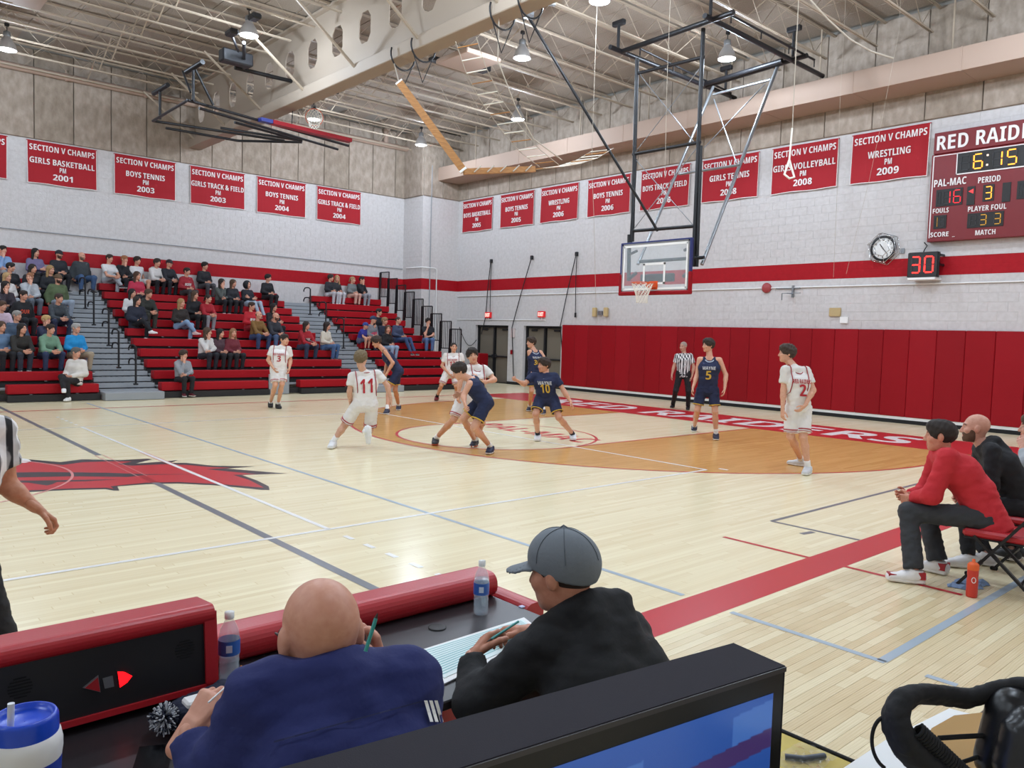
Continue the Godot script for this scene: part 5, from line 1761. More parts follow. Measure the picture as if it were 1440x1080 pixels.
func sdf_mesh(bones: Array, cell: float, k: float) -> Array:
	var lo := Vector3(1e9, 1e9, 1e9); var hi := -lo
	for q: Array in bones:
		var r: float = maxf(q[2], q[3]) + maxf(q[5], q[6])
		var rv := Vector3(r, r, r)
		lo = lo.min((q[0] as Vector3) - rv).min((q[1] as Vector3) - rv)
		hi = hi.max((q[0] as Vector3) + rv).max((q[1] as Vector3) + rv)
	var pad := cell * 2.5
	lo -= Vector3(pad, pad, pad); hi += Vector3(pad, pad, pad)
	var nx := int((hi.x - lo.x) / cell) + 2; var ny := int((hi.y - lo.y) / cell) + 2; var nz := int((hi.z - lo.z) / cell) + 2
	var g := PackedFloat32Array(); g.resize(nx * ny * nz); g.fill(1.0)
	var zl := PackedInt32Array(); zl.resize(nx * ny); zl.fill(100000)
	var zh := PackedInt32Array(); zh.resize(nx * ny); zh.fill(-1)
	for q: Array in bones:
		var a: Vector3 = q[0]; var b: Vector3 = q[1]
		var ra: float = q[2]; var rb: float = q[3]; var sd: Vector3 = q[4]; var wa: float = q[5]; var wb: float = q[6]
		var fa: bool = q[7]; var fb: bool = q[8]
		var ba := b - a
		var L := maxf(ba.length(), 1e-4)
		var inv := 1.0 / (L * L)
		var mg := maxf(ra, rb) + k + cell
		var ext := sd.abs() * maxf(wa, wb) + Vector3(mg, mg, mg)
		var blo := (a.min(b) - ext - lo) / cell; var bhi := (a.max(b) + ext - lo) / cell
		var x0 := maxi(0, int(blo.x)); var x1 := mini(nx - 1, int(bhi.x) + 1)
		var y0 := maxi(0, int(blo.y)); var y1 := mini(ny - 1, int(bhi.y) + 1)
		var z0 := maxi(0, int(blo.z)); var z1 := mini(nz - 1, int(bhi.z) + 1)
		var slab_ := maxf(wa, wb) > 0.0
		for x in range(x0, x1 + 1):
			for y in range(y0, y1 + 1):
				var row := x * ny + y
				if zl[row] > z0: zl[row] = z0
				if zh[row] < z1: zh[row] = z1
				var i := row * nz + z0
				var pa := lo + Vector3(x, y, z0) * cell - a
				for z in range(z0, z1 + 1):
					var tr := pa.dot(ba) * inv
					var t := clampf(tr, 0.0, 1.0)
					var v := pa - ba * t
					if slab_:
						var w := wa + (wb - wa) * t
						v -= sd * clampf(v.dot(sd), -w, w)
					var d := v.length() - ra - (rb - ra) * t
					if fa: d = maxf(d, -tr * L)
					if fb: d = maxf(d, (tr - 1.0) * L)
					var o := g[i]
					var h := k - absf(o - d)
					if h > 0.0: g[i] = minf(o, d) - h * h * 0.25 / k
					elif d < o: g[i] = d
					i += 1
					pa.z += cell
	return nets(g, nx, ny, nz, lo, cell, zl, zh)
func nets(g: PackedFloat32Array, nx: int, ny: int, nz: int, lo: Vector3, cell: float, zl: PackedInt32Array, zh: PackedInt32Array) -> Array:
	var vi := PackedInt32Array(); vi.resize(nx * ny * nz); vi.fill(-1)
	var V := PackedVector3Array(); var I := PackedInt32Array()
	var sx := ny * nz; var sy := nz
	for x in nx - 1:
		for y in ny - 1:
			var row := x * ny + y
			var za := mini(mini(zl[row], zl[row + 1]), mini(zl[row + ny], zl[row + ny + 1]))
			var zb := mini(maxi(maxi(zh[row], zh[row + 1]), maxi(zh[row + ny], zh[row + ny + 1])), nz - 2)
			var base := row * nz
			for z in range(za, zb + 1):
				var i := base + z
				var c0 := g[i]; var c1 := g[i + 1]; var c2 := g[i + sy]; var c3 := g[i + sy + 1]
				var c4 := g[i + sx]; var c5 := g[i + sx + 1]; var c6 := g[i + sx + sy]; var c7 := g[i + sx + sy + 1]
				var n := int(c0 < 0.0) + int(c1 < 0.0) + int(c2 < 0.0) + int(c3 < 0.0) + int(c4 < 0.0) + int(c5 < 0.0) + int(c6 < 0.0) + int(c7 < 0.0)
				if n == 0 or n == 8: continue
				var s := Vector3.ZERO; var m := 0
				if (c0 < 0.0) != (c1 < 0.0): s += Vector3(0, 0, c0 / (c0 - c1)); m += 1
				if (c2 < 0.0) != (c3 < 0.0): s += Vector3(0, 1, c2 / (c2 - c3)); m += 1
				if (c4 < 0.0) != (c5 < 0.0): s += Vector3(1, 0, c4 / (c4 - c5)); m += 1
				if (c6 < 0.0) != (c7 < 0.0): s += Vector3(1, 1, c6 / (c6 - c7)); m += 1
				if (c0 < 0.0) != (c2 < 0.0): s += Vector3(0, c0 / (c0 - c2), 0); m += 1
				if (c1 < 0.0) != (c3 < 0.0): s += Vector3(0, c1 / (c1 - c3), 1); m += 1
				if (c4 < 0.0) != (c6 < 0.0): s += Vector3(1, c4 / (c4 - c6), 0); m += 1
				if (c5 < 0.0) != (c7 < 0.0): s += Vector3(1, c5 / (c5 - c7), 1); m += 1
				if (c0 < 0.0) != (c4 < 0.0): s += Vector3(c0 / (c0 - c4), 0, 0); m += 1
				if (c1 < 0.0) != (c5 < 0.0): s += Vector3(c1 / (c1 - c5), 0, 1); m += 1
				if (c2 < 0.0) != (c6 < 0.0): s += Vector3(c2 / (c2 - c6), 1, 0); m += 1
				if (c3 < 0.0) != (c7 < 0.0): s += Vector3(c3 / (c3 - c7), 1, 1); m += 1
				vi[i] = V.size()
				V.append(lo + (Vector3(x, y, z) + s / m) * cell)
				# quads round the three edges at corner 0
				if x > 0 and y > 0 and (c0 < 0.0) != (c1 < 0.0):
					add_quad(I, vi[i], vi[i - sx], vi[i - sx - sy], vi[i - sy], c0 < 0.0)
				if x > 0 and z > 0 and (c0 < 0.0) != (c2 < 0.0):
					add_quad(I, vi[i], vi[i - 1], vi[i - 1 - sx], vi[i - sx], c0 < 0.0)
				if y > 0 and z > 0 and (c0 < 0.0) != (c4 < 0.0):
					add_quad(I, vi[i], vi[i - sy], vi[i - sy - 1], vi[i - 1], c0 < 0.0)
	var N := PackedVector3Array(); N.resize(V.size())
	for t in range(0, I.size(), 3):
		var a := I[t]; var b := I[t + 1]; var c := I[t + 2]
		var nn := (V[c] - V[a]).cross(V[b] - V[a])
		N[a] += nn; N[b] += nn; N[c] += nn
	for j in N.size(): N[j] = N[j].normalized()
	return [V, N, I]
func add_quad(I: PackedInt32Array, a: int, b: int, c: int, d: int, inside: bool) -> void:
	if a < 0 or b < 0 or c < 0 or d < 0: return
	if inside:
		I.append(a); I.append(c); I.append(b); I.append(a); I.append(d); I.append(c)
	else:
		I.append(a); I.append(b); I.append(c); I.append(a); I.append(c); I.append(d)

func to_mesh(parts: Array, amp := 0.0, freq := 9.0, seed_ := 1) -> ArrayMesh:
	# parts: arrays [V, N, I, (C)], optionally wrinkled along the normals
	var V := PackedVector3Array(); var N := PackedVector3Array(); var I := PackedInt32Array(); var C := PackedColorArray()
	for p: Array in parts:
		var o := V.size()
		V.append_array(p[0]); N.append_array(p[1])
		var src: PackedInt32Array = p[2]
		for i in src: I.append(i + o)
		if p.size() > 3: C.append_array(p[3])
		else:
			var cc := PackedColorArray(); cc.resize((p[0] as PackedVector3Array).size()); cc.fill(Color.WHITE)
			C.append_array(cc)
	if amp > 0.0:
		var nz := FastNoiseLite.new()
		nz.seed = seed_; nz.frequency = 1.0; nz.fractal_octaves = 2
		for i in V.size():
			var q := V[i] * freq
			V[i] += N[i] * (nz.get_noise_3d(q.x, q.y * 1.7, q.z) * amp)
		for i in N.size(): N[i] = Vector3.ZERO
		for t in range(0, I.size(), 3):
			var nn := (V[I[t + 2]] - V[I[t]]).cross(V[I[t + 1]] - V[I[t]])
			N[I[t]] += nn; N[I[t + 1]] += nn; N[I[t + 2]] += nn
		for i in N.size(): N[i] = N[i].normalized()
	var arr := []
	arr.resize(Mesh.ARRAY_MAX)
	arr[Mesh.ARRAY_VERTEX] = V; arr[Mesh.ARRAY_NORMAL] = N; arr[Mesh.ARRAY_INDEX] = I; arr[Mesh.ARRAY_COLOR] = C
	var m := ArrayMesh.new()
	m.add_surface_from_arrays(Mesh.PRIMITIVE_TRIANGLES, arr)
	return m
func xform(p: Array, t: Transform3D) -> Array:
	var V := PackedVector3Array(); var N := PackedVector3Array()
	V.resize((p[0] as PackedVector3Array).size()); N.resize(V.size())
	var sv: PackedVector3Array = p[0]; var sn: PackedVector3Array = p[1]
	var nb := t.basis.orthonormalized()
	for i in V.size():
		V[i] = t * sv[i]; N[i] = nb * sn[i]
	var r := [V, N, p[2]]
	if p.size() > 3: r.append(p[3])
	return r

# ---------------------------------------------------------------- head, hair, hand and shoe templates
func ell(p: Vector3, c: Vector3, r: Vector3) -> float:
	var q := (p - c) / r
	var l := q.length()
	return (l - 1.0) * minf(r.x, minf(r.y, r.z)) if l < 0.3 else l * (l - 1.0) / (q / r).length()
func sm(a: float, b: float, k: float) -> float:
	var h := maxf(k - absf(a - b), 0.0) / k
	return minf(a, b) - h * h * k * 0.25
func smax(a: float, b: float, k: float) -> float:
	return -sm(-a, -b, k)
func cap(p: Vector3, a: Vector3, b: Vector3, ra: float, rb: float) -> float:
	var ba := b - a
	var t := clampf((p - a).dot(ba) / ba.length_squared(), 0, 1)
	return (p - a - ba * t).length() - lerpf(ra, rb, t)
func head_field(p: Vector3) -> float:
	var ax := Vector3(absf(p.x), p.y, p.z)
	var d := ell(p, Vector3(0, 0.032, -0.012), Vector3(0.078, 0.09, 0.099))
	d = sm(d, ell(p, Vector3(0, -0.03, 0.028), Vector3(0.063, 0.085, 0.066)), 0.03)
	d = sm(d, ell(p, Vector3(0, -0.074, 0.03), Vector3(0.05, 0.04, 0.056)), 0.03)
	d = sm(d, (p - Vector3(0, -0.1, 0.072)).length() - 0.017, 0.025)
	d = sm(d, (ax - Vector3(0.042, -0.022, 0.062)).length() - 0.024, 0.025)
	d = sm(d, cap(ax, Vector3(0.0, 0.034, 0.085), Vector3(0.042, 0.032, 0.07), 0.012, 0.01), 0.015)
	d = smax(d, -((ax - Vector3(0.033, 0.01, 0.1)).length() - 0.017), 0.012)
	d = sm(d, (ax - Vector3(0.032, 0.01, 0.076)).length() - 0.0135, 0.004)
	d = sm(d, cap(p, Vector3(0, 0.02, 0.09), Vector3(0, -0.03, 0.112), 0.008, 0.0135), 0.012)
	d = sm(d, (ax - Vector3(0.012, -0.034, 0.1)).length() - 0.009, 0.008)
	d = sm(d, cap(ax, Vector3(0, -0.06, 0.094), Vector3(0.022, -0.063, 0.084), 0.0075, 0.005), 0.008)
	d = sm(d, cap(ax, Vector3(0, -0.073, 0.092), Vector3(0.018, -0.072, 0.084), 0.007, 0.005), 0.007)
	d = sm(d, ell(ax, Vector3(0.08, -0.002, -0.008), Vector3(0.012, 0.033, 0.02)), 0.01)
	d = sm(d, cap(p, Vector3(0, -0.05, -0.02), Vector3(0, -0.09, -0.024), 0.055, 0.05), 0.03)
	return d
func grid_mesh(f: Callable, lo: Vector3, hi: Vector3, cell: float) -> Array:
	var nx := int((hi.x - lo.x) / cell) + 2; var ny := int((hi.y - lo.y) / cell) + 2; var nz := int((hi.z - lo.z) / cell) + 2
	var g := PackedFloat32Array(); g.resize(nx * ny * nz); g.fill(1.0)
	# coarse pass first: blocks of 4 cells far from the surface are skipped
	var B := 4
	for bx in range(0, nx, B):
		for by in range(0, ny, B):
			for bz in range(0, nz, B):
				var c := lo + Vector3(bx + B * 0.5, by + B * 0.5, bz + B * 0.5) * cell
				var dc: float = f.call(c)
				var far := absf(dc) > cell * B * 1.6 + 0.012
				for x in range(bx, mini(bx + B, nx)):
					for y in range(by, mini(by + B, ny)):
						for z in range(bz, mini(bz + B, nz)):
							g[(x * ny + y) * nz + z] = dc if far else f.call(lo + Vector3(x, y, z) * cell)
	var zl := PackedInt32Array(); zl.resize(nx * ny); zl.fill(0)
	var zh := PackedInt32Array(); zh.resize(nx * ny); zh.fill(nz - 1)
	return nets(g, nx, ny, nz, lo, cell, zl, zh)
var head_tpl := {}
func head_template(cell: float) -> Array:
	if head_tpl.has(cell): return head_tpl[cell]
	var r := grid_mesh(head_field, Vector3(-0.105, -0.15, -0.125), Vector3(0.105, 0.135, 0.14), cell)
	var C := PackedColorArray()
	for p: Vector3 in r[0]:
		var ax := absf(p.x)
		var c := Color.WHITE
		if p.z > 0.05:
			var e := Vector2((ax - 0.032) / 0.0165, (p.y - 0.010) / 0.0085).length()
			if e < 1.0: c = Color(0.75, 0.85, 0.95)
			if Vector2(ax - 0.032, p.y - 0.010).length() < 0.0075: c = Color(0.06, 0.05, 0.045)
			if absf(p.y - (0.034 - (ax - 0.03) * (ax - 0.03) * 6.0)) < 0.0065 and ax > 0.012 and ax < 0.052: c = Color(0.22, 0.16, 0.13)
			if ax < 0.024 and p.y < -0.053 and p.y > -0.081 and p.z > 0.08: c = Color(0.85, 0.5, 0.5)
		C.append(c)
	r.append(C)
	head_tpl[cell] = r
	return r

var hair_tpl := {}
func hair_field(p: Vector3, style: String) -> float:
	var ax := Vector3(absf(p.x), p.y, p.z)
	var cr := ell(p, Vector3(0, 0.034, -0.014), Vector3(0.078, 0.09, 0.099))
	var bump := sin(p.x * 95.0 + p.y * 40.0) * sin(p.y * 80.0 + p.z * 60.0) * sin(p.z * 90.0 + p.x * 30.0)
	var d := 1.0
	match style:
		"short", "grey_short":
			d = cr - 0.0145 - bump * 0.0045
			d = sm(d, ell(p, Vector3(0, 0.085, 0.04), Vector3(0.065, 0.045, 0.06)) - bump * 0.004, 0.03)
			d = smax(d, -ell(p, Vector3(0, -0.055, 0.095), Vector3(0.072, 0.105, 0.095)), 0.006)
			d = smax(d, -(p.y + 0.068 - smoothstep(-0.06, 0.03, p.z) * 0.05), 0.006)
			d = smax(d, -ell(ax, Vector3(0.09, -0.012, -0.002), Vector3(0.03, 0.045, 0.026)), 0.004)
		"fluffy":
			d = cr - 0.022 - bump * 0.009
			d = sm(d, ell(p, Vector3(0, 0.09, 0.035), Vector3(0.075, 0.05, 0.07)) - bump * 0.008, 0.03)
			d = smax(d, -ell(p, Vector3(0, -0.05, 0.1), Vector3(0.07, 0.1, 0.09)), 0.006)
			d = smax(d, -(p.y + 0.07 - smoothstep(-0.06, 0.03, p.z) * 0.06), 0.008)
		"buzz":
			d = cr - 0.005
			d = smax(d, -ell(p, Vector3(0, -0.04, 0.09), Vector3(0.08, 0.115, 0.1)), 0.006)
			d = smax(d, -(p.y + 0.04), 0.006)
			d = smax(d, -ell(ax, Vector3(0.09, -0.012, -0.002), Vector3(0.03, 0.045, 0.026)), 0.004)
		"horseshoe":
			d = cr - 0.006
			d = smax(d, (p.y - 0.035), 0.01)
			d = smax(d, -(p.y + 0.045), 0.006)
			d = smax(d, (p.z - 0.01), 0.01)
		"long", "wavy":
			var w := 0.006 if style == "wavy" else 0.003
			d = cr - 0.016 - bump * w
			d = sm(d, cap(ax, Vector3(0.055, 0.03, -0.03), Vector3(0.085, -0.2, -0.02), 0.045, 0.035) - bump * w * 1.4, 0.03)
			d = sm(d, cap(p, Vector3(0, 0.0, -0.06), Vector3(0, -0.21, -0.075), 0.06, 0.045) - bump * w, 0.04)
			d = smax(d, -ell(p, Vector3(0, -0.06, 0.09), Vector3(0.062, 0.135, 0.105)), 0.008)
			d = smax(d, -cap(p, Vector3(0, -0.1, 0.0), Vector3(0, -0.3, 0.02), 0.055, 0.075), 0.01)
		"pony":
			d = cr - 0.01 - bump * 0.002
			d = smax(d, -ell(p, Vector3(0, -0.045, 0.085), Vector3(0.072, 0.11, 0.1)), 0.006)
			d = smax(d, -(p.y + 0.055), 0.006)
			d = sm(d, cap(p, Vector3(0, 0.06, -0.11), Vector3(0, -0.08, -0.15), 0.03, 0.02) - bump * 0.004, 0.02)
		"cap":
			d = sm(cr - 0.013, ell(p, Vector3(0, 0.05, 0.02), Vector3(0.084, 0.085, 0.09)), 0.02)
			d = smax(d, -(p.y - 0.004 - p.z * 0.3), 0.004)
			d = sm(d, maxf(absf(p.y - 0.036 + maxf(p.z - 0.09, 0.0) * 0.3 + p.x * p.x * 3.2) - 0.004, maxf(ell(p, Vector3(0, 0.03, 0.1), Vector3(0.078, 0.2, 0.1)), 0.06 - p.z)), 0.006)
			d = sm(d, (p - Vector3(0, 0.139, -0.014)).length() - 0.008, 0.004)
		"beanie":
			d = cr - 0.02
			d = smax(d, -(p.y - 0.018), 0.01)
			d = sm(d, maxf(cr - 0.027, absf(p.y - 0.032) - 0.02), 0.008)
		"beard":
			var f := sm(ell(p, Vector3(0, -0.074, 0.03), Vector3(0.05, 0.04, 0.056)), ell(p, Vector3(0, -0.03, 0.028), Vector3(0.063, 0.085, 0.066)), 0.03)
			f = sm(f, (p - Vector3(0, -0.1, 0.072)).length() - 0.017, 0.025) - 0.008 - bump * 0.002
			d = smax(f, p.y + 0.035 - maxf(0.0, ax.x - 0.035) * 1.4, 0.008)
			d = smax(d, -ell(p, Vector3(0, -0.066, 0.1), Vector3(0.026, 0.011, 0.03)), 0.004)
			d = smax(d, -(p.z + 0.0), 0.01)
		"hood":
			d = maxf(ell(p, Vector3(0, 0.0, -0.02), Vector3(0.125, 0.155, 0.14)), -ell(p, Vector3(0, -0.01, 0.06), Vector3(0.085, 0.12, 0.13)))
	return d
func hair_mesh(style: String, cell: float) -> ArrayMesh:
	var key := style + str(cell)
	if not hair_tpl.has(key):
		var lo := Vector3(-0.14, -0.12, -0.15); var hi := Vector3(0.14, 0.165, 0.15)
		if style == "long" or style == "wavy": lo = Vector3(-0.16, -0.28, -0.15)
		if style == "cap": hi.z = 0.2
		if style == "pony": lo.z = -0.2
		if style == "hood": lo = Vector3(-0.14, -0.17, -0.17)
		hair_tpl[key] = to_mesh([grid_mesh(hair_field.bind(style), lo, hi, cell)])
	return hair_tpl[key]

var hand_tpl := {}
func hand_bones(curl: float, spread: float, mirror: float) -> Array:
	var X := Vector3(mirror, 0, 0)
	var b: Array = []
	b.append(bone(Vector3(0, -0.04, 0), Vector3(0, 0.02, 0), 0.022, 0.018, Vector3(1, 0, 0), 0.008, 0.014))
	b.append(bone(Vector3(0, 0.015, 0), Vector3(0, 0.082, 0.004), 0.0145, 0.0115, Vector3(1, 0, 0), 0.016, 0.03))
	var rx := [0.031, 0.011, -0.010, -0.029]; var ln := [0.073, 0.083, 0.077, 0.060]; var rr := [0.0090, 0.0093, 0.0088, 0.0078]
	for f in 4:
		var p: Vector3 = X * rx[f] + Vector3(0, 0.084 - absf(rx[f]) * 0.12, 0.002)
		var an := curl * (0.7 + 0.12 * f)
		for j in 3:
			var L: float = ln[f] * [0.46, 0.31, 0.25][j]
			var d := Vector3(mirror * (rx[f] * spread * 6.0) * maxf(0.0, 1.0 - curl), cos(an), sin(an)).normalized()
			var q: Vector3 = p + d * L
			var r0: float = rr[f] * (1.0 - j * 0.08)
			b.append(bone(p, q, r0, r0 * 0.93))
			p = q
			an += curl * 1.05
	var tp := X * 0.022 + Vector3(0, 0.022, 0.008)
	var dirs := [Vector3(mirror * 0.75, 0.62, 0.25), Vector3(mirror * (0.5 - curl * 0.35), 0.85, 0.2 + curl * 0.35), Vector3(mirror * (0.25 - curl * 0.5), 0.9, 0.2 + curl * 0.5)]
	var tl := [0.042, 0.032, 0.026]
	for j in 3:
		var q: Vector3 = tp + (dirs[j] as Vector3).normalized() * tl[j]
		b.append(bone(tp, q, 0.0125 - j * 0.0012, 0.0112 - j * 0.0012))
		tp = q
	return b
func hand_template(curl: float, mirror: float, cell: float, spread := 0.6) -> Array:
	var key := "%.2f %.0f %.4f %.2f" % [curl, mirror, cell, spread]
	if not hand_tpl.has(key):
		hand_tpl[key] = sdf_mesh(hand_bones(curl, spread, mirror), cell, 0.005)
	return hand_tpl[key]

var shoe_tpl := {}
func shoe_mesh(part: String) -> ArrayMesh:
	# ankle at origin, toe towards +z, sole at y = -0.085
	if shoe_tpl.has(part): return shoe_tpl[part]
	var b: Array = []
	var X := Vector3(1, 0, 0)
	if part == "upper" or part == "high":
		b.append(bone(Vector3(0, -0.035, -0.045), Vector3(0, -0.04, 0.06), 0.04, 0.036, X, 0.008, 0.014))
		b.append(bone(Vector3(0, -0.045, 0.05), Vector3(0, -0.052, 0.155), 0.034, 0.026, X, 0.014, 0.018))
		b.append(bone(Vector3(0, 0.015 if part == "upper" else 0.05, -0.01), Vector3(0, -0.03, 0.0), 0.046, 0.045, X, 0.004, 0.006, true))
		shoe_tpl[part] = to_mesh([sdf_mesh(b, 0.009, 0.02)])
	else:
		b.append(bone(Vector3(0, -0.066, -0.055), Vector3(0, -0.066, 0.06), 0.018, 0.018, X, 0.028, 0.03))
		b.append(bone(Vector3(0, -0.066, 0.05), Vector3(0, -0.062, 0.165), 0.018, 0.016, X, 0.034, 0.026))
		shoe_tpl[part] = to_mesh([sdf_mesh(b, 0.009, 0.008)])
	return shoe_tpl[part]

# ---------------------------------------------------------------- assembling a person
func basis_y(y: Vector3, z: Vector3) -> Basis:
	y = y.normalized()
	z = (z - y * z.dot(y))
	if z.length() < 1e-4: z = Vector3(0.3, 0.2, 0.9) - y * Vector3(0.3, 0.2, 0.9).dot(y)
	z = z.normalized()
	return Basis(y.cross(z), y, z)
func torso_bones(J: Dictionary, g: float, add: float, top_drop: float, hem: float) -> Array:
	var pv: Vector3 = (J.hL + J.hR) * 0.5
	var ms: Vector3 = (J.sL + J.sR) * 0.5
	var up := (ms - pv).normalized()
	var sh: Vector3 = (J.hL - J.hR).normalized(); var ss: Vector3 = (J.sL - J.sR).normalized()
	var sm_ := (sh + ss).normalized()
	var fw := sm_.cross(up).normalized()
	var wsh: float = (J.sL - J.sR).length() * 0.5
	var whp: float = maxf((J.hL - J.hR).length() * 0.5, 0.08)
	var slump: float = J.get("slump", 0.0)
	var belly := pv.lerp(ms, 0.36) + fw * (0.012 + (g - 1.0) * 0.12) - fw * slump
	var chest := pv.lerp(ms, 0.72) + fw * 0.012 - fw * slump * 0.6
	var low := pv - up * hem
	var r := [
		bone(low, belly, 0.10 * g + add * (1.15 if hem > 0.04 else 1.0), 0.1 * g + add, sh, whp * 0.75, 0.055, hem > 0.03),
		bone(belly, chest, 0.1 * g + add, 0.112 * sqrt(g) + add, sm_, 0.055, wsh * 0.42),
		bone(chest, ms - up * top_drop, 0.11 * sqrt(g) + add, 0.058 + add, ss, wsh * 0.42, wsh * 0.5)]
	return r
func hand_at(J: Dictionary, side: String, cell: float, curl: float) -> Array:
	var w: Vector3 = J["w" + side]; var e: Vector3 = J["e" + side]
	var y: Vector3 = (w - e).normalized()
	if J.has("f" + side): y = ((J["f" + side] as Vector3) - w).normalized()
	var ms: Vector3 = (J.sL + J.sR + J.hL + J.hR) * 0.25
	var z: Vector3 = J.get("n" + side, ms - w)
	var s: float = J.get("hs", 1.0)
	return xform(hand_template(curl, 1.0 if side == "R" else -1.0, cell), Transform3D(basis_y(y, z).scaled(Vector3(s, s, s)), w))

func head_xf(J: Dictionary) -> Transform3D:
	var f: Vector3 = (J.face as Vector3).normalized()
	var u: Vector3 = J.get("hup", Vector3.UP)
	var x := u.cross(f).normalized()
	var s: float = J.get("hscale", 1.0)
	return Transform3D(Basis(x, f.cross(x), f).scaled(Vector3(s, s, s)), J.hd)

# o: top ("long","tee","tank","tee+tank"), top_c, bottom ("long","shorts"), bot_c, hair, hair_c, skin, shoe_c, sole_c, girth, cell
func make_person(label: String, root: Vector3, Jw: Dictionary, o: Dictionary, group := "") -> Node3D:
	var t := thing("person", label, "person", root, group)
	var J := {}
	for k: String in Jw:
		if Jw[k] is Vector3 and not (k in ["face", "hup", "nL", "nR"]): J[k] = Jw[k] - root
		else: J[k] = Jw[k]
	var cell: float = o.get("cell", 0.026)
	var g: float = o.get("girth", 1.0)
	var s: float = o.get("scale", 1.0)
	var ms: Vector3 = (J.sL + J.sR) * 0.5
	var pv: Vector3 = (J.hL + J.hR) * 0.5
	var up := (ms - pv).normalized()
	var ss: Vector3 = (J.sL - J.sR).normalized()
	var fw := ss.cross(up).normalized()
	var hx := head_xf(J)
	var nb: Vector3 = hx * Vector3(0, -0.09, -0.02)
	var top: String = o.get("top", "long")
	var bot: String = o.get("bottom", "long")
	# skin
	var bb: Array = torso_bones(J, g, -0.012, 0.03, 0.0)
	bb.append(bone(ms + up * 0.005, nb, 0.062 * s, 0.054 * s))
	bb.append(bone(J.sR.lerp(J.sL, 0.12), J.sL.lerp(J.sR, 0.12), 0.048, 0.048))
	for q: String in ["L", "R"]:
		var a: Vector3 = J["s" + q]; var e: Vector3 = J["e" + q]; var w: Vector3 = J["w" + q]
		bb.append(bone(a, e, 0.05 * s, 0.039 * s))
		bb.append(bone(e, e.lerp(w, 0.3), 0.040 * s, 0.039 * s))
		bb.append(bone(e.lerp(w, 0.3), w, 0.039 * s, 0.026 * s))
		var h: Vector3 = J["h" + q]; var kn: Vector3 = J["k" + q]; var an: Vector3 = J["a" + q]
		bb.append(bone(h, kn, 0.082 * s, 0.055 * s))
		var back := (kn - (h + an) * 0.5)
		back = -back.normalized() * 0.012 if back.length() > 0.02 else Vector3.ZERO
		bb.append(bone(kn, kn.lerp(an, 0.32) + back, 0.053 * s, 0.054 * s))
		bb.append(bone(kn.lerp(an, 0.32) + back, an, 0.054 * s, 0.035 * s))
	var parts: Array = [sdf_mesh(bb, cell, 0.03)]
	parts.append(xform(head_template(o.get("head_cell", 0.0095)), hx))
	var hc: float = o.get("hand_cell", 0.0068)
	for q: String in ["L", "R"]:
		if J.get("nohand" + q, false): continue
		parts.append(hand_at(J, q, hc, J.get("curl" + q, 0.45)))
	put(t, "body", to_mesh(parts), skin_mat(o.get("skin", "d9a58b")))
	# hair, beard, cap
	for hs: String in (o.get("hair", "short") as String).split("+"):
		if hs == "" or hs == "bald": continue
		var nm := "hair"
		if hs in ["cap", "beanie", "beard", "hood"]: nm = hs
		var col: String = o.get("hair_c", "3a2a20")
		if hs == "beard": col = o.get("beard_c", col)
		if hs in ["cap", "beanie", "hood"]: col = o.get("hat_c", "26262a")
		var hm := put(t, nm, hair_mesh(hs, o.get("hair_cell", 0.01)), cloth(col, 0.75))
		hm.transform = hx
	# bottoms
	var wob: float = o.get("wrinkle", 0.008)
	var pb: Array = []
	var sh: Vector3 = (J.hL - J.hR).normalized()
	pb.append(bone(pv + up * 0.10, pv - up * 0.02, 0.102 * g + 0.006, 0.10 * g + 0.012, sh, 0.06, 0.075, true))
	for q: String in ["L", "R"]:
		var h: Vector3 = J["h" + q]; var kn: Vector3 = J["k" + q]; var an: Vector3 = J["a" + q]
		var gg: float = 1.0 + (g - 1.0) * 0.5
		if bot == "shorts":
			var end := h.lerp(kn, o.get("short_len", 0.82))
			pb.append(bone(h, end, 0.098 * s, 0.1 * s, Vector3.ZERO, 0, 0, false, true))
		else:
			pb.append(bone(h, kn, 0.094 * s * gg, 0.07 * s * gg))
			pb.append(bone(kn, kn.lerp(an, 0.97), 0.068 * s * gg, 0.056 * s * o.get("flare", 1.0), Vector3.ZERO, 0, 0, false, true))
	var bt := put(t, "trousers" if bot == "long" else "shorts", to_mesh([sdf_mesh(pb, cell, 0.035)], wob, 11.0, hash(label) % 9999), cloth(o.get("bot_c", "2a2d38")))
	if o.has("trim_c") and bot == "shorts":
		for q: String in ["L", "R"]:
			var h: Vector3 = J["h" + q]; var kn: Vector3 = J["k" + q]
			var l: float = o.get("short_len", 0.82)
			for e: Array in [[0.10, 0.035, 0], [0.03, 0.015, 0]]:
				hem_ring(bt, h.lerp(kn, l - e[0] - e[1]), h.lerp(kn, l - e[0]), 0.107 * s, cloth(o.trim_c))
	# tops
	var tops: Array = []
	if top == "tee+tank": tops = ["tee", "tank"]
	else: tops = [top]
	var all_top: Array = []
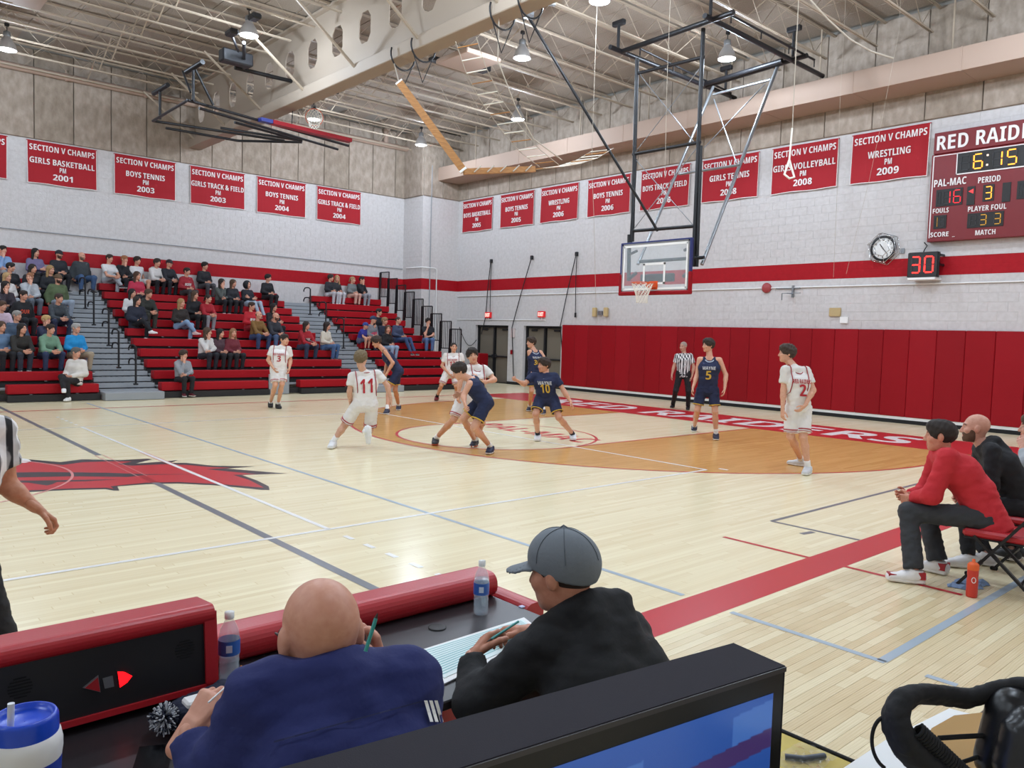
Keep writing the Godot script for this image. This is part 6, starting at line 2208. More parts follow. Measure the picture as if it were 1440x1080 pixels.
	for tp: String in tops:
		var add: float = {"long": 0.012, "tee": 0.006, "tank": 0.014}[tp]
		add += o.get("bulk", 0.0)
		var tb: Array = torso_bones(J, g, add, 0.03 if tp != "tank" else 0.05, o.get("hem", 0.09) if tp != "tee" or tops.size() == 1 else 0.0)
		if tp == "tank":
			for q: String in ["L", "R"]:
				var sp: Vector3 = ms.lerp(J["s" + q], 0.52) + up * 0.012
				tb.append(bone(pv.lerp(ms, 0.7), sp, 0.08, 0.045))
		else:
			var sa := 0.9 if tp == "tee" else 0.86
			tb.append(bone(J.sR.lerp(J.sL, 0.14), J.sL.lerp(J.sR, 0.14), 0.05 + add, 0.05 + add))
			for q: String in ["L", "R"]:
				var a: Vector3 = J["s" + q]; var e: Vector3 = J["e" + q]; var w: Vector3 = J["w" + q]
				if tp == "tee":
					tb.append(bone(a, a.lerp(e, 0.72 * sa), 0.055 * s + add, 0.062 * s + add, Vector3.ZERO, 0, 0, false, true))
				else:
					tb.append(bone(a, e, 0.054 * s + add, 0.047 * s + add))
					tb.append(bone(e, e.lerp(w, 0.91), 0.047 * s + add, 0.031 * s + add * 0.7, Vector3.ZERO, 0, 0, false, true))
			if o.get("collar", true):
				tb.append(bone(ms + up * 0.0, ms.lerp(nb, o.get("collar_h", 0.42)) + up * o.get("collar_up", 0.0), 0.066 * o.get("collar_r", 1.0) + add * 0.6, 0.060 * o.get("collar_r", 1.0) + add * 0.5, Vector3.ZERO, 0, 0, false, true))
		if o.get("hooded", false) and tp == "long":
			var hr: float = o.get("hood_up", 0.035)
			tb.append(bone(ms + up * hr - fw * 0.035 - ss * 0.075, ms + up * hr - fw * 0.035 + ss * 0.075, 0.045, 0.045))
			tb.append(bone(ms + up * hr - fw * 0.085, ms - up * (0.1 - hr) - fw * 0.11, 0.05, 0.045, ss, 0.07, 0.05))
		all_top.append_array(tb)
		var col: String = o.get("top_c", "303030")
		if tops.size() == 2 and tp == "tee": col = o.get("tee_c", "e9e7e4")
		var nm: String = {"long": o.get("top_name", "jacket"), "tee": "shirt", "tank": "jersey"}[tp]
		var tmesh := to_mesh([sdf_mesh(tb, cell, 0.04)], wob, 9.0, hash(label + "t") % 9999)
		var node := put(t, nm, tmesh, cloth(col) if not o.has("top_mat") else o.top_mat)
		node.set_meta("bones_count", tb.size())
	t.set_meta("bones_count", 0)
	t.remove_meta("bones_count")
	for c in t.get_children(): c.remove_meta("bones_count")
	# shoes
	for q: String in ["L", "R"]:
		if J.get("noshoe" + q, false): continue
		var an: Vector3 = J["a" + q]; var to: Vector3 = J["t" + q]; var kn: Vector3 = J["k" + q]
		var z := (to - an)
		var y: Vector3 = J.get("sole_up" + q, Vector3.UP)
		var zz := z - y * z.dot(y)
		var bs := basis_y(y, zz)
		if zz.length() < 0.03: bs = basis_y(kn - an, z)
		var sc: float = s * o.get("shoe_scale", 1.0)
		var up_ := put(t, "shoe", shoe_mesh(o.get("shoe", "upper")), cloth(o.get("shoe_c", "26262a"), 0.6))
		up_.transform = Transform3D(bs.scaled(Vector3(sc, sc, sc)), an + bs.y * 0.0)
		put(up_, "sole", shoe_mesh("sole"), cloth(o.get("sole_c", "e8e6e2"), 0.6))
		if o.has("sock_c"):
			var sb := [bone(an + (kn - an).normalized() * 0.0, an + (kn - an).normalized() * o.get("sock_h", 0.11), 0.043 * s, 0.046 * s, Vector3.ZERO, 0, 0, false, true)]
			put(t, "sock", to_mesh([sdf_mesh(sb, 0.012, 0.01)]), cloth(o.sock_c))
	J["_top"] = all_top
	J["_fw"] = fw; J["_up"] = up; J["_ss"] = ss; J["_ms"] = ms; J["_pv"] = pv
	t.set_meta("tmp", 0); t.remove_meta("tmp")
	last_J = J
	return t
var last_J := {}
func hem_ring(parent: Node3D, a: Vector3, b: Vector3, r: float, m: Material) -> void:
	var mb := MB.new()
	var L := (b - a).length()
	mb.lathe([Vector2(r - 0.012, 0), Vector2(r, 0.001), Vector2(r, L), Vector2(r - 0.012, L + 0.001)], 24, a, basis_y(b - a, Vector3(0.2, 0.1, 1)))
	put(parent, "hem_stripe", mb.mesh(), m)

# a printed patch whose outline is given in picture coordinates, laid onto the garment of the last person
func print_px(t: Node3D, called: String, quad: Array, m: Material) -> void:
	var mb := MB.new()
	var n := 14
	var P := func(u: float, v: float) -> Vector3:
		var a: Vector2 = Vector2(quad[0][0], quad[0][1]).lerp(Vector2(quad[1][0], quad[1][1]), u)
		var b: Vector2 = Vector2(quad[3][0], quad[3][1]).lerp(Vector2(quad[2][0], quad[2][1]), u)
		var q := a.lerp(b, v)
		var d := ray_dir(q.x, q.y).normalized()
		var o := EYE - t.position + d * 0.4
		for i in 60:
			var f := field_at(last_J._top, o, 0.04)
			if f < 0.001: break
			o += d * maxf(f * 0.8, 0.002)
		return o - d * 0.012
	for j in n:
		mb.quad(P.call(0.0, (j + 1.0) / n), P.call(1.0, (j + 1.0) / n), P.call(1.0, float(j) / n), P.call(0.0, float(j) / n))
	put(t, called, mb.mesh(), m)
# printed lettering laid onto the shirt of the last person: centre given along the spine (0 hips .. 1 shoulders)
func print_on(t: Node3D, called: String, text: String, m: Material, along: float, h: float, w: float, back := false, shift := 0.0, font: Font = null) -> void:
	var J := last_J
	var tm := TextMesh.new()
	tm.text = text; tm.font = font if font else font_bold; tm.font_size = 48; tm.pixel_size = 0.01; tm.depth = 0.0; tm.curve_step = 4.0
	tm.horizontal_alignment = HORIZONTAL_ALIGNMENT_CENTER; tm.vertical_alignment = VERTICAL_ALIGNMENT_CENTER
	var arr := tm.get_mesh_arrays()
	var pv: PackedVector3Array = arr[Mesh.ARRAY_VERTEX]
	var lo := Vector3(1e9, 1e9, 1e9); var hi := -lo
	for p in pv: lo = lo.min(p); hi = hi.max(p)
	var fw: Vector3 = J._fw * (-1.0 if back else 1.0)
	var rt: Vector3 = J._ss * (-1.0 if back else 1.0)
	var up: Vector3 = J._up
	var c: Vector3 = (J._pv as Vector3).lerp(J._ms, along) + rt * shift
	var V := PackedVector3Array(); var N := PackedVector3Array()
	for p in pv:
		var o := c + rt * (((p.x - lo.x) / (hi.x - lo.x) - 0.5) * w) + up * (((p.y - lo.y) / (hi.y - lo.y) - 0.5) * h) + fw * 0.45
		var d := 0.0
		for i in 24:
			var f := field_at(J._top, o, 0.04)
			if f < 0.001: break
			o -= fw * maxf(f * 0.9, 0.002)
			d += f
		V.append(o + fw * 0.009); N.append(fw)
	arr[Mesh.ARRAY_VERTEX] = V; arr[Mesh.ARRAY_NORMAL] = N; arr[Mesh.ARRAY_TANGENT] = null
	var am := ArrayMesh.new()
	am.add_surface_from_arrays(Mesh.PRIMITIVE_TRIANGLES, arr)
	put(t, called, am, m)
# piping round neck or arm holes: a conformed loop
func piping(t: Node3D, called: String, center: Vector3, axis: Vector3, r: float, m: Material, rad := 0.007) -> void:
	var J := last_J
	var a := axis.cross(Vector3(0.31, 0.2, 0.93)).normalized(); var b := axis.cross(a).normalized()
	var pts: Array = []
	for i in 21:
		var an := TAU * i / 20.0
		var dir := a * cos(an) + b * sin(an)
		var o := center + dir * 0.3
		for k in 30:
			var f := field_at(J._top, o, 0.04)
			if f < 0.002 or (o - center).length() < r * 0.6: break
			o -= dir * maxf(minf(f, 0.05), 0.002)
		pts.append(o + dir * 0.004)
	var mb := MB.new()
	mb.tube(pts, rad, 5, -1, false)
	put(t, called, mb.mesh(), m)

# ---------------------------------------------------------------- people placed from the photograph
func hvec(v: Vector3) -> Vector3:
	return Vector3(v.x, 0, v.z).normalized()
# joints in crop coordinates (ox, oy, s) + metres towards the camera from an upright plane through the ground point
func joints(ground: Vector3, ox: float, oy: float, s: float, d: Dictionary) -> Dictionary:
	var n := hvec(ground - EYE)
	var J := {}
	for k: String in d:
		if not (d[k] is Array):
			J[k] = d[k]
			continue
		var a: Array = d[k]
		var px: float = ox + a[0] / s; var py: float = oy + a[1] / s
		var dd := ray_dir(px, py)
		var off: float = a[2] if a.size() > 2 else 0.0
		if (k == "aL" or k == "aR") and a.size() < 3:
			J[k] = on_y(px, py, 0.096)
		elif (k == "tL" or k == "tR") and a.size() < 3:
			J[k] = on_y(px, py, 0.03)
		else:
			var P := ground - n * off
			J[k] = EYE + dd * ((P - EYE).dot(n) / dd.dot(n))
	var R := hvec(n.cross(Vector3.UP))
	if d.has("look"):
		var l: Vector3 = d.look      # (right in picture, up, towards camera)
		J["face"] = (R * l.x + Vector3(0, l.y, 0) - n * l.z).normalized()
		J.erase("look")
	for q: String in ["nL", "nR"]:
		if d.has(q):
			var l2: Vector3 = d[q]
			J[q] = R * l2.x + Vector3(0, l2.y, 0) - n * l2.z
	return J
var white_kit := {"top": "tee+tank", "top_c": "e6e2df", "tee_c": "dcd6d0", "bottom": "shorts", "bot_c": "e2dedb", "trim_c": "a82a35", "skin": "d8a688", "shoe_c": "e6e4e2", "sole_c": "e9e7e4", "sock_c": "e8e6e4", "shoe_scale": 1.13, "cell": 0.019, "head_cell": 0.008, "hair_cell": 0.008, "wrinkle": 0.010, "hem": 0.05, "short_len": 0.86}
var navy_kit := {"top": "tank", "top_c": "1b2444", "bottom": "shorts", "bot_c": "1b2444", "skin": "d3a083", "shoe_c": "22253a", "sole_c": "e6e4e2", "sock_c": "e8e6e4", "shoe_scale": 1.13, "cell": 0.019, "head_cell": 0.008, "hair_cell": 0.008, "wrinkle": 0.010, "hem": 0.05, "short_len": 0.72}
func kit(base: Dictionary, more: Dictionary) -> Dictionary:
	var r := base.duplicate()
	r.merge(more, true)
	return r
func dress_white(t: Node3D) -> void:
	var J := last_J
	var m: Material = cloth("9c2430")
	for q: String in ["L", "R"]:
		piping(t, "armhole_piping", (J._ms as Vector3).lerp(J["s" + q], 0.72) - J._up * 0.05, J._ss, 0.07, m)
	collar(t, m, 0.007)
func collar(t: Node3D, m: Material, r: float) -> void:
	var J := last_J
	var pts: Array = []
	for i in 21:
		var a := TAU * i / 20.0
		var f := cos(a)
		var o: Vector3 = J._ms + J._up * (0.03 - maxf(f, 0.0) * 0.075) + J._fw * (f * 0.085 + 0.01) + J._ss * (sin(a) * 0.088)
		for k in 12:
			var d := field_at(J._top, o, 0.04)
			if d < 0.003: break
			o -= J._fw * f * minf(d, 0.01)
		pts.append(o)
	var mb := MB.new()
	mb.tube(pts, r, 5, -1, false)
	put(t, "collar_piping", mb.mesh(), m)
func dress_navy(t: Node3D) -> void:
	var J := last_J
	collar(t, cloth("b9bfcb"), 0.012)
func side_stripe(t: Node3D, col: String) -> void:
	# gold hem of the navy shorts
	var J := last_J
	for q: String in ["L", "R"]:
		var h: Vector3 = J["h" + q]; var kn: Vector3 = J["k" + q]
		hem_ring(t, h.lerp(kn, 0.69), h.lerp(kn, 0.73), 0.107, cloth(col))

func build_people() -> void:
	build_players()
	build_spectators()
	build_bench()

func build_players() -> void:
	var red := std(Color("b0202c"), 0.8); var gold := std(Color("c9a23a"), 0.8); var pale := std(Color("cfd3da"), 0.8)
	var C1 := [360.0, 440.0, 4.908]; var C2 := [580.0, 440.0, 4.908]; var C3 := [900.0, 440.0, 4.32]
	var G := func(px: float, py: float) -> Vector3: return on_y(px, py, 0.0)
	var t: Node3D
	# 3 white
	var g: Vector3 = G.call(389, 577)
	var J := joints(g, C1[0], C1[1], C1[2], {"hd": [196, 186], "sR": [112, 243], "sL": [228, 248, 0.06], "eR": [84, 325, 0.02], "wR": [122, 385, 0.18], "eL": [238, 330, 0.02], "wL": [230, 385, 0.14], "hR": [128, 385], "hL": [184, 385], "kR": [133, 495, 0.14], "kL": [180, 490, 0.12], "aR": [100, 622], "aL": [152, 630], "tR": [108, 676], "tL": [200, 670], "look": Vector3(0.6, 0.02, 0.8)})
	t = make_person("player in white 3 jersey standing alone before the bleachers, black shoes", g, J, kit(white_kit, {"shoe_c": "1c1c1f", "sole_c": "2a2a2c", "hair": "short", "hair_c": "251a14"}))
	dress_white(t)
	print_on(t, "number", "3", red, 0.52, 0.13, 0.085, false, 0.01)
	print_on(t, "lettering", "RED RAIDERS", red, 0.74, 0.05, 0.24)
	# 11 white, running away from the camera
	g = G.call(488, 630)
	J = joints(g, C1[0], C1[1], C1[2], {"hd": [724, 318], "sL": [662, 432, 0.02], "sR": [842, 418, -0.04], "eL": [645, 545, 0.06], "wL": [655, 640, -0.1], "eR": [905, 500, -0.02], "wR": [932, 600, 0.02], "fR": [940, 660, 0.03], "hL": [705, 628, 0.02], "hR": [802, 628, -0.02], "kL": [612, 775, -0.12], "kR": [785, 810, -0.16], "aL": [532, 888], "aR": [752, 818, 0.28], "tL": [455, 962], "tR": [742, 912, 0.3], "sole_upR": Vector3(0, 0, 0), "look": Vector3(0.5, 0.0, -0.85)})
	J.erase("sole_upR")
	J["sole_upR"] = hvec(g - EYE) * 0.95 + Vector3(0, 0.15, 0)
	t = make_person("player in white 11 jersey seen from behind, running with one foot kicked back", g, J, kit(white_kit, {"hair": "fluffy", "hair_c": "6b5a40", "shoe_c": "dcdcdc", "skin": "d3a78c"}))
	dress_white(t)
	print_on(t, "number", "11", red, 0.62, 0.22, 0.2, true)
	# navy defender bending, near the bleachers
	g = G.call(553, 580)
	J = joints(g, C1[0], C1[1], C1[2], {"hd": [832, 200], "sL": [892, 268, 0.14], "sR": [884, 262, -0.18], "eL": [945, 345, 0.2], "wL": [898, 425, 0.2], "eR": [905, 350, -0.25], "wR": [885, 420, -0.2], "hL": [985, 400, 0.08], "hR": [975, 395, -0.1], "kL": [915, 520, 0.1], "kR": [960, 530, -0.12], "aL": [905, 668], "aR": [985, 642], "tL": [868, 704], "tR": [960, 690], "look": Vector3(-0.75, -0.35, 0.35)})
	t = make_person("navy jersey player bending forward with hands low, behind the white 11 player", g, J, kit(navy_kit, {"hair": "fluffy", "hair_c": "33241b", "skin": "cf9b7c"}))
	dress_navy(t); side_stripe(t, "c9a23a")
	# 12 white at the far end
	g = G.call(617, 565)
	J = joints(g, C2[0], C2[1], C2[2], {"hd": [285, 238], "sR": [228, 292], "sL": [338, 292], "eR": [204, 365, 0.02], "wR": [258, 425, 0.16], "eL": [352, 360, 0.02], "wL": [300, 430, 0.16], "hR": [235, 418], "hL": [292, 418], "kR": [200, 500, 0.1], "kL": [300, 505, 0.1], "aR": [168, 580], "aL": [318, 588], "tR": [155, 606], "tL": [330, 615], "look": Vector3(0.25, 0, 1.0)})
	t = make_person("player in white 12 jersey waiting near the doors, dark red shoes", g, J, kit(white_kit, {"shoe_c": "7a1820", "sole_c": "5a1218", "hair": "buzz", "hair_c": "2a1f18", "sock_c": "1c1c1e", "sock_h": 0.16}))
	dress_white(t)
	print_on(t, "number", "12", red, 0.55, 0.12, 0.14)
	print_on(t, "lettering", "RED RAIDERS", red, 0.76, 0.05, 0.24)
	# white ball handler
	g = G.call(640, 630)
	J = joints(g, C2[0], C2[1], C2[2], {"hd": [414, 298, -0.1], "sR": [385, 382, -0.05], "sL": [500, 385, -0.15], "eL": [566, 462, -0.05], "wL": [505, 478, 0.1], "eR": [330, 470, 0.05], "wR": [318, 560, 0.1], "hR": [345, 590, -0.05], "hL": [425, 592, -0.12], "kR": [285, 735, 0.05], "kL": [480, 760, -0.05], "aR": [160, 868], "aL": [432, 880], "tR": [128, 945], "tL": [400, 930], "look": Vector3(0.15, 0.08, 1.0), "hup": Vector3(-0.25, 1, 0.1).normalized()})
	t = make_person("player in white jersey pressed against the bending navy player, one leg stretched out", g, J, kit(white_kit, {"shoe_c": "26262a", "sole_c": "b04a2c", "hair": "fluffy", "hair_c": "241a15"}))
	dress_white(t)
	# navy 1 bending over the ball
	g = G.call(672, 640)
	J = joints(g, C2[0], C2[1], C2[2], {"hd": [325, 402, 0.05], "sL": [392, 492, 0.16], "sR": [428, 440, -0.2], "eL": [352, 575, 0.2], "wL": [360, 620, 0.3], "eR": [380, 540, -0.2], "wR": [330, 560, -0.15], "hL": [512, 615, 0.08], "hR": [478, 600, -0.1], "kL": [425, 790, 0.2], "kR": [350, 730, -0.1], "aL": [540, 925], "aR": [432, 880], "tL": [478, 1000], "tR": [362, 945], "look": Vector3(-0.9, -0.45, 0.1)})
	t = make_person("navy jersey player bending low in front of the white ball handler", g, J, kit(navy_kit, {"hair": "fluffy", "hair_c": "2a1e17", "skin": "d8a78c", "shoe_c": "252a45"}))
	dress_navy(t); side_stripe(t, "c9a23a")
	print_on(t, "number", "1", gold, 0.6, 0.2, 0.06, true)
	# navy far 30
	g = G.call(752, 581)
	J = joints(g, C2[0], C2[1], C2[2], {"hd": [820, 205], "sR": [805, 268, 0.06], "sL": [885, 272, -0.04], "eR": [815, 340, 0.06], "wR": [820, 415, 0.12], "eL": [922, 330, -0.02], "wL": [935, 390, 0.05], "hR": [818, 425, 0.04], "hL": [875, 425, -0.04], "kR": [822, 535, 0.06], "kL": [888, 545, 0.0], "aR": [808, 650], "aL": [905, 672], "tR": [762, 692], "tL": [880, 712], "look": Vector3(-0.85, 0.0, 0.5)})
	t = make_person("tall navy 30 jersey player standing before the doors, behind the wide-armed defender", g, J, kit(navy_kit, {"hair": "fluffy", "hair_c": "35261c", "skin": "d6a88f"}))
	dress_navy(t); side_stripe(t, "c9a23a")
	print_on(t, "number", "30", gold, 0.55, 0.12, 0.15)
	print_on(t, "lettering", "WAYNE", pale, 0.76, 0.05, 0.22)
	# navy 10 arms wide
	g = G.call(783, 625)
	J = joints(g, C2[0], C2[1], C2[2], {"hd": [908, 362], "sR": [832, 432], "sL": [985, 436], "eR": [772, 492, 0.1], "wR": [728, 470, 0.22], "fR": [690, 452, 0.25], "eL": [1045, 540, 0.05], "wL": [1090, 612, 0.12], "hR": [882, 592, -0.04], "hL": [970, 592, -0.04], "kR": [850, 700, 0.12], "kL": [1010, 722, 0.1], "aR": [865, 842], "aL": [1108, 838], "tR": [838, 912], "tL": [1135, 920], "look": Vector3(-0.8, 0.0, 0.6), "curlR": 1.2})
	t = make_person("navy 10 jersey defender with both arms spread wide, white shoes", g, J, kit(navy_kit, {"top": "tee", "hair": "fluffy", "hair_c": "33251d", "shoe_c": "e4e4e6", "sock_c": "1a1d2c", "sock_h": 0.13}))
	dress_navy(t); side_stripe(t, "c9a23a")
	print_on(t, "number", "10", gold, 0.5, 0.15, 0.16)
	print_on(t, "lettering", "WAYNE", pale, 0.74, 0.06, 0.24)
	# navy 5
	g = G.call(988, 617)
	J = joints(g, C3[0], C3[1], C3[2], {"hd": [415, 198], "sR": [362, 282], "sL": [484, 285], "eR": [345, 382, 0.0], "wR": [322, 455, 0.1], "eL": [522, 378, 0.0], "wL": [514, 465, 0.12], "hR": [372, 470], "hL": [448, 470], "kR": [348, 592, 0.06], "kL": [456, 600, 0.08], "aR": [330, 690], "aL": [462, 738], "tR": [308, 762], "tL": [472, 798], "look": Vector3(-0.8, 0.0, 0.5)})
	t = make_person("navy 5 jersey player standing before the red wall pads", g, J, kit(navy_kit, {"hair": "fluffy", "hair_c": "2d2019", "skin": "d8a98f"}))
	dress_navy(t); side_stripe(t, "c9a23a")
	print_on(t, "number", "5", gold, 0.5, 0.16, 0.1)
	print_on(t, "lettering", "WAYNE", pale, 0.73, 0.06, 0.24)
	# white 2
	g = G.call(1130, 667)
	J = joints(g, C3[0], C3[1], C3[2], {"hd": [893, 248], "sR": [880, 345, 0.14], "sL": [1012, 352, -0.04], "eR": [872, 470, 0.16], "wR": [866, 590, 0.2], "eL": [1052, 470, 0.02], "wL": [1000, 565, 0.18], "fL": [965, 600, 0.22], "hR": [925, 580, 0.06], "hL": [1000, 580, -0.06], "kR": [915, 750, 0.06], "kL": [992, 755, 0.06], "aR": [978, 892], "aL": [1020, 938], "tR": [950, 915], "tL": [962, 1000], "look": Vector3(-0.95, 0.02, 0.25)})
	t = make_person("player in white 2 jersey standing at the three-point line, pale grey shoes", g, J, kit(white_kit, {"hair": "fluffy", "hair_c": "3a2a20", "shoe_c": "c9cacc", "skin": "dcab90"}))
	dress_white(t)
	print_on(t, "number", "2", red, 0.5, 0.17, 0.11)
	print_on(t, "lettering", "RED RAIDERS", red, 0.73, 0.06, 0.28)
	# referee by the pads
	g = G.call(955, 577)
	J = joints(g, C3[0], C3[1], C3[2], {"hd": [263, 205], "sR": [226, 260], "sL": [308, 260], "eR": [207, 325], "wR": [194, 375, 0.03], "eL": [326, 330], "wL": [316, 385, 0.03], "hR": [242, 368], "hL": [284, 368], "kR": [218, 470, 0.03], "kL": [294, 472, 0.03], "aR": [200, 556], "aL": [292, 568], "tR": [160, 584], "tL": [284, 594], "look": Vector3(-0.55, -0.1, 0.8)})
	var sm_ := striped()
	t = make_person("bald referee in black and white striped shirt by the red wall pads", g, J, {"top": "tee", "top_mat": sm_, "bottom": "long", "bot_c": "16161a", "hair": "buzz", "hair_c": "a08d82", "skin": "c99c86", "cell": 0.018, "head_cell": 0.0075, "shoe_c": "111113", "sole_c": "111113", "girth": 1.05})
	# referee walking in from the left, mostly outside the frame
	g = on_y(-70, 930, 0.0)
	g = Vector3(-0.25, 0, 6.75)
	J = joints(g, 0, 0, 1.0, {"hd": [-75, 505], "sR": [-140, 598, 0.05], "sL": [2, 602, 0.0], "eL": [10, 683, -0.02], "wL": [53, 716, 0.04], "fL": [88, 738, 0.05], "eR": [-160, 690], "wR": [-150, 770], "hR": [-110, 790, 0.04], "hL": [-40, 790, 0.0], "kR": [-110, 930, 0.1], "kL": [5, 915, 0.1], "aR": [-120, 1080], "aL": [-60, 1085], "tR": [-100, 1130], "tL": [-30, 1130], "look": Vector3(0.9, 0, -0.4), "curlL": 0.8, "nL": Vector3(-0.3, -1, 0.2)})
	t = make_person("referee in striped shirt walking in at the left edge, bare forearm swinging", g, J, {"top": "tee", "top_mat": sm_, "bottom": "long", "bot_c": "141416", "hair": "short", "hair_c": "2a201a", "skin": "c68d6c", "cell": 0.016, "hand_cell": 0.004, "shoe_c": "111113", "sole_c": "111113"})

func striped() -> StandardMaterial3D:
	var im := Image.create(64, 8, false, Image.FORMAT_RGB8)
	for x in 64:
		for y in 8: im.set_pixel(x, y, Color("e9e7e6") if (x / 8) % 2 == 0 else Color("1d1d22"))
	var m := std(Color.WHITE, 0.85)
	m.albedo_texture = ImageTexture.create_from_image(im)
	m.uv1_triplanar = true
	m.uv1_scale = Vector3(4.5, 4.5, 4.5)
	return m

# ---------------------------------------------------------------- spectators
# arms: k clasped on the knees, l in the lap, c crossed, h hand at the chin, s on the bench; legs: n, w wide, x crossed, r stretched out
func seated(arms: String, legs: String, lean: float, s: float, flip: bool) -> Dictionary:
	var J := {}
	J.hL = Vector3(0.085, 0.455, -0.16); J.hR = Vector3(-0.085, 0.455, -0.16)
	var kw := 0.2 if legs == "w" else 0.115
	J.kL = Vector3(kw, 0.50, 0.26); J.kR = Vector3(-kw, 0.50, 0.26)
	J.aL = Vector3(kw * 0.9, 0.086, 0.2); J.aR = Vector3(-kw * 0.9, 0.086, 0.2)
	if legs == "x":
		J.kR = Vector3(-0.03, 0.585, 0.25); J.aR = Vector3(0.14, 0.30, 0.40)
	if legs == "r":
		J.kL.z = 0.3; J.kR.z = 0.3; J.aL = Vector3(0.1, 0.02, 0.55); J.aR = Vector3(-0.1, 0.02, 0.55)
	J.tL = J.aL + Vector3(0.04, -0.05, 0.2); J.tR = J.aR + Vector3(-0.04, -0.05, 0.2)
	if legs == "x": J.tR = J.aR + Vector3(0.12, -0.02, 0.16)
	var c := cos(lean); var sn := sin(lean)
	var ms := Vector3(0, 0.455, -0.16) + Vector3(0, c, sn) * 0.47
	J.sL = ms + Vector3(0.175, -0.01, 0); J.sR = ms + Vector3(-0.175, -0.01, 0)
	var nk := Vector3(0, cos(lean * 0.5), sin(lean * 0.5) + 0.1).normalized()
	J.hd = ms + nk * 0.235 + Vector3(0, 0, 0.02)
	J.slump = 0.02
	match arms:
		"k":
			J.eL = Vector3(0.2, 0.60, 0.16); J.eR = Vector3(-0.2, 0.60, 0.16)
			J.wL = Vector3(0.055, 0.56, 0.33); J.wR = Vector3(-0.055, 0.57, 0.34)
			J.fL = J.wL + Vector3(-0.1, -0.03, 0.1); J.fR = J.wR + Vector3(0.1, -0.03, 0.1)
		"l":
			J.eL = ms + Vector3(0.24, -0.27, 0.03); J.eR = ms + Vector3(-0.24, -0.27, 0.03)
			J.wL = Vector3(0.07, 0.585, 0.12); J.wR = Vector3(-0.07, 0.585, 0.13)
			J.fL = J.wL + Vector3(-0.12, -0.02, 0.06); J.fR = J.wR + Vector3(0.12, -0.02, 0.06)
		"c":
			J.eL = ms + Vector3(0.23, -0.27, 0.07); J.eR = ms + Vector3(-0.23, -0.27, 0.07)
			J.wL = ms + Vector3(-0.09, -0.22, 0.21); J.wR = ms + Vector3(0.09, -0.26, 0.22)
		"h":
			J.eL = ms + Vector3(0.2, -0.26, 0.1); J.wL = Vector3(-0.05, 0.6, 0.16)
			J.eR = ms + Vector3(-0.13, -0.27, 0.2); J.wR = J.hd + Vector3(-0.035, -0.19, 0.12)
			J.fR = J.hd + Vector3(-0.02, -0.06, 0.12)
		_:
			J.eL = ms + Vector3(0.26, -0.26, -0.06); J.eR = ms + Vector3(-0.26, -0.26, -0.06)
			J.wL = Vector3(0.27, 0.42, -0.1); J.wR = Vector3(-0.27, 0.42, -0.1)
			J.fL = J.wL + Vector3(0.02, -0.05, 0.12); J.fR = J.wR + Vector3(-0.02, -0.05, 0.12)
	if flip:
		var K := {}
		for k: String in J:
			if not (J[k] is Vector3): K[k] = J[k]; continue
			var v: Vector3 = J[k]
			var kk := k
			if k.ends_with("L"): kk = k.left(-1) + "R"
			elif k.ends_with("R"): kk = k.left(-1) + "L"
			K[kk] = Vector3(-v.x, v.y, v.z)
		J = K
	for k: String in J:
		if J[k] is Vector3: J[k] = (J[k] - Vector3(0, 0.36, 0)) * s + Vector3(0, 0.36, 0)
	return J

var row_log: Array = []
# px, py = middle of the head in the photograph
func spectator(px: float, py: float, label: String, o: Dictionary) -> void:
	var arms: String = o.get("arms", "k"); var legs: String = o.get("legs", "n")
	var lean: float = o.get("lean", 0.36 if arms == "k" else 0.06)
	var s: float = o.get("size", 0.97)
	var J := seated(arms, legs, lean, s, o.get("flip", false))
	var yaw: float = o.get("yaw", 0.25)
	var hd: Vector3 = J.hd
	var best := 1e9; var row := 1; var bp := Vector3.ZERO
	for i in range(1, 12):
		var ty := yr(i) - 0.36
		var p := on_z(px, py, zr(i) - 0.0 + hd.z * cos(yaw))
		var e := absf(p.y - (ty + hd.y))
		if o.has("row") and i != o.row: e += 100.0
		if e < best:
			best = e; row = i; bp = p
	row_log.append("%d,%d row %d err %.2f" % [px, py, row, best])
	var root := Vector3(bp.x - hd.z * sin(yaw), yr(row) - 0.36 + o.get("dy", 0.0), zr(row) + o.get("dz", 0.0))
	if row == 1: root.y = 0.0
	var bs := Basis(Vector3.UP, yaw)
	var W := {}
	for k: String in J:
		W[k] = root + bs * J[k] if J[k] is Vector3 else J[k]
	if row == 1:
		for q: String in ["L", "R"]:
			if legs == "x" and q == ("L" if o.get("flip", false) else "R"): continue
			W["a" + q] = root + bs * (J["a" + q] as Vector3)
	var hy: float = yaw + o.get("head", 0.35)
	W["face"] = Vector3(sin(hy), o.get("nod", -0.08), cos(hy)).normalized()
	o["scale"] = s
	o["shoe_scale"] = s
	W["hscale"] = 0.97 * o.get("hsize", 1.0)
	var t := make_person(label, root, W, o, "spectators seated on the bleachers")
	if o.has("print"):
		print_on(t, "print", o.print, std(Color(o.get("print_c", "e6e2de")), 0.8), 0.62, 0.08 if not o.has("print_h") else o.print_h, 0.22)

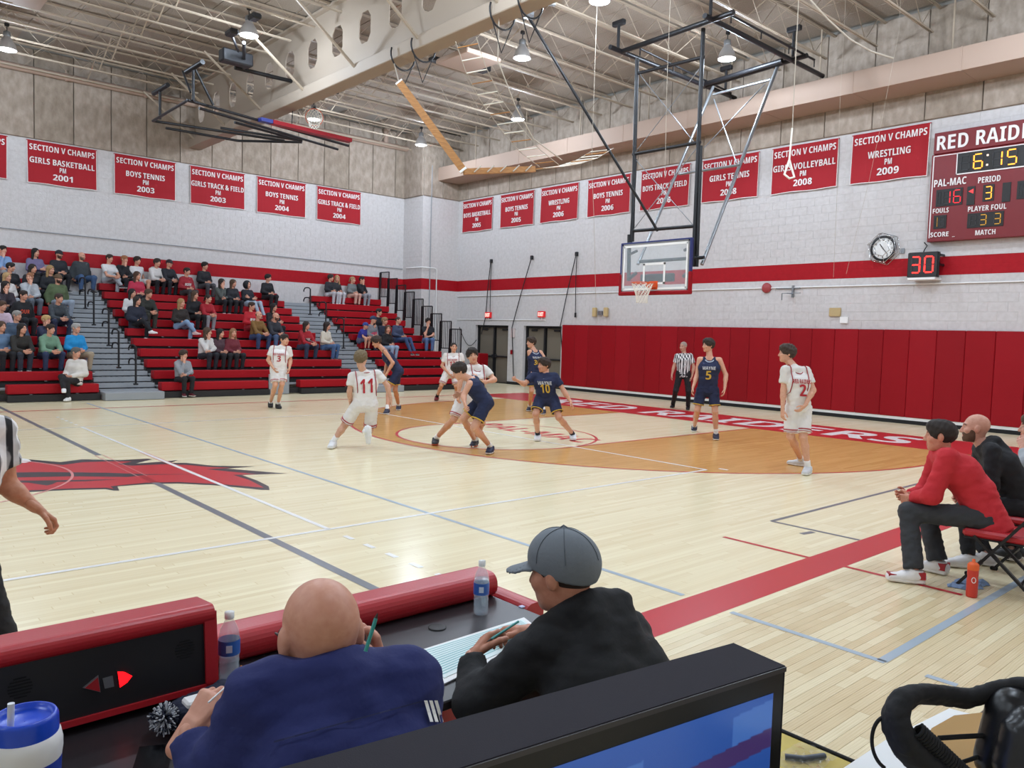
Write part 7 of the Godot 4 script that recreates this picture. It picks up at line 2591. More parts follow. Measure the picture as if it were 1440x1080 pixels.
func build_spectators() -> void:
	var S := func(px: float, py: float, label: String, o: Dictionary) -> void: spectator(px, py, label, o)
	var dk := "1c1d22"; var jean := "3f5472"; var navy := "232c44"; var br := "4a3426"; var blk := "17130f"; var bld := "a98a5e"
	# left bank, from the top row down
	S.call(4, 355, "young man in light blue long sleeves on the top row, hand at his chin", {"top_c": "7f9cc4", "bot_c": "8d8d90", "hair_c": blk, "arms": "h"})
	S.call(50, 358, "woman with long black hair in a purple-grey sweatshirt, arms crossed on the top row", {"top_c": "6d6484", "bot_c": dk, "hair": "wavy", "hair_c": blk, "arms": "c", "girth": 1.12})
	S.call(83, 357, "bearded man in a backward cap and black jacket on the top row", {"top_c": "23242a", "bot_c": dk, "hair": "cap+beard", "hat_c": "202228", "hair_c": br, "arms": "l"})
	S.call(115, 359, "large bald man in charcoal jacket and jeans on the top row beside the aisle", {"top_c": "33383c", "bot_c": "3c5578", "hair": "bald+beard", "hair_c": "6a5646", "arms": "s", "legs": "w", "girth": 1.3, "bulk": 0.015})
	S.call(15, 377, "dark-haired boy in black turned sideways below the light blue shirt", {"top_c": dk, "bot_c": dk, "hair_c": blk, "arms": "l", "head": 0.9})
	S.call(46, 382, "woman in black in front of the purple-grey sweatshirt", {"top_c": dk, "bot_c": dk, "hair": "long", "hair_c": "241a14", "arms": "l"})
	S.call(71, 383, "smiling woman with long blonde hair in black, behind the brown beanie", {"top_c": "1e1f24", "bot_c": dk, "hair": "long", "hair_c": "9a7a4e", "arms": "l"})
	S.call(10, 394, "blonde girl in a white top above the dark patterned sweater", {"top_c": "cfcac6", "bot_c": "9aa0a8", "hair": "long", "hair_c": bld, "arms": "l", "size": 0.92})
	S.call(42, 392, "girl with reddish ponytail in a light grey hoodie with dark sleeve bands", {"top_c": "a9acb0", "bot_c": "5d6670", "hair": "pony", "hair_c": "8a5a3c", "arms": "h", "head": -0.9, "hooded": true})
	S.call(8, 404, "dark long-haired girl in a dark patterned sweater", {"top_c": "332b33", "bot_c": dk, "hair": "long", "hair_c": "1d1512", "arms": "h", "size": 0.94})
	S.call(82, 397, "bearded man in a brown knit beanie and olive green jacket", {"top_c": "4f5d3f", "bot_c": "8f9aa8", "hair": "beanie+beard", "hat_c": "5b452f", "hair_c": "35251a", "arms": "s", "legs": "w", "girth": 1.2, "bulk": 0.02, "hooded": true})
	S.call(33, 410, "young man in black hoodie with orange lettering", {"top_c": "17181c", "bot_c": dk, "hair_c": "2a1e18", "arms": "s", "girth": 1.15, "print": "OUR", "print_c": "d8543a", "print_h": 0.1, "hooded": true})
	S.call(83, 421, "man in charcoal vest over pale grey sleeves, hands folded", {"top_c": "3a4046", "bot_c": navy, "hair": "short", "hair_c": "3a2c24", "arms": "k", "legs": "w"})
	S.call(3, 424, "person in pink and white plaid shirt at the left edge", {"top_c": "c9b3c2", "bot_c": dk, "hair_c": br, "arms": "k"})
	S.call(24, 444, "grey-haired man in slate blue denim jacket", {"top_c": "46566a", "bot_c": dk, "hair": "short", "hair_c": "8f8b86", "arms": "l"})
	S.call(65, 448, "blond boy in dark blazer with pink sleeves", {"top_c": "2b2f48", "bot_c": navy, "hair": "short", "hair_c": "b99a66", "arms": "h", "size": 0.86})
	S.call(31, 464, "smiling woman with long dark hair and black cardigan", {"top_c": "2a2724", "bot_c": "2c333f", "hair": "long", "hair_c": "1e1613", "arms": "k", "shoe_c": "e4e2df"})
	S.call(71, 464, "young man in sage green hoodie and blue jeans, hands folded", {"top_c": "6d8f78", "bot_c": "2a3654", "hair_c": "2c2019", "arms": "k", "legs": "w", "hooded": true})
	S.call(107, 466, "grey-haired man in bright blue jacket and khaki trousers", {"top_c": "1c86c0", "bot_c": "a1917a", "hair": "short", "hair_c": "a09c98", "arms": "l", "legs": "w"})
	S.call(2, 463, "woman in blue denim jacket at the left edge", {"top_c": "5f7896", "bot_c": dk, "hair": "long", "hair_c": br, "arms": "l"})
	S.call(107, 491, "grey-haired man in cream plaid jacket with crossed legs on the first row", {"top_c": "d3cdc6", "bot_c": "1b1a1c", "hair": "short", "hair_c": "5d5956", "arms": "l", "legs": "x", "row": 1, "lean": -0.2, "yaw": -0.85, "head": 1.5, "shoe_c": "e6e6e4", "bulk": 0.015, "dy": 0.0})
	# middle bank, top row
	S.call(154, 360, "boy in white T-shirt and light grey sweatpants on the top row beside the aisle", {"top": "tee", "top_c": "d6d4d4", "bot_c": "a4a7ac", "hair_c": "33261e", "arms": "k", "legs": "x", "lean": 0.12})
	S.call(175, 367, "red-haired boy in black covering his mouth with a hand", {"top_c": dk, "bot_c": dk, "hair_c": "9a6440", "arms": "h", "lean": 0.12})
	S.call(193, 370, "boy in white T-shirt leaning back behind the woman in pink", {"top": "tee", "top_c": "d2d0d0", "bottom": "shorts", "bot_c": "b7b5b4", "hair": "fluffy", "hair_c": "2a1d16", "arms": "s", "legs": "w"})
	S.call(221, 371, "boy in white hoodie and black trousers leaning forward", {"top_c": "cdc9c6", "bot_c": dk, "hair": "fluffy", "hair_c": "2d211a", "arms": "k", "hooded": true, "lean": 0.3})
	S.call(238, 374, "boy in dark cap and dark jacket with white shoes", {"top_c": "22232a", "bot_c": "24262c", "hair": "cap", "hat_c": "2b2226", "arms": "k", "lean": 0.25, "shoe_c": "dddddb"})
	S.call(263, 377, "boy in red hooded sweatshirt with white lettering on the top rows", {"top_c": "8f1c28", "bot_c": "3b3a3c", "hair_c": "201713", "arms": "l", "hooded": true, "print": "RAIDERS", "shoe_c": "d8d8d6"})
	S.call(288, 378, "dark-haired boy in black sweatshirt next to the red hooded sweatshirt", {"top_c": "1b1c21", "bot_c": "4a4a4e", "hair": "fluffy", "hair_c": "1f1713", "arms": "l"})
	S.call(312, 396, "woman in grey-green sweater next to the girl with very long hair", {"top_c": "4d524f", "bot_c": dk, "hair": "long", "hair_c": "2a1f19", "arms": "h", "shoe_c": "d8d6d4", "size": 0.92})
	S.call(328, 397, "girl with very long brown hair in black", {"top_c": "212228", "bot_c": dk, "hair": "long", "hair_c": "4d3725", "arms": "l", "size": 0.92})
	S.call(348, 405, "person in black hood slumped back with light jeans stretched out", {"top_c": "1d1e25", "bot_c": "9aa6b4", "hair": "hood", "hat_c": "1a1b20", "arms": "c", "legs": "r", "lean": -0.25, "size": 0.92})
	S.call(377, 394, "dark-haired boy in black jacket over a white shirt at the end of the row", {"top_c": "17181d", "bot_c": "1c1c22", "hair": "fluffy", "hair_c": blk, "arms": "l", "size": 0.95})
	# middle bank, middle rows
	S.call(193, 389, "woman with brown hair in a bright pink top", {"top_c": "b02a44", "bot_c": dk, "hair": "wavy", "hair_c": "4a3022", "arms": "l"})
	S.call(186, 416, "girl with dark hair in white sleeves behind the long dark coat", {"top_c": "cfcccb", "bot_c": dk, "hair": "long", "hair_c": "1d1613", "arms": "l", "size": 0.92})
	S.call(209, 412, "boy in dark olive hoodie with folded hands", {"top_c": "2c2e2a", "bot_c": "3a3a33", "hair": "fluffy", "hair_c": "4a3626", "arms": "k", "hooded": true, "girth": 1.08})
	S.call(193, 428, "woman in long dark navy coat with crossed legs and white sneakers", {"top_c": "1d2130", "bot_c": "15161b", "hair": "long", "hair_c": "231a16", "arms": "l", "legs": "x", "shoe_c": "e8e6e4", "bulk": 0.02, "hem": 0.2})
	S.call(255, 421, "blonde girl in tan and black top and ripped blue jeans", {"top_c": "2b2522", "bot_c": "7e98b6", "hair": "long", "hair_c": "9b7a50", "arms": "l", "legs": "x", "shoe_c": "cfa9a4"})
	S.call(274, 410, "girl with long hair in long black coat between the blonde and the girl in red", {"top_c": "17171b", "bot_c": "141418", "hair": "long", "hair_c": "4b3626", "arms": "l", "hem": 0.18})
	S.call(293, 416, "girl in red cardigan and grey trousers", {"top_c": "9c1b28", "bot_c": "8a8b90", "hair": "pony", "hair_c": "2b1e18", "arms": "k", "shoe_c": "dcb9b2", "size": 0.9})
	S.call(354, 425, "person in bright red jacket with a white emblem and red trousers", {"top_c": "b5202c", "bot_c": "8d1a26", "hair_c": "3a2b22", "arms": "l", "legs": "w", "girth": 1.1, "print": "R"})
	S.call(385, 429, "dark-haired person in black top with a black coat alongside", {"top_c": "1d1c20", "bot_c": dk, "hair": "long", "hair_c": "1c1512", "arms": "c"})
	S.call(364, 441, "man in mustard brown sweater and blue jeans", {"top_c": "7a5a2e", "bot_c": "33456a", "hair": "horseshoe", "hair_c": "7b5c46", "arms": "k", "legs": "w", "girth": 1.1, "lean": 0.2})
	S.call(388, 447, "bald bearded man in dark vest and jeans", {"top_c": "2e3038", "bot_c": "4d6488", "hair": "bald+beard", "hair_c": "5a4638", "arms": "k", "girth": 1.1})
	S.call(292, 462, "woman with long brown hair in white sweater, hand at her mouth", {"top_c": "d2cecb", "bot_c": "20222a", "hair": "long", "hair_c": "4a3527", "arms": "h", "lean": 0.2, "head": 0.7})
	S.call(310, 464, "dark-haired woman in mottled burgundy sweater", {"top_c": "4b343c", "bot_c": dk, "hair": "long", "hair_c": "1a1310", "arms": "l", "size": 0.92})
	S.call(328, 463, "long-haired blonde woman in maroon top", {"top_c": "6b2530", "bot_c": dk, "hair": "long", "hair_c": "8a6544", "arms": "l", "size": 0.94, "head": -0.2})
	S.call(431, 454, "woman in red hooded sweatshirt with white print, alone beside the second aisle", {"top_c": "9a1824", "bot_c": "2e3a52", "hair": "long", "hair_c": "2a1d17", "arms": "k", "hooded": true, "girth": 1.12, "lean": 0.2, "print": "RAIDERS", "legs": "w"})
	S.call(460, 464, "dark-haired woman in cream sweater and jeans at the aisle", {"top_c": "cfc8b8", "bot_c": "43618a", "hair": "long", "hair_c": "2a1c17", "arms": "l", "shoe_c": "8a6a4a", "sole_c": "6a503a", "yaw": 0.5})
	S.call(258, 500, "boy in grey hoodie alone on the first row, holding a snack", {"top_c": "8f9196", "bot_c": "1b1b1f", "hair": "fluffy", "hair_c": "3a2a20", "arms": "h", "row": 1, "hooded": true, "shoe_c": "5a1a22", "size": 0.92, "lean": 0.1, "yaw": 0.1})
	# right bank
	S.call(465, 396, "person in black jacket and light grey trousers on the top row of the right bank", {"top_c": "23242b", "bot_c": "b5b6bb", "hair_c": "2a201a", "hair": "fluffy", "arms": "l", "shoe_c": "e4e2e0", "size": 0.88, "row": 11})
	S.call(474, 397, "blonde person leaning on the black jacket on the top row", {"top_c": "2b2a2e", "bot_c": "bfc0c4", "hair": "long", "hair_c": "a88a60", "arms": "l", "size": 0.86, "row": 11, "head": -0.6, "shoe_c": "e4e2e0"})
	S.call(496, 401, "person in grey plaid top, third on the top row of the right bank", {"top_c": "6e7272", "bot_c": "c9a090", "hair_c": "9a7a58", "hair": "pony", "arms": "l", "size": 0.86, "row": 11})
	S.call(509, 396, "dark-haired boy in black at the end of the top row", {"top_c": "1a1b20", "bot_c": "8e9096", "hair_c": "2a1f1a", "arms": "h", "size": 0.9, "row": 11, "shoe_c": "dddbd8"})
	S.call(533, 436, "dark-haired person in black behind the grey-haired man on the right bank", {"top_c": "1b1c22", "bot_c": "40567a", "hair_c": "1b1512", "arms": "l"})
	S.call(525, 447, "man in grey jacket and dark cap leaning over the children", {"top_c": "80828a", "bot_c": "2c3346", "hair": "cap", "hat_c": "24304e", "arms": "l", "lean": 0.2})
	S.call(514, 457, "small boy in purple-blue shirt and blue cap", {"top": "tee", "top_c": "33348a", "bottom": "shorts", "bot_c": "55556a", "hair": "cap", "hat_c": "2c3d80", "arms": "k", "size": 0.72, "hsize": 0.9})
	S.call(525, 457, "small girl in pink top next to the small boy in the blue cap", {"top_c": "b84a60", "bot_c": dk, "hair": "long", "hair_c": "1e1613", "arms": "l", "size": 0.72, "hsize": 0.9})
	S.call(541, 447, "blond boy in dark jacket behind the girl with long brown hair", {"top_c": "23283a", "bot_c": navy, "hair_c": "8a6b4a", "arms": "l", "size": 0.92})
	S.call(546, 459, "girl with long brown hair in black top and light blue jeans", {"top_c": "18181c", "bot_c": "8fa3bd", "hair": "long", "hair_c": "5a3c2a", "arms": "l", "size": 0.92, "head": -0.7})
	S.call(560, 449, "boy in grey and navy sweatshirt and jeans leaning back", {"top_c": "39425c", "bot_c": "34486e", "hair": "buzz", "hair_c": "3c2c22", "arms": "l", "legs": "r", "lean": -0.1})
	S.call(602, 456, "man in black T-shirt and jeans sitting against the black end railing", {"top": "tee", "top_c": "1b1c22", "bot_c": "55709a", "hair_c": "1f1713", "hair": "fluffy", "arms": "h", "yaw": -0.4, "head": 0.2, "shoe_c": "8a6a4a"})

# ---------------------------------------------------------------- team bench
func folding_chair(pos: Vector3, yaw: float, label: String) -> void:
	var t := thing("folding_chair", label, "chair", pos, "folding chairs of the team bench")
	t.rotation.y = yaw
	for s: float in [-0.22, 0.22]:
		var a := MB.new()
		a.bar(Vector3(s, 0.01, -0.22), Vector3(s, 0.84, 0.40), 0.022, 0.038, Vector3(1, 0, 0))
		put(t, "upright", a.mesh(), M.black_steel)
		var b := MB.new()
		b.bar(Vector3(s * 0.9, 0.42, -0.12), Vector3(s * 0.9, 0.01, 0.30), 0.02, 0.034, Vector3(1, 0, 0))
		put(t, "rear_leg", b.mesh(), M.black_steel)
		for f: Array in [[s, -0.22], [s * 0.9, 0.30]]:
			var r := MB.new()
			r.cbox(Vector3(f[0], 0.014, f[1]), Vector3(0.035, 0.028, 0.055), 0.006)
			put(t, "rubber_foot", r.mesh(), M.rubber)
	var c := MB.new()
	c.bar(Vector3(-0.2, 0.1, 0.21), Vector3(0.2, 0.1, 0.21), 0.02, 0.03)
	put(t, "cross_bar", c.mesh(), M.black_steel)
	c = MB.new()
	c.bar(Vector3(-0.22, 0.13, -0.13), Vector3(0.22, 0.13, -0.13), 0.02, 0.03)
	put(t, "cross_bar", c.mesh(), M.black_steel)
	var se := MB.new()
	se.cbox(Vector3(0, 0.435, 0.01), Vector3(0.42, 0.06, 0.42), 0.018)
	put(t, "seat_cushion", se.mesh(), M.vinyl_red)
	var sp := MB.new()
	sp.cbox(Vector3(0, 0.40, 0.01), Vector3(0.4, 0.015, 0.4), 0.004)
	put(t, "seat_pan", sp.mesh(), M.black_steel)
	var bk := MB.new()
	bk.obox(Vector3(0, 0.74, 0.335), Vector3(0.21, 0, 0), Vector3(0, 0.09, 0.065), Vector3(0, -0.012, 0.016))
	put(t, "backrest", bk.mesh(), M.vinyl_red)

func build_bench() -> void:
	folding_chair(Vector3(6.28, 0, 8.98), 0.12, "black folding chair with red seat under the coach in red")
	folding_chair(Vector3(7.05, 0, 9.02), 0.08, "black folding chair with red seat under the coach in the black hoodie")
	folding_chair(Vector3(7.82, 0, 9.05), 0.05, "black folding chair with red seat under the person in light grey")
	var C := [1180.0, 560.0, 3.6]
	var fg := {"cell": 0.014, "head_cell": 0.006, "hair_cell": 0.006, "hand_cell": 0.0045, "wrinkle": 0.008}
	var g := Vector3(6.28, 0, 8.85)
	var J := joints(g, C[0], C[1], C[2], {"hd": [512, 192, 0.0], "sL": [552, 300, 0.19], "sR": [505, 290, -0.2], "eL": [470, 490, 0.24], "wL": [362, 505, 0.1], "fL": [285, 512, 0.03], "eR": [440, 470, -0.22], "wR": [350, 492, -0.05], "fR": [285, 495, 0.02], "hL": [745, 610, 0.1], "hR": [735, 600, -0.12], "kL": [352, 575, 0.17], "kR": [440, 580, -0.2], "aL": [378, 875], "aR": [500, 828], "tL": [240, 905], "tR": [420, 850], "look": Vector3(-1.0, -0.05, 0.05), "slump": 0.07, "curlL": 0.55, "curlR": 0.55, "hscale": 1.0})
	var t := make_person("coach in red pullover and charcoal trousers leaning forward on a folding chair", g, J, kit(fg, {"top_c": "c02630", "top_name": "pullover", "bot_c": "34363a", "hair": "short", "hair_c": "241a15", "skin": "d2957c", "shoe_c": "e4e0de", "sole_c": "e8e4e0", "girth": 1.1, "shoe_scale": 1.1, "collar": true, "flare": 1.35, "hem": 0.12, "bulk": 0.012}))
	# red panels of the coach's shoes
	for q: String in ["L", "R"]:
		var an: Vector3 = last_J["a" + q]; var z: Vector3 = (last_J["t" + q] - an)
		z.y = 0
		z = z.normalized()
		var hp := MB.new()
		hp.obox(an - z * 0.045 + Vector3(0, -0.025, 0), z.cross(Vector3.UP) * 0.054, Vector3(0, 0.028, 0), z * 0.03)
		put(t, "shoe_heel_panel", hp.mesh(), cloth("a3202a", 0.5))
		hp = MB.new()
		hp.obox(an + z * 0.16 + Vector3(0, -0.04, 0), z.cross(Vector3.UP) * 0.04, Vector3(0, 0.012, 0), z * 0.028)
		put(t, "shoe_toe_panel", hp.mesh(), cloth("a3202a", 0.5))
	g = Vector3(7.08, 0, 8.9)
	J = joints(g, C[0], C[1], C[2], {"hd": [692, 152, 0.0], "sL": [775, 262, 0.19], "sR": [715, 255, -0.2], "eL": [770, 440, 0.24], "wL": [640, 500, 0.12], "fL": [575, 500, 0.05], "eR": [700, 430, -0.22], "wR": [620, 490, -0.05], "hL": [925, 555, 0.1], "hR": [915, 550, -0.12], "kL": [640, 560, 0.17], "kR": [640, 560, -0.2], "aL": [655, 800], "aR": [745, 790], "tL": [560, 835], "tR": [670, 815], "look": Vector3(-1.0, -0.02, 0.1), "slump": 0.07})
	make_person("bald bearded coach in black hoodie seated behind the coach in red", g, J, kit(fg, {"top_c": "17181c", "top_name": "hoodie", "hooded": true, "bot_c": "1d1e22", "hair": "bald+beard", "hair_c": "6a5142", "beard_c": "5a3f2e", "skin": "d3a08a", "shoe_c": "dcdad8", "girth": 1.12, "shoe_scale": 1.1}))
	g = Vector3(7.9, 0, 8.95)
	J = joints(g, C[0], C[1], C[2], {"hd": [985, 150, 0.0], "sL": [1010, 262, 0.18], "sR": [960, 255, -0.2], "eL": [945, 330, 0.2], "wL": [930, 250, 0.12], "fL": [918, 205, 0.08], "eR": [930, 400, -0.22], "wR": [860, 470, -0.05], "hL": [1130, 530, 0.1], "hR": [1120, 525, -0.12], "kL": [850, 540, 0.17], "kR": [850, 540, -0.2], "aL": [870, 770], "aR": [900, 760], "tL": [790, 790], "tR": [820, 780], "look": Vector3(-1.0, -0.02, 0.1), "slump": 0.05})
	make_person("person in light grey shirt with a hand at the chin, last on the bench", g, J, kit(fg, {"top_c": "a5a9ae", "top_name": "shirt", "bot_c": "22242a", "hair": "short", "hair_c": "4a382a", "skin": "d3a08a", "shoe_c": "2a2a2c"}))
	# squeeze bottle and cloth under the chair
	var p := on_y(1366, 839, 0.0)
	t = thing("squeeze_bottle", "orange-red squeeze bottle standing on the floor beside the folding chair", "bottle", p)
	var b := MB.new()
	b.lathe([Vector2(0.001, 0), Vector2(0.036, 0.0), Vector2(0.039, 0.01), Vector2(0.039, 0.13), Vector2(0.035, 0.15), Vector2(0.038, 0.17), Vector2(0.038, 0.20), Vector2(0.034, 0.21)], 24)
	put(t, "bottle_body", b.mesh(), std(Color("cf3a2a"), 0.4))
	b = MB.new()
	b.lathe([Vector2(0.038, 0.205), Vector2(0.04, 0.21), Vector2(0.039, 0.245), Vector2(0.028, 0.258), Vector2(0.012, 0.265), Vector2(0.010, 0.285), Vector2(0.001, 0.287)], 24)
	put(t, "lid", b.mesh(), std(Color("e8622a"), 0.4))
	b = MB.new()
	var ring: Array = []
	var tc := (EYE - p); tc.y = 0; tc = tc.normalized()
	var rs := Vector3.UP.cross(tc).normalized()
	for i in 17:
		var a := TAU * i / 16.0
		ring.append(tc * 0.0395 + rs * (cos(a) * 0.013 + 0.008) + Vector3(0, 0.135 + sin(a) * 0.02, 0))
	b.tube(ring, 0.003, 5, -1, false)
	put(t, "printed_ring", b.mesh(), M.white_plastic)
	p = on_y(1362, 823, 0.0)
	t = thing("towel", "small crumpled blue cloth on the floor under the folding chair", "towel", p)
	var nz := FastNoiseLite.new(); nz.seed = 4; nz.frequency = 9.0
	b = MB.new()
	var H := func(i: int, j: int) -> Vector3:
		var x := (i / 10.0 - 0.5) * 0.34; var z := (j / 8.0 - 0.5) * 0.2
		var e := minf(minf(i, 10 - i), minf(j, 8 - j))
		return Vector3(x + nz.get_noise_2d(z * 3.0, x) * 0.05, 0.004 + (0.018 + 0.035 * absf(nz.get_noise_2d(x * 1.5, z * 1.5))) * minf(e, 1.0), z + nz.get_noise_2d(x * 3.0, z) * 0.05)
	for i in 10:
		for j in 8: b.quad(H.call(i, j + 1), H.call(i + 1, j + 1), H.call(i + 1, j), H.call(i, j))
	put(t, "cloth", b.mesh(), cloth("7d93b5"))

# ---------------------------------------------------------------- scorer's table and what stands on it
const TT := 0.765
func bottle(px: float, py: float, label: String, fill: float, h: float, scale: float) -> void:
	var p := on_y(px, py, TT)
	var t := thing("water_bottle", label, "bottle", p, "clear plastic water bottles on the scorer's table")
	var prof: Array = []
	for q: Array in [[0.001, 0.004], [0.022, 0.0], [0.029, 0.006], [0.031, 0.02], [0.029, 0.03], [0.031, 0.04], [0.029, 0.05], [0.031, 0.06], [0.0295, 0.07], [0.032, 0.08], [0.032, 0.125], [0.031, 0.135], [0.026, 0.158], [0.017, 0.176], [0.0125, 0.185], [0.0125, 0.198]]:
		prof.append(Vector2(q[0] * scale, q[1] * h / 0.2))
	var b := MB.new()
	b.lathe(prof, 28)
	var pl := std(Color(0.9, 0.94, 0.97, 0.22), 0.06)
	pl.transparency = BaseMaterial3D.TRANSPARENCY_ALPHA
	put(t, "plastic_body", b.mesh(), pl)
	var w := MB.new()
	var wp: Array = [Vector2(0.001, 0.006)]
	for q: Vector2 in prof:
		if q.y > 0.004 and q.y < fill * h: wp.append(Vector2(q.x - 0.0025, q.y + 0.001))
	wp.append(Vector2((wp[wp.size() - 1] as Vector2).x, fill * h)); wp.append(Vector2(0.001, fill * h))
	w.lathe(wp, 24)
	var wm := std(Color(0.75, 0.85, 0.92, 0.25), 0.03)
	wm.transparency = BaseMaterial3D.TRANSPARENCY_ALPHA
	put(t, "water", w.mesh(), wm)
	var l := MB.new()
	l.lathe([Vector2(0.0325 * scale, 0.082 * h / 0.2), Vector2(0.0328 * scale, 0.1 * h / 0.2), Vector2(0.0326 * scale, 0.126 * h / 0.2)], 28)
	put(t, "label_sleeve", l.mesh(), std(Color("2f5fb0"), 0.35))
	var tc := hvec(EYE - p)
	var sq := MB.new()
	sq.obox(tc * 0.0326 * scale + Vector3(0, 0.104 * h / 0.2, 0), tc.cross(Vector3.UP) * -0.009, Vector3(0, 0.011, 0), tc * 0.0012)
	put(t, "label_patch", sq.mesh(), std(Color("cfd9ea"), 0.4))
	var c := MB.new()
	c.lathe([Vector2(0.0135 * scale, 0.188 * h / 0.2), Vector2(0.0145 * scale, 0.19 * h / 0.2), Vector2(0.0145 * scale, 0.208 * h / 0.2), Vector2(0.001, 0.21 * h / 0.2)], 20)
	put(t, "cap", c.mesh(), M.white_plastic)
func pencil(a: Vector3, b: Vector3, col: String, label: String, r := 0.0038) -> void:
	var t := thing("pencil", label, "pencil", a)
	var m := MB.new()
	m.tube([Vector3.ZERO, (b - a) * 0.86], r, 6)
	put(t, "shaft", m.mesh(), std(Color(col), 0.4))
	m = MB.new()
	m.tube([(b - a) * 0.86, b - a], r, 6, 0.0006)
	put(t, "point", m.mesh(), std(Color("3a2f28"), 0.6))
func sheet(pts: Array, y: float, th: float) -> ArrayMesh:
	var poly := PackedVector2Array()
	for q: Array in pts:
		var p := on_y(q[0], q[1], y)
		poly.append(Vector2(p.x, p.z))
	var m := MB.new()
	m.prism(poly, Vector3(0, y - th, 0), Vector3(1, 0, 0), Vector3(0, 0, 1), Vector3(0, th, 0))
	return m.mesh()

func build_table() -> void:
	var top := std(Color("2b272a"), 0.4)
	var t := thing("scorers_table", "black scorer's table with red padded edge at the side of the court", "table", Vector3(0.3, 0, 8.8))
	var x0 := -1.9; var x1 := 1.52; var z0 := 8.36; var z1 := 9.16
	var b := MB.new()
	b.cbox(Vector3((x0 + x1) * 0.5 - 0.3, TT - 0.015, (z0 + z1) * 0.5 - 8.8), Vector3(x1 - x0, 0.03, z1 - z0), 0.004)
	put(t, "table_top", b.mesh(), top)
	b = MB.new()
	b.box(Vector3((x0 + x1) * 0.5 - 0.3, 0.4, z0 + 0.03 - 8.8), Vector3(x1 - x0 - 0.02, 0.66, 0.03))
	put(t, "front_panel", b.mesh(), M.vinyl_red)
	for x: float in [x0 + 0.1, -0.2, x1 - 0.08]:
		b = MB.new()
		b.box(Vector3(x - 0.3, 0.37, 0.05), Vector3(0.04, 0.73, 0.6))
		put(t, "leg", b.mesh(), M.black_steel)
	# padded roll along the court edge and at the end
	b = MB.new()
	b.prism(rounded_rect(0.17, 0.10, 0.045, 5), Vector3(x0 - 0.3, TT + 0.05, 8.46 - 8.8), Vector3(0, 0, 1), Vector3(0, 1, 0), Vector3(x1 - 0.0 - x0, 0, 0))
	put(t, "padded_edge", b.mesh(), M.vinyl_red)
	b = MB.new()
	b.prism(rounded_rect(0.10, 0.09, 0.04, 5), Vector3(x1 + 0.05 - 0.3, TT - 0.03, 8.40 - 8.8), Vector3(1, 0, 0), Vector3(0, 1, 0), Vector3(0, 0, 0.32))
	put(t, "padded_edge", b.mesh(), M.vinyl_red)
	b = MB.new()
	var gp := on_y(615, 883, TT)
	b.lathe([Vector2(0.034, 0), Vector2(0.034, 0.004), Vector2(0.03, 0.005), Vector2(0.001, 0.004)], 24, gp - t.position)
	put(t, "cable_grommet", b.mesh(), std(Color("141315"), 0.5))
	b = MB.new()
	b.box(on_y(740, 852, TT) - t.position + Vector3(0, 0.002, 0), Vector3(0.07, 0.004, 0.02))
	put(t, "sticker", b.mesh(), std(Color("b9bfe0"), 0.5))
	# possession box
	var bx := thing("possession_box", "black control box with red padded frame and lit red possession arrow", "electronics", Vector3(-0.3, TT + 0.005, 8.7))
	var tilt := Basis(Vector3.RIGHT, -0.1)
	var W := 1.17; var H := 0.215
	var cx := 0.0
	b = MB.new()
	b.obox(tilt * Vector3(cx, H * 0.5 + 0.02, -0.07), Vector3(W * 0.5 - 0.01, 0, 0), tilt * Vector3(0, H * 0.5 - 0.01, 0), tilt * Vector3(0, 0, 0.07))
	put(bx, "housing", b.mesh(), std(Color("1a1a1d"), 0.45))
	b = MB.new()
	b.prism(rounded_rect(0.17, 0.055, 0.026, 5), tilt * Vector3(-W * 0.5, H + 0.02, -0.07), tilt * Vector3(0, 0, 1), tilt * Vector3(0, 1, 0), Vector3(W, 0, 0))
	put(bx, "padded_frame", b.mesh(), M.vinyl_red)
	b = MB.new()
	b.obox(tilt * Vector3(W * 0.5 - 0.012, H * 0.5 + 0.02, -0.066), Vector3(0.018, 0, 0), tilt * Vector3(0, H * 0.5 + 0.008, 0), tilt * Vector3(0, 0, 0.076))
	put(bx, "padded_frame", b.mesh(), M.vinyl_red)
	b = MB.new()
	b.obox(tilt * Vector3(0, 0.026, -0.06), Vector3(W * 0.5, 0, 0), tilt * Vector3(0, 0.008, 0), tilt * Vector3(0, 0, 0.07))
	put(bx, "padded_frame", b.mesh(), M.vinyl_red)
	# arrows, button, speaker slots; face point from the photograph
	var nrm := tilt * Vector3(0, 0, 1)
	var FP := func(px: float, py: float) -> Vector3:
		var d := ray_dir(px, py)
		var o := bx.position
		return EYE + d * ((o - EYE).dot(nrm) / d.dot(nrm)) - o
	var arrow := func(called: String, pts: Array, m: Material, up: float) -> void:
		var poly := PackedVector2Array()
		var o: Vector3 = FP.call(pts[0][0], pts[0][1])
		var uy := tilt * Vector3(0, 1, 0)
		for q: Array in pts:
			var p: Vector3 = (FP.call(q[0], q[1]) as Vector3) - o
			poly.append(Vector2(p.x, p.dot(uy)))
		var mb := MB.new()
		mb.prism(poly, o, Vector3(1, 0, 0), uy, nrm * up)
		put(bx, called, mb.mesh(), m)
	arrow.call("arrow_rim", [[116, 967], [138, 949], [141, 973]], M.grey_steel, 0.003)
	arrow.call("arrow_unlit", [[119, 967], [137, 952], [140, 972]], std(Color("a01b22"), 0.4), 0.006)
	arrow.call("arrow_rim", [[163, 942], [187, 950], [168, 968]], M.black_plastic, 0.003)
	arrow.call("arrow_lit", [[165, 944], [175, 945], [185, 950], [178, 959], [168, 966]], glow(Color(1.0, 0.05, 0.08), 2.5), 0.006)
	arrow.call("button", [[144, 954], [158, 950], [160, 965], [147, 968]], M.grey_steel, 0.004)
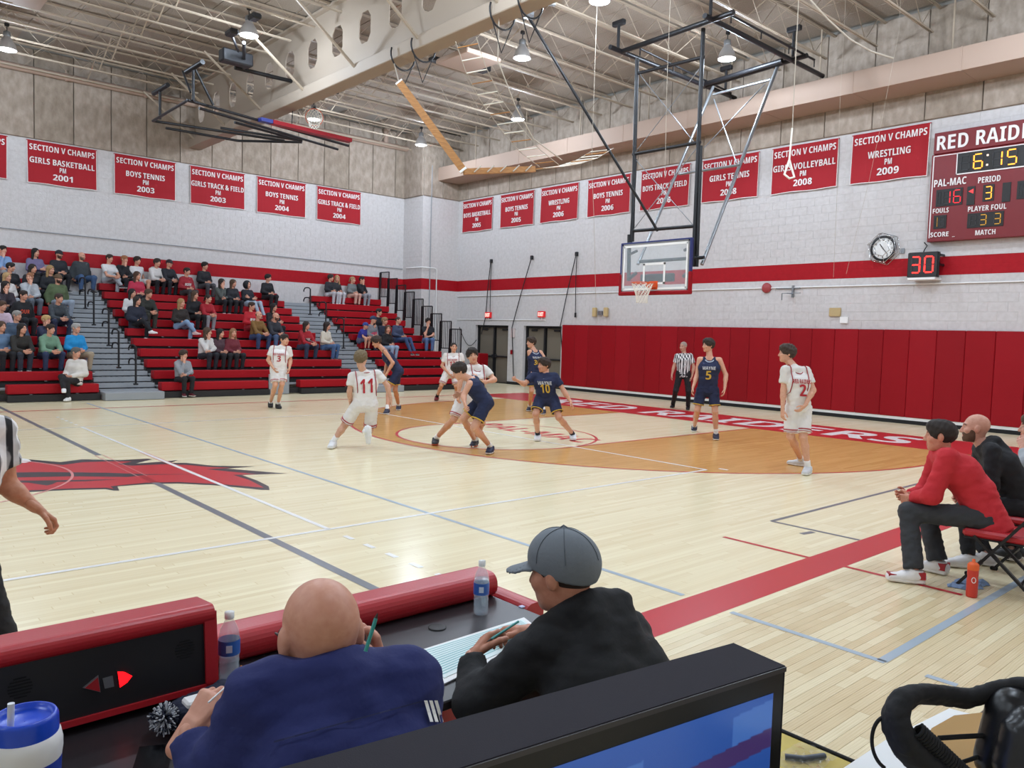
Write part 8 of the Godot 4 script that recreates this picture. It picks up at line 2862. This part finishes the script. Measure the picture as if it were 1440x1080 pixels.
	for c: Array in [[260, 913], [28, 967]]:
		var o: Vector3 = FP.call(c[0], c[1])
		for k in 7:
			var mb := MB.new()
			var yy := -0.024 + k * 0.008
			var hw := sqrt(maxf(0.0, 0.028 * 0.028 - yy * yy))
			mb.obox(o + tilt * Vector3(0, yy, 0.001), Vector3(hw, 0, 0), tilt * Vector3(0, 0.0016, 0), nrm * 0.0015)
			put(bx, "speaker_slot", mb.mesh(), std(Color("050506"), 0.9))
	bottle(322, 955, "water bottle with blue label beside the control box", 0.38, 0.205, 1.0)
	bottle(676, 864, "nearly full water bottle by the far padded corner of the table", 0.7, 0.205, 0.95)
	# scorebook
	t = thing("scorebook", "open white scorebook with teal ruled lines under the capped man's hands", "book", Vector3.ZERO)
	put(t, "cover", sheet([[566, 922], [737, 868], [764, 889], [700, 925], [625, 961], [612, 956]], TT + 0.006, 0.005), M.white_plastic)
	var pg := std(Color("dfeeee"), 0.7)
	put(t, "page", sheet([[572, 921], [735, 871], [757, 889], [700, 919], [625, 953], [612, 948]], TT + 0.008, 0.002), pg)
	var tl := std(Color("8fc3c6"), 0.7)
	for k in 13:
		var f := k / 13.0
		var a := on_y(lerpf(576, 626, f), lerpf(922, 950, f), TT + 0.0085); var c := on_y(lerpf(733, 756, f), lerpf(873, 889, f), TT + 0.0085)
		b = MB.new()
		b.bar(a, c, 0.0045 if k > 4 else 0.0025, 0.0006)
		put(t, "ruled_line", b.mesh(), tl)
	# folder, pencils, phone, knit hat with pompom
	t = thing("folder", "dark green folder lying beside the bald man", "folder", Vector3.ZERO)
	put(t, "cover", sheet([[338, 938], [400, 917], [452, 945], [372, 970]], TT + 0.008, 0.007), std(Color("1c3b30"), 0.45))
	b = MB.new()
	var fa := on_y(390, 962, TT + 0.009); var fb := on_y(430, 946, TT + 0.009)
	b.bar(fa, fb, 0.03, 0.001)
	put(t, "white_label", b.mesh(), M.white_plastic)
	pencil(on_y(339, 937, TT + 0.012), on_y(362, 966, TT + 0.012), "c77b35", "orange pencil lying on the edge of the green folder")
	pencil(on_y(346, 936, TT + 0.012), on_y(374, 964, TT + 0.012), "7a6aa8", "purple pencil lying on the edge of the green folder")
	t = thing("phone", "black phone lying on the table beside the bald man's sleeve", "phone", Vector3.ZERO)
	put(t, "body", sheet([[196, 1050], [245, 1045], [235, 1085], [185, 1085]], TT + 0.009, 0.008), std(Color("0c0c0e"), 0.2))
	var pc := on_y(232, 1010, TT + 0.05)
	t = thing("knit_hat", "navy knit hat with grey and white pompom held on the table", "hat", pc)
	b = MB.new()
	var rng := RandomNumberGenerator.new(); rng.seed = 12
	var b2 := MB.new()
	for k in 420:
		var d := Vector3(rng.randfn(), rng.randfn(), rng.randfn()).normalized()
		var e := d * rng.randf_range(0.032, 0.042) + Vector3(rng.randfn(), rng.randfn(), rng.randfn()) * 0.003
		(b if k % 2 == 0 else b2).tube([d * 0.012, e], 0.0022, 4)
	var yarn := put(t, "pompom", b.mesh(), cloth("c9ccd2"))
	yarn.set_meta("kind", "stuff")
	yarn = put(t, "pompom", b2.mesh(), cloth("23283a"))
	yarn.set_meta("kind", "stuff")
	var hb: Array = [bone(Vector3(0.05, -0.015, -0.02), Vector3(0.2, -0.02, -0.07), 0.03, 0.028, Vector3(0, 0, 1), 0.03, 0.05)]
	put(t, "knit_body", to_mesh([sdf_mesh(hb, 0.008, 0.01)], 0.008, 40.0, 5), cloth("1b2138"))
	b = MB.new()
	b.cbox(on_y(278, 985, TT + 0.09) - pc, Vector3(0.07, 0.02, 0.05), 0.006)
	put(t, "white_tag", b.mesh(), M.white_plastic)
	t = thing("string", "white looped string pinched in the bald man's left hand", "string", at_depth(293, 988, 1.78))
	b = MB.new()
	var s0 := at_depth(293, 988, 1.78); var s1 := at_depth(324, 960, 1.86)
	b.tube([Vector3.ZERO, s1 - s0], 0.0022, 6)
	b.tube([at_depth(308, 988, 1.76) - s0, s1 - s0], 0.0022, 6)
	put(t, "strand", b.mesh(), M.white_plastic)
	# insulated jug
	var jp := Vector3(-0.262, TT, 9.02)
	t = thing("drink_jug", "white insulated drink jug with blue lid and blue base", "jug", jp)
	b = MB.new()
	b.lathe([Vector2(0.001, 0), Vector2(0.062, 0.0), Vector2(0.066, 0.01), Vector2(0.072, 0.13)], 36)
	put(t, "blue_wrap", b.mesh(), std(Color("1f3fa8"), 0.4))
	b = MB.new()
	b.lathe([Vector2(0.072, 0.13), Vector2(0.074, 0.145), Vector2(0.074, 0.165), Vector2(0.07, 0.185), Vector2(0.06, 0.19)], 36)
	put(t, "white_shoulder", b.mesh(), M.white_plastic)
	b = MB.new()
	b.lathe([Vector2(0.066, 0.183), Vector2(0.067, 0.19), Vector2(0.066, 0.222), Vector2(0.062, 0.23), Vector2(0.056, 0.23), Vector2(0.054, 0.215), Vector2(0.001, 0.213)], 36)
	put(t, "lid", b.mesh(), std(Color("1c49c4"), 0.3))
	b = MB.new()
	b.tube([Vector3(-0.03, 0.21, 0.02), Vector3(-0.028, 0.27, 0.02)], 0.007, 12)
	put(t, "straw", b.mesh(), std(Color("cfd3da"), 0.3))
	# red M emblem on the jug
	var tc := hvec(EYE - jp)
	lettering(t, "emblem", "C", std(Color("c2404a"), 0.5), tc * 0.071 + Vector3(0, 0.075, 0), Vector3.UP.cross(tc).normalized(), Vector3.UP, 0.05, 0.045, 0.003)
	build_scorers()
	build_camera_desk()

func legs_under(J: Dictionary, x: float, z: float) -> void:
	J.hL = Vector3(x - 0.09, 0.55, z + 0.12); J.hR = Vector3(x + 0.09, 0.55, z + 0.12)
	J.kL = Vector3(x - 0.13, 0.52, z - 0.28); J.kR = Vector3(x + 0.13, 0.52, z - 0.28)
	J.aL = Vector3(x - 0.13, 0.086, z - 0.22); J.aR = Vector3(x + 0.13, 0.086, z - 0.22)
	J.tL = J.aL + Vector3(0, -0.05, -0.2); J.tR = J.aR + Vector3(0, -0.05, -0.2)
func stool(x: float, z: float, label: String) -> void:
	var t := thing("chair", label, "chair", Vector3(x, 0, z), "chairs behind the scorer's table")
	var b := MB.new()
	b.cbox(Vector3(0, 0.43, 0), Vector3(0.44, 0.05, 0.42), 0.015)
	put(t, "seat", b.mesh(), M.black_plastic)
	for s: float in [-0.19, 0.19]:
		for q: float in [-0.18, 0.18]:
			b = MB.new()
			b.tube([Vector3(s, 0.41, q), Vector3(s * 1.1, 0, q * 1.15)], 0.014, 8)
			put(t, "leg", b.mesh(), M.black_steel)

func build_scorers() -> void:
	var fg := {"cell": 0.012, "head_cell": 0.0052, "hair_cell": 0.0052, "hand_cell": 0.0036, "wrinkle": 0.009}
	# bald man in navy jacket
	var g := Vector3(0.24, 0, 9.45)
	var J := joints(g, 0, 0, 1, {"hd": [451, 896, -0.09], "sL": [364, 982, 0.0], "sR": [576, 962, -0.03], "eL": [300, 1130, 0.02], "wL": [266, 1030, -0.1], "fL": [302, 972, -0.14], "eR": [572, 1040, -0.26], "wR": [536, 934, -0.2], "fR": [520, 868, -0.2], "look": Vector3(-0.3, -0.3, -0.95), "hscale": 1.09, "curlL": 0.9, "curlR": 0.8, "nL": Vector3(0.5, -0.5, -0.6), "nR": Vector3(-0.9, 0.2, 0.2), "slump": 0.03})
	legs_under(J, 0.26, 9.52)
	var t := make_person("bald man in navy jacket and glasses writing at the scorer's table", g, J, kit(fg, {"top_c": "16205a", "top_name": "jacket", "collar_h": 0.72, "collar_r": 1.3, "collar_up": 0.05, "bot_c": "1b1d26", "hair": "bald", "skin": "d19a80", "girth": 1.2, "bulk": 0.014, "shoe_c": "222226"}))
	for k in 3:
		var ox := k * 7.2
		print_px(t, "sleeve_stripe", [[596.3 + ox, 985.0], [601.0 + ox, 985.0], [609.5 + ox, 1015.0], [604.8 + ox, 1015.0]], M.white_plastic)
	print_px(t, "back_seam", [[385, 1042], [385, 1044.5], [594, 987], [594, 985]], cloth("0d1440"))
	var hx := head_xf(last_J)
	var b := MB.new()
	for s: float in [-1.0, 1.0]:
		b.tube([hx * Vector3(s * 0.078, 0.012, -0.015), hx * Vector3(s * 0.08, 0.016, 0.03), hx * Vector3(s * 0.07, 0.015, 0.098)], 0.003, 6)
	for s: float in [-1.0, 1.0]:
		var ring: Array = []
		for i in 17:
			var a := TAU * i / 16.0
			ring.append(hx * Vector3(s * 0.035 + cos(a) * 0.027, 0.008 + sin(a) * 0.02, 0.108))
		b.tube(ring, 0.0025, 6, -1, false)
	put(t, "glasses", b.mesh(), M.black_plastic)
	pencil(at_depth(514, 916, 1.66), at_depth(531, 862, 1.68), "2f8f8a", "teal pencil held upright beside the bald man's ear", 0.0042)
	stool(0.26, 9.64, "black chair under the bald man at the scorer's table")
	# man in grey cap and black hoodie
	g = Vector3(1.1, 0, 9.36)
	J = joints(g, 0, 0, 1, {"hd": [792, 806, 0.0], "sL": [772, 902, 0.08], "sR": [884, 892, -0.1], "eL": [672, 992, 0.06], "wL": [664, 924, -0.1], "fL": [690, 884, -0.18], "eR": [830, 985, -0.3], "wR": [744, 887, -0.36], "fR": [702, 880, -0.42], "look": Vector3(-0.86, -0.12, -0.5), "hscale": 0.99, "curlL": 0.8, "curlR": 0.75, "nL": Vector3(0.6, -0.5, 0.0), "nR": Vector3(-0.2, -0.9, 0.1), "slump": 0.05})
	legs_under(J, 1.12, 9.5)
	t = make_person("man in grey baseball cap and black hoodie keeping the scorebook", g, J, kit(fg, {"top_c": "0f1013", "top_name": "hoodie", "hooded": true, "hood_up": 0.075, "collar_h": 0.7, "collar_r": 1.1, "bot_c": "1a1b20", "hair": "buzz+cap", "hair_c": "2a1c15", "hat_c": "6d747b", "skin": "c98f74", "girth": 1.22, "bulk": 0.008, "shoe_c": "222226"}))
	var hx2 := head_xf(last_J)
	var seam := MB.new()
	for k in 3:
		var an := PI * k / 3.0 + PI / 6.0
		var pts: Array = []
		for i in 25:
			var th := lerpf(-1.45, 1.45, i / 24.0)
			var d := Vector3(sin(th) * cos(an), cos(th), sin(th) * sin(an))
			var pp := Vector3(0, 0.034, -0.014) + d * 0.06
			for q in 12: pp += d * maxf(hair_field(pp, "cap") * -1.0, -0.02) * 0.9
			if pp.y > 0.014 + pp.z * 0.3: pts.append(hx2 * (pp + d * 0.001))
		if pts.size() > 3: seam.tube(pts, 0.0011, 5)
	put(t, "cap_seam", seam.mesh(), cloth("565c63", 0.75))
	pencil(at_depth(729, 874, 2.62), at_depth(684, 903, 2.5), "2f8f8a", "teal pencil between the capped man's hands", 0.004)
	stool(1.12, 9.62, "black chair under the man in the grey cap")

func build_camera_desk() -> void:
	# desk behind the scorers with the monitor
	var t := thing("press_desk", "yellow-topped press desk with black edge behind the scorer's table", "table", Vector3(0, 0, 10.5))
	var xr := on_y(1150, 1051, 1.03).x
	var b := MB.new()
	b.cbox(Vector3((xr - 1.1) * 0.5, 1.015, -0.05), Vector3(xr + 1.1, 0.03, 0.76), 0.004)
	var ym := std(Color("c9b13c"), 0.5)
	ym.albedo_texture = noise_tex(128, 0.03, 61, Color(0.8, 0.78, 0.7), Color.WHITE)
	put(t, "desk_top", b.mesh(), ym)
	b = MB.new()
	b.cbox(Vector3(xr + 0.004, 1.016, -0.05), Vector3(0.008, 0.036, 0.77), 0.002)
	b.cbox(Vector3((xr - 1.1) * 0.5, 1.016, -0.433), Vector3(xr + 1.1, 0.036, 0.008), 0.002)
	put(t, "edge_strip", b.mesh(), M.rubber)
	for x: float in [-1.05, xr - 0.06]:
		for z: float in [-0.36, 0.28]:
			b = MB.new()
			b.box(Vector3(x, 0.5, z), Vector3(0.04, 1.0, 0.04))
			put(t, "leg", b.mesh(), M.black_steel)
	# monitor
	var fr := Vector3(0.315, 1.45, 10.484)
	var dx := Vector3(-0.39, 0, -0.059).normalized()
	var dz := Vector3(0.059, 0, -0.39).normalized() * -1.0     # towards the viewer
	dz = Vector3(-dx.z, 0, dx.x)
	if dz.z < 0: dz = -dz
	var W := 0.62; var H := 0.385
	var m := thing("monitor", "dark flat monitor seen over its top edge, screen towards the viewer", "monitor", fr + dx * W * 0.5 - Vector3(0, H + 0.035, 0) - dz * 0.042)
	var o := m.position
	b = MB.new()
	var c := fr + dx * W * 0.5 - Vector3(0, H * 0.5, 0) - dz * 0.042 - o
	b.obox(c, dx * -W * 0.5, Vector3(0, H * 0.5, 0), dz * 0.042)
	var case_m := std(Color("302e33"), 0.8)
	case_m.metallic_specular = 0.2
	case_m.uv1_triplanar = true; case_m.uv1_scale = Vector3(30, 30, 30)
	case_m.normal_enabled = true; case_m.normal_texture = M.rough_n; case_m.normal_scale = 0.3
	put(m, "case", b.mesh(), case_m)
	b = MB.new()
	b.obox(c + Vector3(0, H * 0.5 - 0.004, 0) + dz * 0.043, dx * -W * 0.5, Vector3(0, 0.003, 0), dz * 0.0012)
	put(m, "bezel_lip", b.mesh(), std(Color("3a373a"), 0.4))
	b = MB.new()
	b.obox(c + dz * 0.0415, dx * -(W * 0.5 - 0.004), Vector3(0, H * 0.5 - 0.008, 0), dz * 0.0012)
	put(m, "bezel", b.mesh(), std(Color("0c0c0e"), 0.4))
	# screen picture: blue user interface bands
	var im := Image.create(256, 160, false, Image.FORMAT_RGB8)
	for y in 160:
		for x in 256:
			var col := Color("2a4f96").lerp(Color("16306e"), y / 160.0)
			var yy := y + (x - 128) * 0.10
			if yy > 34 and yy < 46: col = Color("3a2a5a")
			if yy > 62 and yy < 78: col = Color("33356a")
			if x < 70 and yy < 60: col = col.lerp(Color("5a3a70"), 0.4)
			if (x / 32) % 3 == 1 and yy > 16 and yy < 34: col = col.lerp(Color("4f78b8"), 0.5)
			im.set_pixel(x, y, col)
	var scm := std(Color.BLACK, 0.25)
	scm.emission_enabled = true
	scm.emission_texture = ImageTexture.create_from_image(im)
	scm.emission_energy_multiplier = 0.9
	b = MB.new()
	var sc := c + dz * 0.0432
	var hx := dx * -(W * 0.5 - 0.022); var hy := Vector3(0, H * 0.5 - 0.03, 0)
	b.quad(sc - hx - hy, sc + hx - hy, sc + hx + hy, sc - hx + hy)
	b.uv = PackedVector2Array([Vector2(0, 1), Vector2(1, 1), Vector2(1, 0), Vector2(0, 0)])
	put(m, "screen", b.mesh(), scm)
	var al := AreaLight3D.new()
	al.name = "screen_light"
	al.area_size = Vector2(W - 0.05, H - 0.06)
	al.transform = Transform3D(Basis(-dx, Vector3.UP, dz), sc + dz * 0.01)
	al.rotate_object_local(Vector3.UP, PI)
	al.light_color = Color(0.35, 0.5, 0.95)
	al.light_energy = 0.02
	al.area_range = 30.0
	al.area_attenuation = 2.0
	al.shadow_enabled = true
	m.add_child(al)
	b = MB.new()
	b.box(Vector3(0, 0.016, 0), Vector3(0.24, 0.03, 0.14))
	put(m, "foot", b.mesh(), M.black_plastic)
	# scribble marks on the yellow top: a crinkled clear bag
	var bag := thing("plastic_bag", "crinkled clear bag with dark strap lying on the yellow desk top", "bag", on_y(1130, 1068, 1.035))
	b = MB.new()
	b.tube([on_y(1104, 1064, 1.036) - bag.position, on_y(1130, 1067, 1.037) - bag.position, on_y(1160, 1063, 1.036) - bag.position], 0.006, 6)
	put(bag, "strap", b.mesh(), std(Color("4a4f58"), 0.5))
	b = MB.new()
	var nz := FastNoiseLite.new(); nz.seed = 8; nz.frequency = 14.0
	var P := func(i: int, j: int) -> Vector3:
		var x := (i / 12.0 - 0.5) * 0.12; var z := (j / 8.0 - 0.5) * 0.08
		return Vector3(x, absf(nz.get_noise_2d(x * 4.0, z * 4.0)) * 0.014 - 0.001, z)
	for i in 12:
		for j in 8: b.quad(P.call(i, j + 1), P.call(i + 1, j + 1), P.call(i + 1, j), P.call(i, j))
	var bm := std(Color(0.95, 0.95, 0.9, 0.1), 0.05)
	bm.transparency = BaseMaterial3D.TRANSPARENCY_ALPHA
	put(bag, "film", b.mesh(), bm)
	# case with papers and headphones at the lower right
	var yc := 1.33
	var ec := thing("equipment_case", "black equipment case carrying papers and headphones beside the press desk", "case", Vector3(0.63, 0, 10.74))
	b = MB.new()
	b.cbox(Vector3(0, (yc - 0.01) * 0.5, 0), Vector3(0.3, yc - 0.01, 0.3), 0.01)
	put(ec, "body", b.mesh(), M.black_plastic)
	b = MB.new()
	for s: float in [-0.1, 0.1]:
		b.cbox(Vector3(s, yc - 0.05, -0.152), Vector3(0.03, 0.05, 0.006), 0.002)
	put(ec, "latch", b.mesh(), M.grey_steel)
	var pp := thing("paper", "white sheet of paper under the headphones", "paper", Vector3.ZERO)
	put(pp, "sheet", sheet([[1180, 1084], [1246, 1040], [1335, 996], [1380, 1008], [1440, 1060], [1440, 1130], [1200, 1130]], yc, 0.002), M.white_plastic)
	pp = thing("envelope", "brown paper envelope under the headphones", "envelope", Vector3.ZERO)
	put(pp, "flap", sheet([[1310, 1024], [1342, 1006], [1400, 1000], [1450, 1040], [1450, 1110], [1320, 1110], [1285, 1080]], yc + 0.004, 0.003), std(Color("a98142"), 0.7))
	var dp := 0.93
	var hp := thing("headphones", "black over-ear headphones with padded headband lying on the papers", "headphones", at_depth(1320, 1060, dp))
	var o2 := hp.position
	var pts: Array = []
	var src := [[1345, 1105, 0.02], [1300, 1075, 0.02], [1270, 1045, 0.02], [1257, 1012, 0.01], [1263, 988, 0.0], [1288, 976, -0.01], [1330, 978, -0.02], [1362, 984, -0.02], [1395, 972, -0.02], [1425, 966, -0.01], [1460, 968, 0.0]]
	var cv := Curve3D.new()
	for q: Array in src: cv.add_point(at_depth(q[0], q[1], dp - q[2]) - o2)
	var bones: Array = []
	var L := cv.get_baked_length()
	var prev := cv.sample_baked(0)
	for i in range(1, 29):
		var nx := cv.sample_baked(L * i / 28.0)
		var th := 0.0105 if i < 14 else 0.0065
		bones.append(bone(prev, nx, th, th, (cam_u - cam_f).normalized(), 0.009, 0.009))
		prev = nx
	put(hp, "headband", to_mesh([sdf_mesh(bones, 0.004, 0.008)], 0.0015, 60.0, 3), cloth("121215", 0.8))
	bones = [bone(at_depth(1418, 1035, dp) - o2, at_depth(1428, 1030, dp + 0.02) - o2, 0.03, 0.03, (cam_u + cam_r * 0.25).normalized(), 0.03, 0.03)]
	put(hp, "ear_cushion", to_mesh([sdf_mesh(bones, 0.005, 0.01)]), std(Color("0f0f12"), 0.35))
	bones = [bone(at_depth(1432, 1050, dp - 0.03) - o2, at_depth(1440, 1046, dp - 0.03) - o2, 0.022, 0.022, (cam_u + cam_r * 0.25).normalized(), 0.022, 0.022)]
	put(hp, "ear_cup", to_mesh([sdf_mesh(bones, 0.005, 0.01)]), std(Color("1d1e22"), 0.3))
	b = MB.new()
	var loop: Array = []
	for i in 22:
		var f := i / 21.0
		var an := lerpf(1.0, 4.4, f)
		loop.append(at_depth(1240 + cos(an) * 20.0 + f * 10.0, 1032 - sin(an) * 27.0 + f * 22.0, dp) - o2)
	b.tube(loop, 0.0022, 8)
	put(hp, "cable_loop", b.mesh(), M.rubber)
	b = MB.new()
	b.tube([at_depth(1320, 1038, dp) - o2, at_depth(1350, 1036, dp) - o2, at_depth(1390, 1034, dp) - o2], 0.003, 8)
	put(hp, "cable", b.mesh(), M.rubber)
	b = MB.new()
	b.tube([at_depth(1340, 1076, dp) - o2, at_depth(1365, 1068, dp) - o2, at_depth(1395, 1056, dp) - o2], 0.0025, 8)
	put(hp, "cable", b.mesh(), M.rubber)
	b = MB.new()
	var coil: Array = []
	var c0 := at_depth(1290, 1026, dp - 0.03) - o2; var c1 := at_depth(1360, 1092, dp - 0.03) - o2
	var ax := (c1 - c0).normalized()
	var s1 := ax.cross(cam_f).normalized(); var s2 := ax.cross(s1)
	for i in 181:
		var f := i / 180.0
		var an := TAU * 20.0 * f
		coil.append(c0.lerp(c1, f) + (s1 * cos(an) + s2 * sin(an)) * 0.008)
	b.tube(coil, 0.002, 6)
	put(hp, "coiled_cable", b.mesh(), M.rubber)
